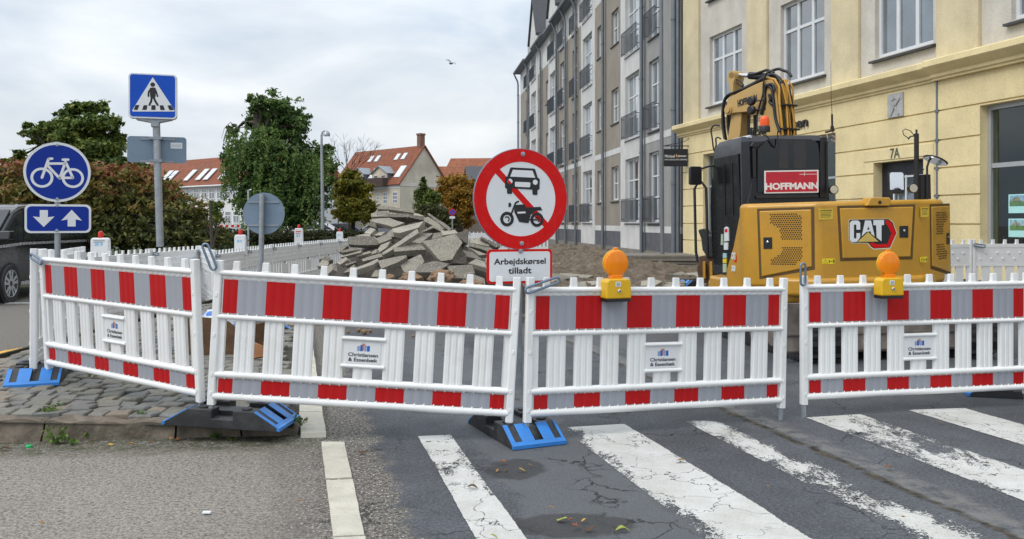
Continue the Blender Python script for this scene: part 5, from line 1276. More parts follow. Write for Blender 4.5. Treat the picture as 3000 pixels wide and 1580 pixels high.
fCR = Face(W_(0,-.004,0), XR, XZ); zE = zoomer(2120, 380, 5.656)
b = fmb(fCR); b.xz(on(fCR, [(560,320),(720,170),(800,150),(1450,160),(1560,230),(1590,420),(1590,1040),(560,1040)], zE), -.006, .02); rw = b.build("rear_window", M_['cabglass'], cab, bevel=.003)
b = fmb(fCR); b.xz(on(fCR, [(920,180),(1050,180),(1070,640),(910,640)], zE), -.0075, -.0062); b.xz(on(fCR, [(1160,190),(1350,190),(1365,640),(1160,640)], zE), -.0075, -.0062); b.build("seat_behind_glass", mat('dim_seat_grey', (.028,.028,.03), .3), rw)
b = fmb(fCR)
b.xz(on(fCR, [(420,280),(470,210),(640,190),(700,160),(560,290),(480,300)], zE), -.05, -.002)
b.xz(on(fCR, [(470,300),(520,300),(520,800),(480,800)], zE), -.04, -.002)
b.xz(on(fCR, [(530,1100),(1560,1085),(1560,1130),(530,1150)], zE), -.03, -.002); b.xz(on(fCR, [(1590,130),(1700,130),(1700,1130),(1590,1130)], zE), -.02, -.002)
b.build("rear_frame", M_['hose'], cab, bevel=.006)
b = fmb(fCR); b.tube([(*on(fCR, [(1685,200)], zE)[0][:1],-.04,on(fCR, [(1685,200)], zE)[0][1]), (on(fCR, [(1690,1000)], zE)[0][0],-.04,on(fCR, [(1690,1000)], zE)[0][1])], .010, 8)
def pth(face, pts, z, y): return [(p[0], y, p[1]) for p in on(face, pts, z)]
b.tube(pth(fCR, [(640,100),(700,110),(750,190),(800,270),(850,300),(870,240),(880,20)], zE, -.03), .008, 8); b.tube(pth(fCR, [(400,900),(395,980),(360,1120),(310,1300),(280,1357)], zE, -.12), .009, 8)
b.build("cable", M_['hose'], cab, smooth=50)
b = fmb(fCR); b.tube(pth(fCR, [(1690,150),(1680,90),(1700,40),(1740,25),(1780,60)], zE, -.05), .006, 6); b.tube(pth(fCR, [(1770,110),(1820,140),(1825,180),(1800,205),(1750,180)], zE, -.05), .006, 6); b.build("pale_cable", mat('beige_cable', (.5,.36,.25), .5), cab, smooth=50)
b = fmb(fCR); q = on(fCR, [(658,685),(1553,670),(1553,1045),(660,1060)], zE); b.xz(q, -.030, -.018); hs = b.build("company_plate", M_['signwhite'], cab)
b = fmb(fCR); qi = on(fCR, [(682,706),(1528,692),(1530,885),(682,897)], zE); b.xz(qi, -.0315, -.0301); b.xz(on(fCR, [(682,1000),(1530,988),(1530,1026),(682,1040)], zE), -.0315, -.0301); b.xz(on(fCR, [(682,896),(1530,884),(1530,989),(682,1001)], zE), -.0314, -.0301); b.build("red_field", mat('deep_red_plate', (.44,.012,.03), .35), hs)
b = fmb(fCR); qa = on(fCR, [(672,942),(1545,942)], zE); z0 = on(fCR, [(1100,938)], zE)[0][1]; text(b, "HOFFMANN", T((qa[0][0]+qa[1][0])/2, -.032, z0), qa[1][0]-qa[0][0], .0845, 0, .045, .002)
stroke(b, on(fCR, [(1238,744),(1530,740)], zE), .0055, -.033, -.0316); stroke(b, on(fCR, [(1320,692),(1320,768)], zE), .0045, -.0328, -.0316); b.build("lettering", M_['signwhite'], hs)
# cab side glass, painted highlight on the roof edge
fCS = Face(W_(-.912,0,0), -XF, XZ)
b = fmb(fCS); b.xz([(-1.08,.98),(-.16,.98),(-.14,1.75),(-.17,2.38),(-.98,2.38),(-1.09,1.75)], -.004, .01); dg_ = b.build("cab_door", M_['cabdoor'], cab, bevel=.003)
b = fmb(fCS); stroke(b, [(-.62,1.62),(-.62,2.28),(-.36,2.28),(-.36,1.62)], .012, -.012, -.0045, closed=True); b.build("sliding_window", M_['hose'], dg_)
b = MB(); b.tube([W_(-.80,.10,2.575),W_(-.845,.35,2.57),W_(-.83,1.0,2.565)], .018, 8); b.M = EI; b2 = MB(EI); b2.tube([W_(-.80,.06,2.58),W_(-.85,.3,2.575),W_(-.83,1.02,2.57)], .02, 8); b2.build("roof_edge_highlight", mat('painted_roof_highlight', (.6,.62,.66), .3), cab, smooth=50)  # pale tube: the highlight along the black roof edge, put in as colour
st = fmb(fCS)
pass
for z, m in (): st = fmb(fCS); st.xz([(-.10,z-.1),(-.03,z-.1),(-.03,z+.0),(-.10,z+.0)], -.012, -.002); st.build("small_sticker", M_[m], cab)
for pts, m in (([(2125,668),(2131,664),(2137,668),(2138,706),(2125,708)],'signwhite'), ([(2124,711),(2136,711),(2135,732),(2124,732)],'signwhite'), ([(2121,742),(2131,742),(2131,756),(2121,756)],'skysticker'), ([(2121,758),(2131,758),(2131,771),(2121,771)],'decal2'), ([(2121,773),(2131,773),(2131,798),(2121,798)],'greensticker'), ([(2116,686),(2121,686),(2121,718),(2115,718)],'greensticker')):
    M_.setdefault('skysticker', mat('pale_blue_sticker', (.35,.55,.6), .4)); M_.setdefault('greensticker', mat('pale_green_sticker', (.4,.5,.36), .4))
    st = fmb(fCS); st.xz([fCS(*p_) for p_ in pts], -.016, -.003); so_ = st.build("sticker", M_[m], cab)
    if pts[0][1] == 668: st = fmb(fCS); st.xz([fCS(*p_) for p_ in [(2127,671),(2135,671),(2135,681),(2127,681)]], -.018, -.0165); st.build("red_print", M_['signred'], so_)
b = MB(EI); b.tube([W_(-1.05,1.32,1.0),W_(-1.06,1.35,1.15),W_(-1.06,1.35,2.0),W_(-1.0,1.3,2.12),W_(-.95,1.2,2.0),W_(-.95,1.2,1.05)], .019, 10); b.build("grab_handle", M_['hose'], cab, smooth=50)
# mirrors
b = MB(EI); Ym = 11.3
def pm(x, y, Y=Ym): return P(x, y, Y)
Mm = frame(P(2038,515,Ym), (.97,.2,0)); s_ = Ym/F
b.xz(rrect(-18*s_, 18*s_, -27*s_, 27*s_, 6*s_), -.02, .05, 0, Mm); mo = b.build("mirror", M_['hose'], EX, bevel=.008)
b = MB(EI); b.tube([pm(2054,495),pm(2075,488),pm(2098,484)], .014, 8); b.build("mirror_arm", M_['hose'], mo)
# beacon
Mb = EI @ T(*P(2240,387,10.55)); b = MB(Mb); b.lathe([(.068,0),(.068,.055),(.06,.075),(.055,.078)], 20); bc = b.build("beacon_base", M_['hose'], EX, smooth=40)
b = MB(Mb); b.lathe([(.060,.075),(.060,.15),(.052,.18),(.03,.198),(.001,.203)], 20); b.build("beacon", M_['beacon'], bc, smooth=40)
# right deck: pole, box, mirror, work lamps, aerial
Yd = 9.9
b = MB(EI); b.tube([P(2685,585,Yd),P(2685,392,Yd)], .027, 10); b.tube([P(2685,392,Yd),P(2685,380,Yd)], .012, 8); b.tube([P(2682,398,Yd),P(2668,400,Yd),P(2660,408,Yd)], .009, 6); b.tube([P(2661,405,Yd),P(2648,396,Yd),P(2644,384,Yd),P(2652,378,Yd),P(2668,384,Yd),P(2680,400,Yd),P(2678,412,Yd)], .005, 6); b.build("lamp_post", M_['hose'], EX, smooth=40)
b = MB(EI); Mq = frame(P(2704,552,Yd+.05), XR, XZ); b.box(-.055,.075,-.04,.10,-.13,.16,0,Mq); b.tube([P(2716,590,Yd),P(2716,490,Yd),P(2722,470,Yd),P(2732,462,Yd),P(2748,464,Yd)], .013, 8); b.build("deck_box", M_['hose'], EX, bevel=.006)
b = MB(EI); Mq = frame(P(2740,472,Yd), (.92,.15,-.42)); b.lathe([(.135,0),(.14,.012),(.10,.03),(.01,.045)], 24, 0, Mq); dm = b.build("wide_mirror", M_['hose'], EX, smooth=40)
b = MB(EI); b.lathe([(.128,-.004),(.128,.0)], 24, 0, Mq); b.build("mirror_glass", mat('mirror_face', (.7,.72,.75), .06, 1.0), dm)
b = MB(EI); Mq = frame(P(2627,535,Yd+.1), (.98,-.05,0), (.0,.1,1)); s_ = Yd/F; b.xz(rrect(-23*s_, 23*s_, -33*s_, 33*s_, 8*s_), 0, .03, 0, Mq); rm_ = b.build("round_cornered_mirror", M_['hose'], EX); b = MB(EI); b.xz(rrect(-20*s_, 20*s_, -30*s_, 30*s_, 7*s_), -.003, 0, 0, Mq @ Matrix.Rotation(R(2), 4, 'X')); b.build("mirror_glass", M_['chrome'], rm_)
b = MB(EI); b.tube([P(2632,566,Yd+.12),P(2632,590,Yd+.12)], .012, 8); b.build("mirror_stem", M_['steel'], rm_)
def worklamp(px, py, Y, par=None, r_=.058, facing=None):
    Mq = frame(P(px,py,Y), (.98,.15,0)); b = MB(EI); b.lathe([(.02,-.07),(.045,-.06),(r_,-.01),(r_,.005)], 18, 0, Mq @ Matrix.Rotation(R(90), 4, 'X')); o = b.build("work_lamp", M_['hose'], par or EX, smooth=40)
    b = MB(EI); b.lathe([(r_*.84,.004),(r_*.8,.010)], 18, 0, Mq @ Matrix.Rotation(R(90), 4, 'X')); b.build("lamp_glass", mat('lamp_glass', (.45,.45,.38), .15), o)
worklamp(2443,556,10.2); worklamp(2676,552,9.75)
b = MB(EI); b.tube([P(2418,388,10.3),P(2445,381,10.3)], .012, 8); b.tube([P(2438,386,10.3),P(2438,370,10.3)], .022, 10); b.tube([P(2438,370,10.3),P(2437.5,335,10.3)], .013, 8); b.tube([P(2437.5,335,10.3),P(2435,280,10.3),P(2434,180,10.3)], [.004,.003,.002], 6); b.build("aerial", M_['hose'], EX, smooth=40)
# --- boom, stick and cylinders: a side plane turned to the left of the machine
fBm = Face((3.98, 11.38, 0), (.5,-.866,0)); TB = .30
BM = EI @ fBm.M
bo = [(632,530),(760,460),(980,348),(1180,262),(1275,255),(1315,370),(1362,800),(1395,1250),(1205,1250),(1160,800),(1085,705),(930,716),(720,735),(650,768),(622,650)]
b = MB(BM); b.xz(on(fBm, bo, zD), 0, TB); boom = b.build("boom", M_['boomyellow'], EX, bevel=.012)
b = MB(BM); q = on(fBm, [(782,630),(1058,540)], zD); mid = ((q[0][0]+q[1][0])/2, on(fBm, [(918,560)], zD)[0][1]); ang = math.atan2(on(fBm,[(1050,520)],zD)[0][1]-on(fBm,[(785,600)],zD)[0][1], q[1][0]-q[0][0])
text(b, "HOFFMANN", T(mid[0],-.003,mid[1]) @ Matrix.Rotation(-ang, 4, 'Y'), (q[1][0]-q[0][0])*1.0, .105, 0, .05, .003); b.build("lettering", M_['ink'], boom)
b = MB(BM)
for c_, r_ in (((655,690),.075),((655,690),.05)): p_ = on(fBm, [c_], zD)[0]; b.lathe([(r_,-.02 if r_ > .06 else -.04),(r_,TB+.02 if r_ > .06 else TB+.04)], 18, 0, T(p_[0],0,p_[1]) @ Matrix.Rotation(R(-90), 4, 'X'))
b.build("boom_pin", M_['boomyellow'], boom, smooth=40)
stq = [(608,165),(660,140),(700,165),(702,235),(684,300),(676,420),(700,520),(800,740),(780,1010),(700,1400),(560,1500),(600,1100),(650,800),(632,560),(640,420),(612,300),(590,250)]
b = MB(BM); b.xz(on(fBm, stq, zD), .05, TB-.05); stick = b.build("stick", M_['boomyellow'], EX, bevel=.01)
b = MB(BM); 
def bpth(pts, y): return [(p[0], y, p[1]) for p in on(fBm, pts, zD)]
b.tube(bpth([(850,190),(1150,215)], TB/2), .055, 14); cy_ = b.build("stick_cylinder", M_['hose'], EX, smooth=40)
b = MB(BM); b.tube(bpth([(670,185),(855,191)], TB/2), .03, 12); b.build("piston_rod", M_['chrome'], cy_, smooth=40)
b = MB(BM); b.lathe([(.06,-.10),(.06,.10)], 14, 0, T(*bpth([(660,185)], TB/2)[0]) @ Matrix.Rotation(R(90), 4, 'X')); b.build("cylinder_eye", M_['boomyellow'], cy_, smooth=40)
for i in range(8):
    yy = .015+i*.037; off = .03+.018*((i*37)%3)
    e_ = on(fBm, [(1275,262),(1318,370),(1340,560),(1365,800),(1396,1200)], zD)
    pp = [(e_[0][0]-.12, yy, e_[0][1]+.05)]+[(x+off+.01*math.sin(i*2+j), yy+(.018*math.sin(i*1.7+j*2)), z) for j, (x, z) in enumerate(e_)]
    b = MB(BM); b.tube(pp, .0135 if i % 3 else .017, 8); b.build("hydraulic_pipe", CY if i not in (1,6) else M_['hose'], boom, smooth=50)
for z_c in ((1345,620),(1380,960)):
    b = MB(BM); p_ = on(fBm, [z_c], zD)[0]; b.box(p_[0]+.01, p_[0]+.09, 0, TB, p_[1]-.012, p_[1]+.012); b.build("pipe_clamp", M_['hose'], boom)
hs_ = [[(1270,300),(1180,215),(1100,250),(900,360),(700,440),(590,500),(545,640),(540,900),(570,1100)], [(1300,350),(1210,225),(1110,270),(880,385),(690,455),(600,520),(565,660),(560,900),(590,1120)],
       [(1320,420),(1290,330),(1200,355),(1175,460),(1180,560),(1130,760)], [(1330,900),(1310,600),(1290,400),(1240,230),(1150,120),(1050,140),(960,170),(880,180)],
       [(1400,200),(1360,140),(1280,110),(1220,90),(1130,115),(1020,170),(860,200)], [(1325,160),(1280,145),(1210,180),(1170,300),(1160,470),(1110,640),(1075,800),(1080,1000)], [(520,915),(450,910),(405,970),(420,1100),(440,1250),(470,1300)], [(520,1100),(480,1080),(450,1100),(455,1180),(440,1260),(480,1320)],
       [(560,520),(525,620),(522,860),(540,1080),(545,1250)], [(1390,1000),(1330,820),(1300,560),(1270,380),(1160,330)],
       [(1330,330),(1230,200),(1120,225),(900,335),(720,425),(610,490),(575,640),(575,900),(600,1110)], [(1350,300),(1260,190),(1140,200),(920,320),(740,410),(600,480),(530,600),(528,880),(560,1110)],
       [(700,250),(760,290),(790,330),(770,350),(700,300)], [(1240,470),(1260,540),(1250,580),(1300,620)], [(850,1040),(850,760)], [(885,1040),(885,750)]]
for i, h_ in enumerate(hs_):
    yy = [.04,.12,-.02,.1,.2,-.03,.0,.03,.2,-.015,.16,.08,.1,-.02,.12,.2][i]; b = MB(BM)
    raw = [Vector(p) for p in bpth(h_, yy)]; sm_ = []
    for j in range(len(raw)-1):
        p0, p1, p2, p3 = raw[max(j-1,0)], raw[j], raw[j+1], raw[min(j+2,len(raw)-1)]
        for t in (0,.25,.5,.75): sm_.append(.5*((2*p1)+(p2-p0)*t+(2*p0-5*p1+4*p2-p3)*t*t+(3*p1-p0-3*p2+p3)*t**3))
    sm_.append(raw[-1]); b.tube(sm_, .021 if i not in (6,7,5,12) else .012, 8); b.build("hydraulic_hose", M_['hose'], boom, smooth=60)
for py in (573, 702):
    p_ = bpth([(1075,py)], -.13)[0]; b = MB(BM); b.lathe([(.03,-.05),(.062,-.02),(.066,.03),(.05,.045)], 16, 0, T(*p_) @ Matrix.Rotation(R(90), 4, 'X') ); b.tube([(p_[0],p_[1]+.05,p_[2]),(p_[0]+.12,p_[1]+.12,p_[2]+.01),(p_[0]+.14,.0,p_[2]+.02)], .012, 6); b.build("boom_lamp", M_['hose'], boom, smooth=40)
# linkage, quick coupler and bucket hanging from the stick
b = MB(EI); Yc = 12.6; fK = Face(P(2060,700,Yc), (.9,-.43,0))
b2 = MB(EI @ fK.M); b2.xz(on(fK, [(150,590),(205,575),(240,640),(300,640),(330,560),(400,540),(425,700),(400,880),(240,862),(195,790),(182,680)], zC), 0, .35); b2.build("quick_coupler", M_['black'], EX, bevel=.02)
b2 = MB(EI @ fK.M); b2.xz(on(fK, [(160,850),(330,850),(330,1060),(280,1120),(160,1120),(130,990)], zC), .05, .75); b2.build("bucket", M_['rust'], EX, bevel=.02)
for x in (215, 283): b2 = MB(EI @ fK.M); b2.xz(on(fK, [(x-14,905),(x+14,905),(x+16,1075),(x-12,1075)], zC), -.02, .03); b2.build("bucket_side_bar", CY, EX, bevel=.006)
# --- undercarriage: two tracks and a dozer blade
ux = Vector((.985,.17,0)); UM = EI @ frame((4.02,10.75,0), ux)
for s in (-1, 1):
    b = MB(UM); x0, x1 = (s*1.12-.22 if s > 0 else s*1.12), (s*1.12 if s > 0 else s*1.12+.22)
    x0, x1 = min(s*.70, s*1.15), max(s*.70, s*1.15)
    Q2 = Matrix(((0,0,1,0),(1,0,0,0),(0,1,0,0),(0,0,0,1)))
    pr = [(-1.35+.3*math.cos(a)-.0, .31+.3*math.sin(a)) for a in [R(90)+R(180)*i/8 for i in range(9)]]+[(1.2+.3*math.cos(a), .31+.3*math.sin(a)) for a in [R(-90)+R(180)*i/8 for i in range(9)]]
    b.prism(pr, x0, x1, 0, Q2)
    for i in range(34):
        y = -1.35+2.55*i/33
        for zz in (.0, .60): b.box(x0-.01, x1+.01, y-.018, y+.018, zz, zz+.03)
    for i in range(6):
        for y0, sg2 in ((-1.35,-1),(1.2,1)):
            a = R(-75+30*i); y = y0+sg2*.31*math.cos(a); z = .31+.31*math.sin(a); b.box(x0-.01, x1+.01, y-.02, y+.02, z-.02, z+.02)
    tr = b.build("track", M_['black'], EX)
    for y in (-1.3,-.8,-.35,.1,.55,1.15): b = MB(UM); b.lathe([(.13 if abs(y) < 1 else .2,0),(.12 if abs(y) < 1 else .19,.03)], 18, 0, T(x0-.03 if s < 0 else x1+.0, y, .22 if abs(y) < 1 else .31) @ Matrix.Rotation(R(90), 4, 'Y')); b.build("roller", M_['blade'], tr, smooth=40)
b = MB(UM); b.box(-.70,.70,-.7,.8,.3,.62); b.build("car_body", M_['black'], EX, bevel=.03)
bl0 = P(2292,1039,9.07); bl0.z = 0; bl1 = P(2895,1022,9.49); bl1.z = 0
BL = EI @ frame(bl0, (bl1-bl0)); Lb = (bl1-bl0).length
b = MB(BM) if False else MB(BL)
pr = [(.02,.10),(.0,.13),(.025,.30),(.035,.32),(.05,.5),(.02,.645),(.06,.645),(.09,.5),(.075,.3),(.05,.10)]
vs_ = [(x, y, z) for x in (0.02, Lb-.02) for y, z in pr]; n = len(pr)
b.add(vs_, [(i, (i+1)%n, n+(i+1)%n, n+i) for i in range(n)]+[list(range(n)), list(range(2*n-1, n-1, -1))]); bl = b.build("dozer_blade", M_['blade'], EX, smooth=20, bevel=.006)
b = MB(BL); b.box(.03, Lb-.03, .002, .02, .30, .318); b.build("blade_weld", M_['blade'], bl)
for f in (.25, .75): b = MB(BL); b.box(Lb*f-.08, Lb*f+.08, .09, 1.0, .3, .48); b.build("blade_arm", M_['black'], bl, bevel=.01)
# ------------------------------------------------------------------ trees and shrubs
def leaf_mat(name, cols, zc=None, trans=.25):
    m = bpy.data.materials.new(name); k = N(m)
    at = k.new("ShaderNodeAttribute"); at.attribute_name = 'rnd'
    c = k.n.new("ShaderNodeValToRGB"); e = c.color_ramp.elements; e[0].color = (*cols[0], 1); e[1].color = (*cols[-1], 1)
    for i, cc in enumerate(cols[1:-1]): q = e.new((i+1)/(len(cols)-1)); q.color = (*cc, 1)
    k.l.new(at.outputs['Fac'], c.inputs[0]); cc = c.outputs[0]
    k.put(k.bs.inputs['Base Color'], cc); k.bs.inputs['Roughness'].default_value = .6; k.bs.inputs['Specular IOR Level'].default_value = .25
    tr = k.new("ShaderNodeBsdfTranslucent"); k.put(tr.inputs[0], cc); mx = k.new("ShaderNodeMixShader"); mx.inputs[0].default_value = trans
    k.l.new(k.bs.outputs[0], mx.inputs[1]); k.l.new(tr.outputs[0], mx.inputs[2]); k.l.new(mx.outputs[0], k.out.inputs[0]); return m
M_['bark'] = mat('tree_bark', (.055,.045,.035), .9, var=.3, vs=3, bump=.5, bs=12)
def leaf_mesh(name, cen, nrm, size, rnd, m, parent):
    """many separate leaf faces in one crown mesh"""
    n = len(cen); a = rng.normal(size=(n,3)); a -= nrm*(a*nrm).sum(1)[:,None]; a /= np.linalg.norm(a, axis=1)[:,None]+1e-9; b = np.cross(nrm, a)
    s = size[:,None]; v = np.empty((n,4,3)); v[:,0] = cen-a*s; v[:,1] = cen+b*s*.5+nrm*s*.12; v[:,2] = cen+a*s; v[:,3] = cen-b*s*.5+nrm*s*.12
    me = bpy.data.meshes.new(name); me.vertices.add(4*n); me.vertices.foreach_set('co', v.reshape(-1)); me.loops.add(4*n); me.loops.foreach_set('vertex_index', np.arange(4*n, dtype=np.int32))
    me.polygons.add(n); me.polygons.foreach_set('loop_start', np.arange(0, 4*n, 4, dtype=np.int32)); me.polygons.foreach_set('loop_total', np.full(n, 4, dtype=np.int32))
    at = me.attributes.new('rnd', 'FLOAT', 'FACE'); at.data.foreach_set('value', np.clip(rnd, 0, 1).astype(np.float32))
    me.materials.append(m); me.update(); me.validate(); o = bpy.data.objects.new(name, me); col.objects.link(o)
    if parent: o.parent = parent; o.matrix_parent_inverse = wm(parent).inverted()
    return o
def crown(blobs, n, size, per=26, tight=.17, up=.5, shade=.35, low=.0):
    """blobs: (world centre, radii xyz). Leaves gather in twig clumps near each blob's surface"""
    vol = np.array([b[1][0]*b[1][2] for b in blobs]); pr = vol/vol.sum(); C = []; Nn = []; Rn = []
    z0 = min(b[0][2]-b[1][2] for b in blobs); z1 = max(b[0][2]+b[1][2] for b in blobs)
    for b, p in zip(blobs, pr):
        k = max(3, int(n*p/per)); d = rng.normal(size=(k,3)); d /= np.linalg.norm(d, axis=1)[:,None]; r = rng.uniform(.12, 1, k)**.45*rng.uniform(.8, 1.28, k)
        cc = np.array(b[0])+d*r[:,None]*np.array(b[1]); tone = rng.uniform(0, 1, k)
        for c_, d_, t_ in zip(cc, d, tone):
            m = rng.poisson(per)+1; q = rng.normal(size=(m,3))*tight*np.array(b[1]).mean(); q[:,2] *= .6
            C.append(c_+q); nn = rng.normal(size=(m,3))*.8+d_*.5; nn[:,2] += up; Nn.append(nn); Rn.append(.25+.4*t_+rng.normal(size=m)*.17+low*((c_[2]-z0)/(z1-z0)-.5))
    C = np.concatenate(C); Nn = np.concatenate(Nn); Nn /= np.linalg.norm(Nn, axis=1)[:,None]; Rn = np.concatenate(Rn)
    return C, Nn, size*rng.uniform(.6, 1.35, len(C)), Rn
def pxblobs(z, lst, Y, depth=.8, jit=.0):
    out = []
    for (x, y, rx, ry) in lst:
        (px, py), = z([(x, y)]); sc_ = z([(x+1, y)])[0][0]-px
        yy = Y+random.uniform(-jit, jit); c = P(px, py, yy); a = rx*sc_*yy/F; b_ = ry*sc_*yy/F; out.append((tuple(c), (a, max(a, b_)*depth, b_)))
    return out
def limbs(mb, base, top, r0, targets, seed=1):
    rd = random.Random(seed); base = Vector(base); top = Vector(top)
    tr = [base, base.lerp(top, .35)+Vector((rd.uniform(-.1,.1),0,0)), base.lerp(top, .7)+Vector((rd.uniform(-.15,.15),0,0)), top]
    mb.tube(tr, [r0*1.3, r0, r0*.75, r0*.4], 9)
    for t in targets:
        t = Vector(t); f = rd.uniform(.4, .95); p0 = base.lerp(top, f); m_ = p0.lerp(t, .55)+Vector((rd.uniform(-.3,.3), rd.uniform(-.3,.3), rd.uniform(.0,.4)))
        mb.tube([p0, m_, t], [r0*.5*(1.1-f*.5), r0*.3, r0*.08], 6)
        for _ in range(3):
            e = m_.lerp(t, .8)+Vector((rd.uniform(-1,1), rd.uniform(-1,1), rd.uniform(-.3,.6)))*min(.7,(t-p0).length*.2); mb.tube([m_.lerp(t, rd.uniform(.2,.9)), e], [r0*.16, r0*.04], 5)
def tree(name, label, px, Y, blobs, n, size, m, r0=.22, z0=0, toppx=None, group=None, **kw):
    base = Vector(((px-1500)/F*Y, Y, z0)); o = thing(name, label, "tree" if 'shrub' not in name else "shrub", base, group)
    top = Vector(max(blobs, key=lambda b: b[0][2])[0])
    t = MB(); limbs(t, base, top, r0, [b[0] for b in blobs], int(px)); t.build("trunk", M_['bark'], o, world=True, smooth=60)
    leaf_mesh("crown", *crown(blobs, n, size, **kw), m, o); return o
zT = zoomer(600, 230, 2.2622); zL = zoomer(0, 280, 3.23); zH = zoomer(950, 400, 4.846)
DG = leaf_mat('dark_green_leaves', [(.022,.042,.016),(.052,.10,.03),(.095,.17,.042),(.15,.23,.06),(.25,.27,.09)])
big = [(500,190,140,95),(330,175,75,65),(430,260,140,90),(560,320,140,120),(640,260,55,70),(400,390,130,90),(330,300,60,60),(190,350,70,38),(200,395,50,30),(250,520,130,70),(480,520,220,120),(650,500,120,110),(790,480,75,75),(170,570,50,50),(330,640,170,120),(560,680,220,150),(790,620,85,110),(310,760,85,115),(480,830,240,130),(690,800,110,130),(330,900,55,70),(560,930,200,70),(400,880,140,90)]
bt = tree("weeping_tree", "tall dark green tree with drooping branches above the round sign seen from behind", 815, 50, pxblobs(zT, big, 50, .8, 1.0), 34000, .125, DG, .34, per=34, tight=.15, up=.35)
# hanging strands
C = []; Nn = []; Rn = []
for _ in range(230):
    x, y, rx, ry = random.choice(big[5:]); a = random.uniform(0, math.pi); (px, py), = zT([(x+rx*math.cos(a)*random.uniform(.5,1.08), y+ry*random.uniform(-.2,.8))])
    Y = 50+random.uniform(-3.5, .5); p0 = np.array(P(px, py, Y)); L = random.uniform(.6, 2.2); k = int(L*22); s_ = np.linspace(0, 1, k)
    q = p0+np.stack([.12*np.sin(s_*3+a)+rng.normal(size=k)*.06, rng.normal(size=k)*.06, -s_*L], 1); C.append(q); nn = rng.normal(size=(k,3)); nn[:,1] -= .6; Nn.append(nn/np.linalg.norm(nn, axis=1)[:,None]); Rn.append(np.full(k, random.uniform(.25,.85))+rng.normal(size=k)*.1)
leaf_mesh("hanging_branch", np.concatenate(C), np.concatenate(Nn), rng.uniform(.06,.12,sum(map(len, C))), np.concatenate(Rn), DG, bt)
tw = MB()
for pts in ([(300,320),(200,330),(140,350),(120,420)],[(210,330),(170,290),(130,330),(110,400)],[(150,340),(130,400),(118,470)],[(180,340),(190,400),(180,470)]): tw.tube([P(*p, 49) for p in zT(pts)], [.03,.022,.015,.008][:len(pts)], 5)
tw.build("bare_twig", M_['bark'], bt, world=True)
LG2 = leaf_mat('chestnut_leaves', [(.028,.046,.014),(.072,.115,.028),(.13,.185,.04),(.22,.25,.055),(.32,.27,.075)])
left = [(860,110,150,60),(700,130,130,55),(560,175,70,40),(640,290,210,80),(440,290,80,45),(300,320,90,45),(250,360,60,40),(900,260,210,90),(1080,270,70,60),(480,390,170,60),(760,400,260,80),(1060,420,120,100),(560,520,120,60),(900,540,250,110),(1080,560,90,80),(330,440,60,50),(180,560,80,38),(280,600,110,45),(120,640,130,40)]
tree("broadleaf_tree", "round topped green tree behind the bicycle sign", 250, 40, pxblobs(zL, left, 40, .8, .8), 19000, .12, LG2, .22, per=30, tight=.16, up=1.0)
tree("broadleaf_tree", "lower green tree top between bicycle sign and crossing sign pole", 365, 38, pxblobs(zL, [(1150,680,150,60),(1290,690,110,60),(1000,690,120,70),(1380,730,60,50),(1200,760,200,80)], 38, .8, .5), 7000, .11, leaf_mat('mid_green_leaves', [(.02,.035,.01),(.045,.08,.018),(.08,.12,.028),(.13,.15,.04)]), .12, per=22, tight=.25)
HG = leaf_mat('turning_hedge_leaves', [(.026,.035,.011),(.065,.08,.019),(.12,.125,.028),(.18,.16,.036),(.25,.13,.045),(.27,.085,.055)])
hb = []
for i in range(50):
    px = -60+i*14.6
    tp = float(np.interp(px, [-60,90,265,440,469,530,588,641,690], [490,488,494,505,538,574,612,668,705]))+5*math.sin(i*1.3)
    Y = 21.5+random.uniform(-.5,.5)
    for j in range(4):
        py = tp+22+j*(735-tp-30)/3.6
        hb.append((tuple(P(px+random.uniform(-8,8), py, Y-.35*j)), (.45, .5, (735-tp)/F*Y/6.5)))
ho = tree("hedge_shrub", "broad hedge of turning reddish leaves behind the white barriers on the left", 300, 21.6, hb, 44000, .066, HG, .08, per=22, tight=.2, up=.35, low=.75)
tree("sapling_shrub", "thin staked sapling at the right end of the reddish hedge", 622, 20, pxblobs(zoomer(440,440,4.8467), [(860,760,40,25),(960,770,60,40),(900,860,60,50),(1000,800,30,25),(950,950,50,60)], 20, .8), 500, .05, LG2, .03, per=8, tight=.4)
YG = leaf_mat('yellowing_leaves', [(.05,.06,.012),(.12,.13,.02),(.22,.21,.028),(.34,.28,.035),(.42,.29,.04)])
tree("young_tree", "young yellowing tree between street lamp and cream house", 1030, 55, pxblobs(zH, [(330,560,120,80),(400,540,110,60),(280,680,140,90),(450,640,130,80),(250,820,150,110),(450,800,190,120),(600,720,90,70),(320,980,190,110),(540,960,180,120),(420,1120,240,110),(650,1060,90,90),(200,1080,90,80)], 55, .8, .8), 15000, .105, YG, .14, per=26, tight=.17)
AU = leaf_mat('amber_autumn_leaves', [(.10,.06,.014),(.22,.135,.02),(.36,.20,.024),(.42,.22,.03),(.26,.10,.03)])
tree("autumn_tree", "sparse amber autumn tree with dark branches left of the red ringed sign", 1350, 60, pxblobs(zH, [(1850,620,160,70),(1700,640,110,50),(2000,680,120,80),(1950,800,160,90),(1700,770,110,60),(1850,930,180,90),(2050,950,110,110),(1700,900,90,60),(1980,1080,140,80),(1880,1180,160,90),(2050,1220,90,70)], 60, .8, .8), 8000, .11, AU, .24, per=16, tight=.32)
tree("young_tree", "small green tree with a thin leading shoot right of the cream house", 1265, 52, pxblobs(zH, [(1410,640,30,45),(1400,720,45,50),(1330,790,50,40),(1340,870,50,40),(1480,850,120,90),(1450,980,150,90),(1560,900,80,80)], 52, .8), 6500, .10, LG2, .08, per=18, tight=.25)
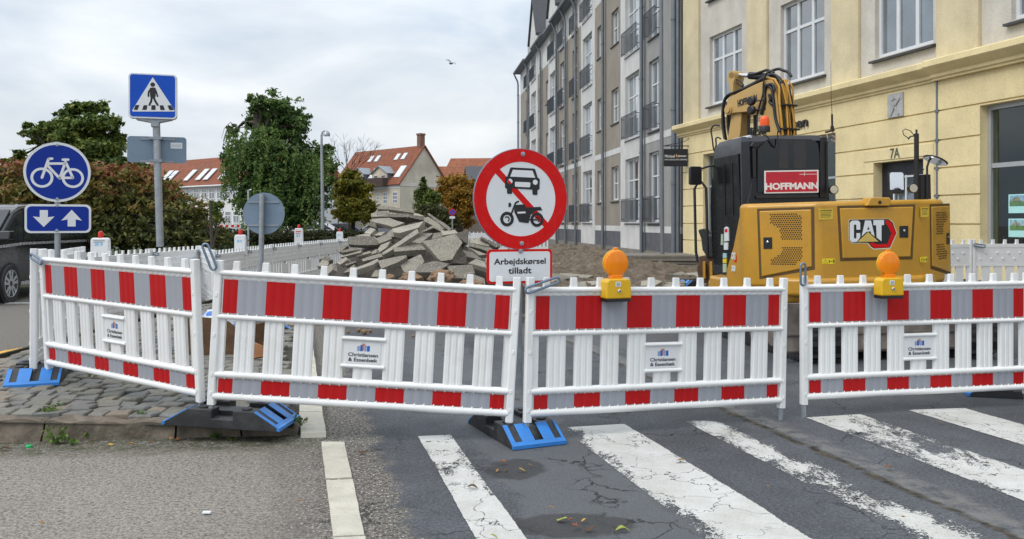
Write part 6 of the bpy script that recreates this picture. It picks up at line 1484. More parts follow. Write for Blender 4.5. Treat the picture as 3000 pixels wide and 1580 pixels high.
tree("leafy_shrub", "dark reddish green bush behind the right shoulder of the rubble heap", 1310, 46, pxblobs(zH, [(1500,1080,170,90),(1700,1130,170,90),(1650,1220,220,100),(1780,1260,110,60),(1400,1060,70,60)], 46, .8), 9000, .085, leaf_mat('bush_leaves', [(.025,.03,.012),(.055,.065,.02),(.09,.095,.03),(.15,.08,.03)]), .08, per=22, tight=.25)
# leafless tree
bt_ = thing("bare_tree", "small leafless tree rising behind the yellowing tree", "tree", P(1022,686,62))
t = MB(); rd = random.Random(5)
def br(p, d, L, r_, dep):
    e = p+d*L; t.tube([p, p.lerp(e,.5)+Vector((rd.uniform(-.1,.1),0,rd.uniform(0,.1)))*L*.4, e], [r_, r_*.8, r_*.55], 5)
    if dep: 
        for _ in range(rd.choice((2,3))): br(e, (d+Vector((rd.uniform(-.8,.8), rd.uniform(-.6,.6), rd.uniform(-.05,.5)))).normalized(), L*rd.uniform(.6,.85), r_*.58, dep-1)
b0 = P(1022,686,62); b0.z = 0
for px in (1016, 1024, 1030): br(b0+Vector((0,0,3.2)), (P(px,455,62)-(b0+Vector((0,0,3.2)))).normalized(), 1.6, .06, 4)
t.tube([b0, b0+Vector((0,0,3.3))], [.14,.10], 8); t.build("trunk", M_['bark'], bt_, world=True, smooth=60)
# low hedge along the far kerb
lb = [(tuple(P(655+i*11.5, 697+3*math.sin(i), 37)), (.35,.45,.30)) for i in range(36)]
tree("low_shrub", "low clipped dark hedge behind the long white barrier row", 800, 37, lb, 14000, .06, leaf_mat('clipped_hedge_leaves', [(.012,.018,.007),(.028,.036,.012),(.055,.055,.018),(.09,.08,.025)]), .05, per=24, tight=.3)
ga = MB(); ga.add([(-60,19,.004),(-7,19,.004),(-9,62,.004),(-60,62,.004)], [(0,1,2,3)]); tag(ga.build("lawn", mat('lawn', (.045,.06,.018), .95, var=.4, vs=2, bump=.6)), kind='structure')

# ------------------------------------------------------------------ rubble heap
def slab_mat():
    m = bpy.data.materials.new("broken_concrete"); k = N(m); p = k.coord(); oi = k.new("ShaderNodeObjectInfo")
    c = k.mix(oi.outputs['Random'], (.15,.135,.11), (.38,.35,.29)); c = k.mix(1.0, c, k.ramp(k.noise(p, 2.5, 6, .7), .3, .7, .75, 1.2), 'MULTIPLY')
    c = k.mix(k.ramp(k.noise(p, 48, 4, .75), .53, .62, 0, .7), c, (.50,.47,.41)); c = k.mix(k.ramp(k.noise(p, 30, 5, .7), .53, .66, 0, .65), c, (.09,.08,.068)); c = k.mix(k.ramp(k.noise(p, 1.3, 4), .55, .75, 0, .5), c, (.19,.17,.12))
    k.put(k.bs.inputs['Base Color'], c); k.bs.inputs['Roughness'].default_value = .9; k.bump(k.noise(p, 45, 6, .75), .6, .02); return m
MSL = slab_mat(); RG = "broken concrete slabs in the rubble heap"; RL = "grey broken concrete slab among many in the rubble heap"
zR = zoomer(900, 580, 4.293)
def slab_mesh(mb, q, n, t, rd):
    """broken slab: outline q on its plane, ragged edge, thickness t"""
    n = Vector(n).normalized(); pts = []
    for i in range(len(q)):
        a, b = q[i], q[(i+1)%len(q)]; L = (b-a).length; k = max(1, int(L/.16)); e = (b-a).cross(n).normalized()
        for j in range(k): pts.append(a.lerp(b, j/k)+(e*rd.uniform(-.012,.012) if j else Vector()))
    k = len(pts); cen = sum(pts, Vector())/k
    bot = [v-n*t*rd.uniform(.92,1.08)+(cen-v)*rd.uniform(.0,.045) for v in pts]; vs = pts+bot
    fs = [list(range(k)), list(range(2*k-1, k-1, -1))]+[(i, k+i, k+(i+1)%k, (i+1)%k) for i in range(k)]
    nn = sum((pts[i].cross(pts[(i+1)%k]) for i in range(k)), Vector())
    if nn.dot(n) < 0: fs = [list(f)[::-1] for f in fs]
    mb.add(vs, fs)
rd = random.Random(11); slabs = []
def tslab(pts, n, t=.085, label=RL, dY=0):
    cx = sum(p[0] for p in pts)/len(pts); cy = sum(p[1] for p in pts)/len(pts); Y = 12.55+(1010-cy)/1000*2.1+dY
    (px, py), = zR([(cx, cy)]); p0 = P(px, py, Y); n = Vector(n).normalized(); q = [onplane(x, y, p0, n) for x, y in zR(pts)]
    mb = MB(Matrix.Translation(-p0)); slab_mesh(mb, q, n, t, rd); o = mb.build("concrete_slab", MSL, bevel=.006, seg=1); o.location = p0; MATW[o.name] = Matrix.Translation(p0)
    tag(o, label, "slab", RG, "thing"); slabs.append(o)
U = (0,-.45,.9); FR = (0,-.8,.6); EG = (.05,-.97,.25)
tslab([(880,142),(905,92),(1040,103),(1348,160),(1345,192),(1035,148)], (.1,-.85,.5), .09, "long flat slab lying topmost on the rubble heap")
tslab([(805,240),(800,197),(880,170),(1030,160),(1030,190),(935,235)], FR)
tslab([(870,205),(880,170),(1030,180),(1015,240),(930,238)], EG, .3); tslab([(1005,240),(1010,196),(1280,200),(1265,243)], EG, .6); tslab([(1265,243),(1277,203),(1500,245),(1480,290)], (.3,-.9,.2), .5)
tslab([(1090,200),(1130,160),(1390,195),(1480,230),(1300,215)], U, .1, dY=.5)
tslab([(1502,196),(1530,188),(1820,390),(1782,415)], (-.35,-.75,.55), .12, "long narrow slab sloping down the right side of the heap")
tslab([(1465,245),(1520,236),(1745,392),(1690,402),(1480,300)], (.1,-.9,.35), .2); tslab([(818,300),(815,262),(1030,248),(1230,312),(1080,368)], (-.15,-.6,.75), .09)
tslab([(1065,388),(1470,288),(1402,372),(1165,442),(1075,430)], (-.2,-.55,.8), .12, "tan topped slab tilted in the upper middle of the heap", -.25); tslab([(1410,432),(1590,340),(1755,428),(1722,442),(1588,378),(1440,442)], (.0,-.9,.4), .4)
tslab([(500,490),(840,485),(895,590),(515,587)], (-.05,-.88,.45), .11, "wide upright slab face on the left of the heap beside the white barriers"); tslab([(838,522),(1000,450),(1072,510),(896,582)], (-.25,-.75,.6))
tslab([(935,692),(1380,385),(1406,440),(1190,578),(950,722)], (-.45,-.65,.6), .09, "long diagonal slab leaning across the middle of the heap", -.3); tslab([(1308,556),(1410,435),(1588,440),(1422,572)], (-.1,-.6,.8))
tslab([(1080,622),(1180,575),(1430,572),(1492,650),(1092,678)], (0,-.6,.8), .12, RL, -.2)
tslab([(1437,545),(1860,450),(1957,560),(1825,775),(1688,798),(1640,762)], (.12,-.86,.5), .12, "large five sided slab facing the barriers on the heap", -.45)
tslab([(885,790),(1240,718),(1257,745),(1152,803),(932,892)], (-.15,-.6,.78), .13, dY=-.3); tslab([(1150,815),(1430,705),(1476,800),(1352,962),(1220,935)], (.1,-.8,.55), .1, dY=-.15)
tslab([(1345,937),(1400,840),(1610,790),(1792,826),(1642,937)], (.05,-.55,.83), .11, "pale flat slab low at the front of the heap", -.3); tslab([(1760,850),(2080,838),(2112,950),(1960,1012),(1830,1012)], (.1,-.7,.7), .1, dY=-.2)
tslab([(590,885),(890,760),(896,792),(842,832),(600,912)], (-.2,-.5,.84), .10, dY=-.15); tslab([(680,772),(932,695),(946,740),(702,802)], (-.2,-.8,.5), .09)
tslab([(410,732),(690,650),(672,692),(422,752)], (-.2,-.8,.5)); tslab([(420,665),(600,620),(662,650),(432,692)], (-.2,-.7,.6)); tslab([(610,712),(792,665),(802,692),(622,742)], (-.2,-.8,.5)); tslab([(700,750),(872,638),(872,692),(782,722)], (-.4,-.8,.4))
tslab([(358,652),(500,590),(512,602),(402,692)], (-.2,-.8,.4)); tslab([(150,767),(240,722),(332,782),(262,792)], (.2,-.6,.7)); tslab([(122,862),(185,775),(272,792),(262,852)], (-.1,-.7,.7)); tslab([(165,930),(312,820),(322,902),(232,987)], (-.6,-.7,.4), .1)
tslab([(365,817),(482,740),(507,777),(412,842)], (-.5,-.7,.5), .1); tslab([(470,832),(622,787),(612,812),(482,857)], (-.2,-.8,.5)); tslab([(440,947),(592,832),(602,892),(562,922)], (-.4,-.7,.6)); tslab([(860,1012),(1022,960),(1082,972),(1062,1022)], U); tslab([(800,992),(850,905),(922,900),(982,992)], (-.1,-.7,.7))
tslab([(2035,502),(2182,500),(2292,542),(2292,612),(2052,562)], (.2,-.6,.75), .09); tslab([(2040,560),(2332,640),(2312,692),(2040,612)], (.1,-.95,.2), .4, "dark edged slab right of the heap behind the lettered plate"); tslab([(2190,482),(2432,592),(2432,617),(2372,622),(2200,512)], (.3,-.8,.4), .12)
tslab([(2035,622),(2272,712),(2172,722)], (.3,-.6,.7)); tslab([(1950,652),(2082,682),(2222,782),(2012,742)], (.3,-.6,.7)); tslab([(1822,822),(2002,720),(2012,792),(1992,832)], (.5,-.8,.3), .15); tslab([(2020,822),(2122,762),(2242,802),(2262,882),(2082,832)], U); tslab([(1970,962),(2012,930),(2232,1012),(2242,1097),(1972,1012)], (.15,-.8,.5), .2, dY=-.3)
tslab([(760,312),(862,317),(872,382),(760,347)], EG, .3); tslab([(710,442),(792,370),(862,392),(802,452)], (-.3,-.6,.7)); tslab([(830,472),(902,432),(987,420),(932,472)], (-.3,-.7,.6)); tslab([(990,462),(1062,390),(1082,432),(1182,472),(1012,502)], FR, .15); tslab([(1892,442),(2027,402),(2027,592),(1902,502)], (.35,-.9,.1), .35, "upright block with broken pale top right of the large slab"); tslab([(600,472),(702,455),(802,440),(792,482)], U); tslab([(880,652),(922,590),(1052,540),(1002,622),(902,692)], (-.3,-.8,.5), .15)
tslab([(2240,760),(2420,800),(2500,860),(2330,870)], (.2,-.4,.85)); tslab([(2330,650),(2480,690),(2560,760),(2400,740)], (.2,-.4,.85), dY=.2); tslab([(1680,420),(1860,400),(1900,440),(1700,470)], U); tslab([(1590,440),(1690,430),(1700,490),(1560,520)], FR)
# many more lying below and between
HC = Vector((-1.62, 14.1, 0))
for i in range(150):
    a = rd.uniform(0, 2*math.pi); r_ = math.sqrt(rd.uniform(.0,1)); x = HC.x+2.15*r_*math.cos(a)-.1; y = HC.y+1.55*r_*math.sin(a); hz = 1.34*(1-r_)**.85
    z = hz*rd.uniform(.62, .98)+.04; w_, l_ = rd.uniform(.22,.5), rd.uniform(.3,.75); nn = Vector((math.cos(a)*.5+rd.uniform(-.4,.4), math.sin(a)*.5+rd.uniform(-.5,.2), rd.uniform(.6,1.1))).normalized()
    u_ = nn.cross(Vector((rd.uniform(-1,1), rd.uniform(-1,1), .1))).normalized(); v_ = nn.cross(u_); q = []
    for (sx, sy) in ((-1,-1),(1,-1),(1,1),(-1,1)): q.append(u_*sx*l_/2*rd.uniform(.75,1.1)+v_*sy*w_/2*rd.uniform(.75,1.1))
    if rd.random() < .4: q.insert(2, (q[1]+q[2])/2+u_*l_*.12)
    mb = MB(); slab_mesh(mb, q, nn, rd.uniform(.06,.1), rd); o = mb.build("concrete_slab", MSL, bevel=.006, seg=1); o.location = (x, y, z); tag(o, RL, "slab", RG, "thing")
for i in range(62):
    a = rd.uniform(math.pi*.9, math.pi*1.9); r_ = rd.uniform(.75, 1.18); x = HC.x+2.1*r_*math.cos(a)-.15; y = HC.y+1.55*r_*math.sin(a); s_ = rd.uniform(.07,.2)
    nn = Vector((rd.uniform(-.6,.6), rd.uniform(-.7,.2), 1)).normalized(); u_ = nn.cross(Vector((rd.uniform(-1,1), rd.uniform(-1,1), .1))).normalized(); v_ = nn.cross(u_); n_ = rd.choice((4,5))
    q = [u_*math.cos(2*math.pi*j/n_)*s_*rd.uniform(.7,1.2)+v_*math.sin(2*math.pi*j/n_)*s_*.7*rd.uniform(.7,1.2) for j in range(n_)]
    mb = MB(); slab_mesh(mb, q, nn, rd.uniform(.05,.1), rd); o = mb.build("concrete_fragment", MSL, bevel=.006, seg=1); o.location = (x, y, .08+max(0,1-r_)*.9); tag(o, "small broken concrete fragment strewn round the foot of the rubble heap", "fragment", "concrete fragments round the heap", "thing")
def mound_h(x, y):
    r_ = math.hypot((x-HC.x)/2.3, (y-HC.y)/1.8); return max(-.05, 1.62*max(0, 1-r_)**.75+.12*mnoise.fractal(Vector((x*2, y*2, 3)), 1, 2, 4)*(1 if r_ < 1.1 else .2)-.06)
terrain("rubble_earth", -4.2, 1.0, 12.2, 16.2, 44, 36, mound_h, mat('rubble_earth', (.06,.052,.043), .95, var=.35, vs=4, bump=.8, bs=14))
MCL = mat('clay_clod', (.24,.155,.095), .95, var=.3, vs=5, bump=.9, bs=16)
def clod(px, py, rx, ry, Y, label, m=None, cat="clod", name="earth_clod", group="brown earth clods before the heap"):
    bm = bmesh.new(); bmesh.ops.create_icosphere(bm, subdivisions=4, radius=1); c = P(px, py, Y); s_ = Y/F
    for v in bm.verts:
        d = v.co.copy(); k = 1+.34*mnoise.fractal(d*1.5+Vector((px*.1, py*.1, 0)), 1, 2, 5)+.12*mnoise.noise(d*6+Vector((px,0,0))); v.co = Vector((d.x*rx*s_*k, d.y*rx*s_*.8*k, d.z*ry*s_*k))
    me = bpy.data.meshes.new(name); bm.to_mesh(me); bm.free(); me.materials.append(m or MCL); o = bpy.data.objects.new(name, me); col.objects.link(o); o.location = c
    me.polygons.foreach_set('use_smooth', [True]*len(me.polygons)); tag(o, label, cat, group, "thing")
clod(1205,818,34,18,12.1,"brown earth clod third from the left below the heap"); clod(1292,814,36,22,12.1,"large brown earth clod below the pale flat slab"); clod(1310,802,20,10,12.4,"small brown clod half behind the large one"); clod(1378,832,36,12,11.9,"flat brown clod left of the lettered plate"); clod(1142,814,14,12,12.2,"leftmost small brown clod below the heap")
for i, (px, py, r_) in enumerate(((1050,968,7),(1068,972,9),(1085,970,6),(1210,985,5),(1020,972,5))): clod(px, py, r_, r_*.8, 3760/(py+r_*.6-652)*.99, "brown stone on the asphalt glimpsed under the sign plate of the barrier", MCL, "stone", "loose_stone", "loose stones before the heap")
for i in range(46):
    x = rd.uniform(.2, 5.4); y = rd.uniform(13.5, 21.0); s_ = rd.uniform(.10,.34); nn = Vector((rd.uniform(-.3,.3), rd.uniform(-.4,.1), 1)).normalized(); u_ = nn.cross(Vector((rd.uniform(-1,1), rd.uniform(-1,1), .1))).normalized(); v_ = nn.cross(u_); n_ = rd.choice((4,4,5))
    if 3.0 < x and y < 14.5: continue
    q = [u_*math.cos(2*math.pi*j/n_)*s_*rd.uniform(.7,1.25)+v_*math.sin(2*math.pi*j/n_)*s_*.7*rd.uniform(.7,1.2) for j in range(n_)]
    mb = MB(); slab_mesh(mb, q, nn, rd.uniform(.06,.12), rd); o = mb.build("stone_fragment", MSL, bevel=.006, seg=1); o.location = (x, y, max(0, soil_h(x, y))+rd.uniform(.02,.08)); tag(o, "broken stone fragment lying on the dug up ground right of the heap", "fragment", "stone fragments on the dug up ground", "thing")
# stacked plates and loose flags on the soil
MPL = mat('grey_plate', (.20,.185,.16), .85, var=.2, vs=4, dirt=.4, dirtc=(.1,.09,.07))
st_ = []
for i in range(4):
    mb = MB(); p0 = G(1838,794); p1 = G(1962,786); dx = (p1-p0); mb.box(0, dx.length, 0, 2.2, 0, .085); o = mb.build("stone_plate", MPL, bevel=.015); place(o, Matrix.Translation(p0+Vector((rd.uniform(-.06,.06), rd.uniform(-.06,.06), .10+i*.10))) @ rotz(rd.uniform(-.02,.02)))
    tag(o, ["lowest grey plate in the low stack beside the pole","second grey plate from the bottom of the stack beside the pole","third grey plate from the bottom of the stack beside the pole","top grey plate with pale dusty face on the stack beside the pole"][i], "plate", "grey plates stacked by the pole", "thing")
for i, (q, lb) in enumerate((([(1608,772),(1655,768),(1655,782),(1608,784)], "short kerb stone lying on the brown soil right of the lettered plate"), ([(1560,812),(1625,800),(1680,812),(1600,830)], "flat grey flag on the soil just behind the barrier joint"), ([(1640,800),(1740,806),(1720,815),(1640,812)], "thin grey strip of kerb at the soil edge"), ([(2010,800),(2080,795),(2100,805),(2030,812)], "pale flag on the soil left of the excavator"), ([(1700,826),(1790,818),(1800,832),(1710,838)], "dark flag behind the first amber lamp"))):
    p0 = G(sum(p[0] for p in q)/4, max(p[1] for p in q), .12); q3 = [onplane(x, y, p0, Vector((0,-.25,.97))) for x, y in q]; mb = MB(Matrix.Translation(-p0)); slab_mesh(mb, q3, (0,-.25,.97), .14, rd); o = mb.build("stone_flag", MSL, bevel=.008, seg=1); o.location = p0; tag(o, lb, "flagstone", "loose flags on the soil", "thing")
# ------------------------------------------------------------------ black van on the left road
VM = frame(P(28, 826, 16.0).xy.to_3d()+Vector((0,0,.0)), (-.10,.995,0))
VAN = thing("parked_van", "black van with silver trim and glossy windows, cut off by the left edge", "van", VM)
M_['vanblack'] = mat('van_black_paint', (.012,.013,.016), .2, var=.1, coat=.3, spec=.5); M_['silver'] = mat('silver_trim', (.55,.57,.6), .25, .6, var=.05); M_['vanglass'] = mat('van_glass', (.03,.035,.04), .05, var=.5, vs=1.5, spec=.8)
Wv = 1.95
b = MB(VM.inverted() @ VM)
prof = [(-.86,.28),(-.9,.7),(-.82,.98),(-.5,1.12),(.18,1.72),(.45,1.83),(1.6,1.9),(3.3,1.88),(3.62,1.74),(3.82,1.15),(3.84,.45),(3.75,.28)]
b.xz(prof, 0, Wv); body_v = b.build("body", M_['vanblack'], VAN, bevel=.06, seg=3)
b = MB(); b.xz([(-.32,1.18),(.22,1.66),(.5,1.74),(.5,1.16)], -.012, .05); b.build("door_window", M_['vanglass'], VAN); b = MB(); b.xz([(.56,1.16),(.56,1.75),(1.7,1.80),(1.7,1.16)], -.012, .05); b.build("side_window", M_['vanglass'], VAN); b = MB(); b.xz([(1.78,1.16),(1.78,1.80),(3.3,1.76),(3.6,1.2)], -.012, .05); b.build("rear_window", M_['vanglass'], VAN)
b = MB(); vs = [(-.47,.06,1.16),(.17,.06,1.73),(.17,Wv-.06,1.73),(-.47,Wv-.06,1.16)]; b.add([(x-.03, y, z+.03) for x, y, z in vs]+vs, [(0,3,2,1),(0,1,5,4),(1,2,6,5),(2,3,7,6),(3,0,4,7)]); b.build("windscreen", M_['vanglass'], VAN)
b = MB(); b.xz([(-.8,1.0),(-.4,1.09),(.5,1.13),(3.78,1.12),(3.78,1.07),(.5,1.08),(-.4,1.04),(-.8,.96)], -.02, .03); b.build("silver_trim", M_['silver'], VAN)
b = MB(); b.xz([(.42,.30),(2.6,.30),(2.6,.37),(.42,.37)], -.02, .03); b.build("sill_trim", M_['silver'], VAN)
b = MB(); b.xz([(.3,1.845),(3.4,1.905),(3.4,1.93),(.3,1.87)], -.0, .04); b.build("roof_rail", M_['silver'], VAN)
b = MB(); b.xz([(-.5,1.2),(-.3,1.2),(-.28,1.36),(-.45,1.36)], -.22, -.03); b.build("wing_mirror", M_['vanblack'], VAN, bevel=.02)
for x in (0, 2.98):
    b = MB(); b.lathe([(.40,-.02),(.40,.012)], 32, 0, T(x,0,.36) @ Matrix.Rotation(R(90), 4, 'X')); b.build("wheel_arch", M_['signblack'], VAN)
    b = MB(); Mw = T(x,.05,.36) @ Matrix.Rotation(R(90), 4, 'X'); b.lathe([(.25,-.1),(.345,-.1),(.36,-.05),(.36,.06),(.345,.085),(.25,.08)], 36, 0, Mw); ty = b.build("tyre", M_['black'], VAN, smooth=40)
    b = MB(Mw)
    for i in range(5):
        a = R(72*i+18); ca, sa = math.cos(a), math.sin(a)
        pl_ = [(.05,-.045),(.245,-.085),(.245,-.02),(.12,-.012),(.12,.012),(.245,.02),(.245,.085),(.05,.045)]; b.prism([(u*ca-v*sa, u*sa+v*ca) for u, v in pl_], .06, .082)
    b.lathe([(.25,.05),(.262,.085),(.245,.088),(.24,.05)], 32); b.build("rim", M_['silver'], ty)
b = MB(); b.box(-.93,-.84,.1,.5,.72,.86); b.build("headlight", M_['silver'], VAN); b = MB(); b.box(-.93,-.84,Wv-.5,Wv-.1,.72,.86); b.build("headlight", M_['silver'], VAN)
b = MB(); b.box(3.80,3.87,.02,.3,1.0,1.12); b.build("tail_light", M_['redlens'], VAN)

# ------------------------------------------------------------------ rusty bucket lying on the cobbles
p0 = G(590, 1052, .12); BK = thing("excavator_bucket", "rusty brown digging bucket lying on the cobbles behind the striped barrier corner", "digging bucket", p0)
zK = zoomer(420, 880, 6.1675)
b = MB(); nK = Vector((.25,-.95,.15)).normalized()
b.trace(zK([(640,330),(1000,300),(1380,330),(1560,390),(1690,500),(1660,1065),(1480,1082),(1000,1090),(660,1075),(610,700)]), p0, nK, 0, .04); b.build("side_plate", M_['rust'], BK, world=True, bevel=.006)
b = MB(); cr = [onplane(x, y, p0, nK) for x, y in zK([(610,700),(660,1075),(1000,1090),(1480,1082),(1660,1065),(1690,500)])]; bk = [v+Vector((.16,.62,.0)) for v in cr]; k = len(cr)
b.add([v+Vector((.01,.045,0)) for v in cr]+bk, [(i, i+1, k+i+1, k+i) for i in range(k-1)]); o_ = b.build("bucket_shell", M_['rust'], BK, world=True); o_.modifiers.new("thickness", 'SOLIDIFY').thickness = .02
b = MB(); p1 = G(757, 1060, .12); b.trace(zK([(1960,740),(2200,850),(2200,1010),(1960,1060)]), p1, Vector((-.2,-.95,.25)), 0, .05); b.build("cutting_lip", mat('worn_orange_steel', (.30,.13,.05), .6, .2, var=.3, vs=8, dirt=.4), BK, world=True, bevel=.005)
p2 = G(670, 965, .12); sk = thing("blue_sack", "blue and white sack slumped on the cobbles behind the rusty bucket", "sack", p2)
bm = bmesh.new(); bmesh.ops.create_icosphere(bm, subdivisions=4, radius=1)
for v in bm.verts:
    d = v.co.copy(); kk = 1+.25*mnoise.fractal(d*2, 1, 2, 4); v.co = Vector((d.x*.34*kk, d.y*.25*kk, max(-.02, d.z*.20*kk+.12)))
me = bpy.data.meshes.new("sack_cloth"); bm.to_mesh(me); bm.free()
m = bpy.data.materials.new("blue_white_plastic"); k = N(m); p = k.coord(); k.put(k.bs.inputs['Base Color'], k.mix(k.ramp(k.noise(p, 6, 3), .47, .5), (.05,.16,.5), (.6,.65,.7))); me.materials.append(m); o = bpy.data.objects.new("sack_cloth", me); col.objects.link(o); o.parent = sk; me.polygons.foreach_set('use_smooth', [True]*len(me.polygons))

# ------------------------------------------------------------------ white flasher boxes with red tops along the rows
def flasher(px0, px1, py0, py1, Y, label):
    s_ = Y/F; c = P((px0+px1)/2, py1, Y); o = thing("flasher_box", label, "warning box", c, "white warning boxes with red tops"); w_ = (px1-px0)*s_/2; h_ = (py1-py0)*s_
    b = MB(); b.xz([(-w_*1.02,-.25),(w_*1.02,-.25),(w_*.98,h_*.8),(w_*.8,h_),(-w_*.8,h_),(-w_*.98,h_*.8)], -.05, .05); bo = b.build("box_shell", M_['signwhite'], o, bevel=.02)
    b = MB(); b.lathe([(.04,h_),(.04,h_+.075),(.03,h_+.10),(.01,h_+.105)], 14); b.build("red_lamp", M_['redlens'], o, smooth=40)
    b = MB(); b.xz([(-w_*.5,h_*.1),(-w_*.1,h_*.1),(-w_*.05,h_*.35),(-w_*.4,h_*.4)], -.054, -.049); b.xz([(w_*.1,h_*.1),(w_*.3,h_*.1),(w_*.4,h_*.35),(w_*.15,h_*.4)], -.054, -.049); b.build("blue_mark", mat('pale_blue_mark', (.25,.5,.75), .5), bo)
    if px0 in (268, 863): b = MB(); b.box(-w_*.6, w_*.6, -.0545, -.0495, h_*.62, h_*.70); b.box(-w_*.6, w_*.4, -.0545, -.0495, h_*.45, h_*.5); b.build("printed_line", M_['signred'] if px0 == 863 else M_['signback'], bo)
flasher(268, 322, 697, 722, 13.6, "white warning box with red top behind the barrier right of the arrow plate")
flasher(688, 721, 688, 712, 16.5, "white warning box with red top just left of the round grey sign")
flasher(863, 888, 669, 697, 24.0, "tall white warning box with red print right of the round grey sign")
flasher(986, 1005, 679, 692, 28.0, "small white warning box with red top nearest to the rubble heap")

# ------------------------------------------------------------------ lamp post, thin posts, small far signs
LPo = thing("street_lamp", "slim grey street lamp with hooked arm and bowl head beside the weeping tree", "street lamp", P(946,690,40).xy.to_3d())
Yl = 40; b = MB(); x0 = P(946,690,Yl); inv = MATW[LPo.name].inverted()
b.M = inv; b.tube([Vector((x0.x,Yl,0)), P(945,600,Yl), P(942,420,Yl), P(942,397,Yl), P(944,387,Yl), P(949,384,Yl), P(956,385,Yl)], [.10,.085,.06,.05,.045,.04,.04], 10); b.build("lamp_pole", M_['steel'], LPo, smooth=50)
b = MB(inv @ T(*P(957,396,Yl))); b.lathe([(.17,-.02),(.165,.03),(.13,.13),(.06,.2),(.02,.21)], 18); b.build("lamp_head", M_['steel'], LPo, smooth=50); b = MB(inv @ T(*P(957,396,Yl))); b.lathe([(.15,-.05),(.16,-.021)], 18); b.build("lamp_diffuser", M_['signwhite'], LPo)
tp = thing("thin_post", "thin grey post with a short arm behind the round grey sign", "post", P(728,700,30).xy.to_3d()); b = MB(MATW[tp.name].inverted()); b.tube([P(728,790,30), P(728,558,30), P(737,556,30)], .035, 8); b.build("post_shaft", M_['steel'], tp, smooth=50)
sk_ = thing("wooden_stake", "thin dark stake standing at the right end of the reddish hedge", "stake", P(620,715,17).xy.to_3d()); b = MB(MATW[sk_.name].inverted()); b.tube([P(622,800,17), P(617,588,17)], .03, 7); b.build("stake_shaft", M_['bark'], sk_)
Yn = 44; fN = P(1325,622,Yn); ns = thing("no_parking_sign", "tiny round blue no parking sign among the autumn leaves", "traffic sign", fN); s_ = Yn/F
b = MB(); b.xz(disc(10.5*s_, 28), 0, .03); rp = b.build("red_plate", M_['signred'], ns); b = MB(); b.xz(disc(8*s_, 28), -.01, 0); b.build("blue_field", M_['signblue2'], rp); b = MB(); stroke(b, [(-6*s_,6*s_),(6*s_,-6*s_)], 2.2*s_, -.02, -.011, cap=False); b.build("red_bar", M_['signred'], rp)
b = MB(); b.xz(rrect(-8*s_, 8*s_, -19*s_, -12*s_, 1*s_), 0, .03); b.build("lower_plate", M_['signwhite'], ns); b = MB(); b.tube([(0,.06,10*s_),(0,.06,-1.9)], .04, 8); b.build("post", M_['steel'], ns)
# parked cars and a low red white barrier far down the road
def car(px, py, Y, m, label, flip=1, ang=0):
    c = P(px, py, Y); c.z = 0; o = thing("parked_car", label, "car", T(*c) @ rotz(R(ang)), "cars parked beyond the trees")
    b = MB(); b.xz([(-2.1*flip,.3),(2.1*flip,.3),(2.15*flip,.75),(1.5*flip,.95),(.8*flip,1.42),(-1.1*flip,1.45),(-1.9*flip,1.0),(-2.15*flip,.8)], 0, 1.75); b.build("body", m, o, bevel=.08)
    b = MB(); b.xz([(1.3*flip,.95),(.75*flip,1.36),(-1.05*flip,1.38),(-1.7*flip,1.0)], -.01, .05); b.build("side_window", M_['vanglass'], o)
    for x in (-1.3, 1.3): b = MB(); b.lathe([(.32,-.1),(.33,.0),(.32,.1),(.18,.11)], 20, 0, T(x,.05,.32) @ Matrix.Rotation(R(90), 4, 'X')); b.build("wheel", M_['black'], o, smooth=40)
car(925, 690, 70, mat('white_car', (.6,.62,.64), .25, coat=.3), "white car parked beyond the street lamp"); car(985, 690, 74, mat('navy_car', (.02,.03,.06), .25, coat=.3), "dark blue car between the street lamp and the yellowing tree", -1); car(1120, 690, 84, mat('grey_car', (.2,.21,.22), .3, coat=.3), "grey car half hidden by the yellowing tree")
fb = thing("striped_board", "low red and white striped board far away before the white building", "barrier board", P(662,668,62)); b = MB(); b.xz([(-.9,-.55),(1.2,-.55),(1.2,.25),(-.9,.25)], 0, .05); bo = b.build("board", M_['signwhite'], fb)
for i in range(5): b = MB(); b.box(-.85+i*.41,-.65+i*.41,-.01,0,.05,.22); b.build("red_stripe", M_['signred'], bo)
b = MB(); b.box(-.9,-.82,.05,.12,-1.6,.25); b.box(1.1,1.18,.05,.12,-1.6,.25); b.build("support", M_['steel'], fb)

# ------------------------------------------------------------------ gull
bd_ = thing("gull", "small gull flying in the open sky left of the apartment house", "bird", P(1321,187,60))
bm = bmesh.new(); vv = [(-.16,0,0),(-.08,.02,.0),(.02,.035,.0),(.1,.02,.0),(.17,0,.02)]
b = MB(); b.tube([(-.24,0,.02),(-.12,0,0),(.0,0,-.01),(.10,0,.02),(.17,0,.05),(.21,0,.045)], [.012,.045,.06,.05,.03,.006], 10)
for s in (-1, 1):
    w = [(.06,0,.03),(.10,s*.14,.14),(.02,s*.34,.20),(-.10,s*.52,.10),(-.05,s*.33,.17),(-.07,s*.13,.12),(-.07,0,.03)]; b.add(w+[(x,y,z-.012) for x,y,z in w], [tuple(range(7)), tuple(range(13,6,-1))]+[(i,(i+1)%7,7+(i+1)%7,7+i) for i in range(7)])
o = b.build("body", mat('gull_grey', (.22,.23,.25), .7), bd_, smooth=50); o.matrix_local = rotz(R(55)) @ Matrix.Rotation(R(25), 4, 'X')

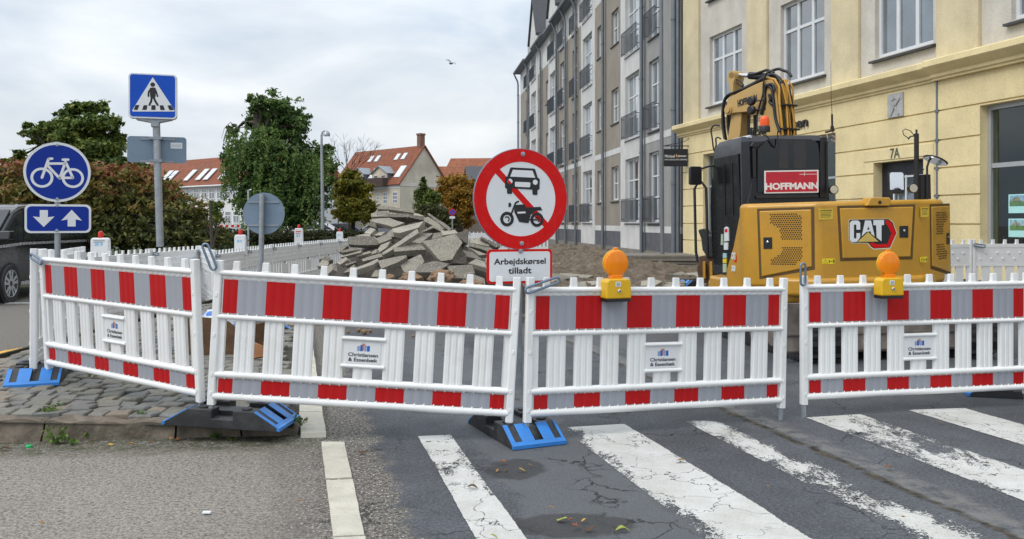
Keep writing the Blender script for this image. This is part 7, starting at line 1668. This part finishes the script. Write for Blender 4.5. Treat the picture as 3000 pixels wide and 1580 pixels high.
# ------------------------------------------------------------------ fallen leaves, litter and weeds
lm = {'brown': mat('dry_brown_leaf', (.10,.055,.03), .8, var=.3, vs=30), 'tan': mat('tan_leaf', (.30,.17,.07), .8, var=.25, vs=30), 'green': mat('yellow_green_leaf', (.30,.34,.06), .6, var=.2, vs=30), 'yellow': mat('yellow_leaf', (.46,.30,.04), .6, var=.2, vs=30), 'rust': mat('rust_leaf', (.22,.075,.035), .8, var=.25, vs=30)}
LFG = "fallen leaves and litter on the road"
def leaf(px, py, L, w, c, label, ang=0, z=.008, maple=False):
    p0 = G(px, py, z); b = MB()
    rl = random.Random(px*7+py)
    if maple: out = [(L*.5*(1 if i % 2 == 0 else .45)*rl.uniform(.8,1.1)*math.cos(R(36*i)), L*.5*(1 if i % 2 == 0 else .45)*math.sin(R(36*i))) for i in range(10)]
    else: out = [(L*(.5-i/8.0), w*.5*math.sin(math.pi*i/8)**.8) for i in range(9)]+[(L*(-.5+i/8.0), -w*.5*math.sin(math.pi*i/8)**.8) for i in range(1,8)]
    ca, sa = math.cos(R(ang)), math.sin(R(ang)); cx = lambda x, y: .012+.010*math.sin(x*60+px)+.35*y*y/w if w else .01
    vs = [(x*ca-y*sa, x*sa+y*ca, cx(x, y)) for x, y in out]; n = len(vs); vs += [(0,0,.016)]; vs += [(x,y,z_-.002) for x,y,z_ in vs[:n]]
    b.add(vs, [(i,(i+1)%n,n) for i in range(n)]+[(n+1+(i+1)%n, n+1+i, i, (i+1)%n) for i in range(n)]); o = b.build("fallen_leaf", lm[c], None); place(o, T(*p0)); tag(o, label, "leaf", LFG)
leaf(1384,1432,.07,.026,'brown',"curled dark brown leaf lying on the leftmost zebra stripe",-20); leaf(1060,1328,.06,.022,'brown',"long brown leaf on the grit beside the white edge stones",5); leaf(1467,1419,.022,.014,'tan',"tiny tan leaf right of the leftmost zebra stripe",30)
leaf(1472,1360,.04,.03,'rust',"rusty leaf at the upper left in the small damp hollow",-25); leaf(1457,1381,.025,.018,'tan',"tan leaf at the lower left in the small damp hollow",60); leaf(1530,1381,.042,.022,'yellow',"yellow leaf at the lower right in the small damp hollow",0); leaf(1555,1368,.03,.018,'tan',"tan leaf at the right tip of the small damp hollow",15); leaf(1482,1379,.022,.02,'brown',"dark curled leaf in the middle of the small damp hollow",40)
leaf(1646,1527,.06,.035,'green',"green and brown leaf at the upper left in the large damp hollow",-30); leaf(1673,1533,.028,.02,'rust',"small rusty leaf in the middle of the large damp hollow",20); leaf(1709,1530,.025,.018,'yellow',"small yellow leaf at the upper right in the large damp hollow",10); leaf(1686,1550,.05,.03,'rust',"pointed rusty leaf low in the large damp hollow",0,maple=True); leaf(1727,1555,.055,.018,'brown',"narrow brown leaf at the lower right in the large damp hollow",12); leaf(1824,1557,.075,.032,'green',"big bright green leaf right of the large damp hollow",12); leaf(1617,1496,.035,.014,'tan',"thin tan leaf above the large damp hollow",-5); leaf(1448,1578,.035,.02,'green',"green leaf at the bottom edge on the leftmost zebra stripe",0)
leaf(1993,1355,.055,.028,'tan',"tan oval leaf on the widest zebra stripe",-35); leaf(2251,1434,.02,.012,'tan',"tiny tan leaf on dark asphalt between the zebra stripes",0); leaf(2602,1375,.05,.03,'rust',"rusty leaf lying on the long crack",-20,maple=True); leaf(2755,1241,.045,.02,'tan',"tan leaf between the two rightmost zebra stripes",-5); leaf(2892,1364,.035,.014,'brown',"brown leaf on the fourth zebra stripe near the right edge",5); leaf(2647,1525,.022,.014,'tan',"small tan leaf on the worn third zebra stripe",0)
leaf(385,1307,.06,.02,'tan',"pale peach leaf below the kerb right of the weeds",18); leaf(325,1305,.04,.012,'yellow',"orange sliver of leaf below the kerb",0); leaf(875,1477,.035,.018,'tan',"tan leaf on the grey brown asphalt left of the edge stones",10); leaf(122,1540,.035,.018,'tan',"pale tan leaf on the asphalt at the lower left",8); leaf(14,1319,.09,.026,'brown',"brown leaf under the kerb at the left edge",8); leaf(442,1305,.04,.03,'rust',"rusty curled leaf under the kerb below the rubber foot",40); leaf(504,1290,.05,.035,'tan',"tan upright leaf at the kerb joint",70); leaf(520,1288,.04,.03,'rust',"second leaf at the kerb joint, rusty and folded",10); leaf(686,1346,.022,.014,'tan',"tiny tan leaf on the asphalt under the kerb",0)
p0 = G(85,1311); b = MB(); b.lathe([(.022,0),(.022,.012),(.018,.016),(.005,.0165)], 18); o = b.build("bottle_cap", mat('green_plastic', (.01,.38,.12), .4), None, smooth=40); place(o, T(*p0)); tag(o, "bright green bottle cap at the foot of the kerb", "bottle cap", LFG)
p0 = G(606,1505,.004); b = MB(); b.box(-.022,.022,-.012,.012,0,.012); o = b.build("paper_scrap", M_['signwhite'], None, bevel=.004); place(o, T(*p0)); tag(o, "small white scrap on the grey brown asphalt", "scrap", LFG)
WM_ = leaf_mat('weed_leaves', [(.03,.07,.012),(.07,.14,.02),(.12,.20,.035),(.16,.22,.05)], trans=.3)
def weed(px, py, r_, h_, n, label, z=.0, sz=.016, name="weed", flat=.5):
    p0 = G(px, py, z); o = thing(name, label, "weed", p0, "weeds growing in the paving")
    C = []; Nn = []; t = MB()
    for i in range(max(4, n//5)):
        a = random.uniform(0, 2*math.pi); d = Vector((math.cos(a)*r_*random.uniform(.3,1), math.sin(a)*r_*.6*random.uniform(.3,1), h_*random.uniform(.35,1))); t.tube([Vector((0,0,-.02)), d*.5+Vector((0,0,h_*.2)), d], [.0025,.002,.001], 4)
        for j in range(5): C.append(np.array(p0)+np.array(d)*random.uniform(.5,1.05)+rng.normal(size=3)*sz*.6); q = rng.normal(size=3)*.6; q[2] += .8; q[1] -= .3; Nn.append(q/np.linalg.norm(q))
    t.build("stem", mat('weed_stem', (.08,.12,.03), .7), o); C = np.array(C); leaf_mesh("weed_leaf_mass", C, np.array(Nn), sz*rng.uniform(.6,1.3,len(C)), rng.uniform(.1,.95,len(C)), WM_, o)
weed(165,1301,.10,.12,110,"broad leafy weed at the kerb in front of the cobbles, the largest"); weed(258,1288,.065,.085,60,"second leafy weed at the kerb right of the largest"); weed(207,1306,.035,.035,25,"low weed between the two leafy weeds at the kerb"); weed(628,1284,.04,.03,30,"small flat weed at the kerb below the rubber foot"); weed(680,1290,.05,.02,25,"mossy low weed at the kerb right of the rubber foot",sz=.01)
weed(147,1214,.08,.06,60,"grass tuft among the cobbles at the left",.14,.014); weed(170,1200,.06,.05,40,"smaller grass tuft just behind the left one",.14,.012); weed(882,1240,.07,.05,60,"grass tuft beside the rubber foot at the cream edge stones",.08,.013); weed(415,1216,.04,.03,25,"tiny tuft among the cobbles left of the rubber foot",.13,.011); weed(268,1115,.05,.07,30,"dry tuft under the slanting striped barrier",.15,.012)
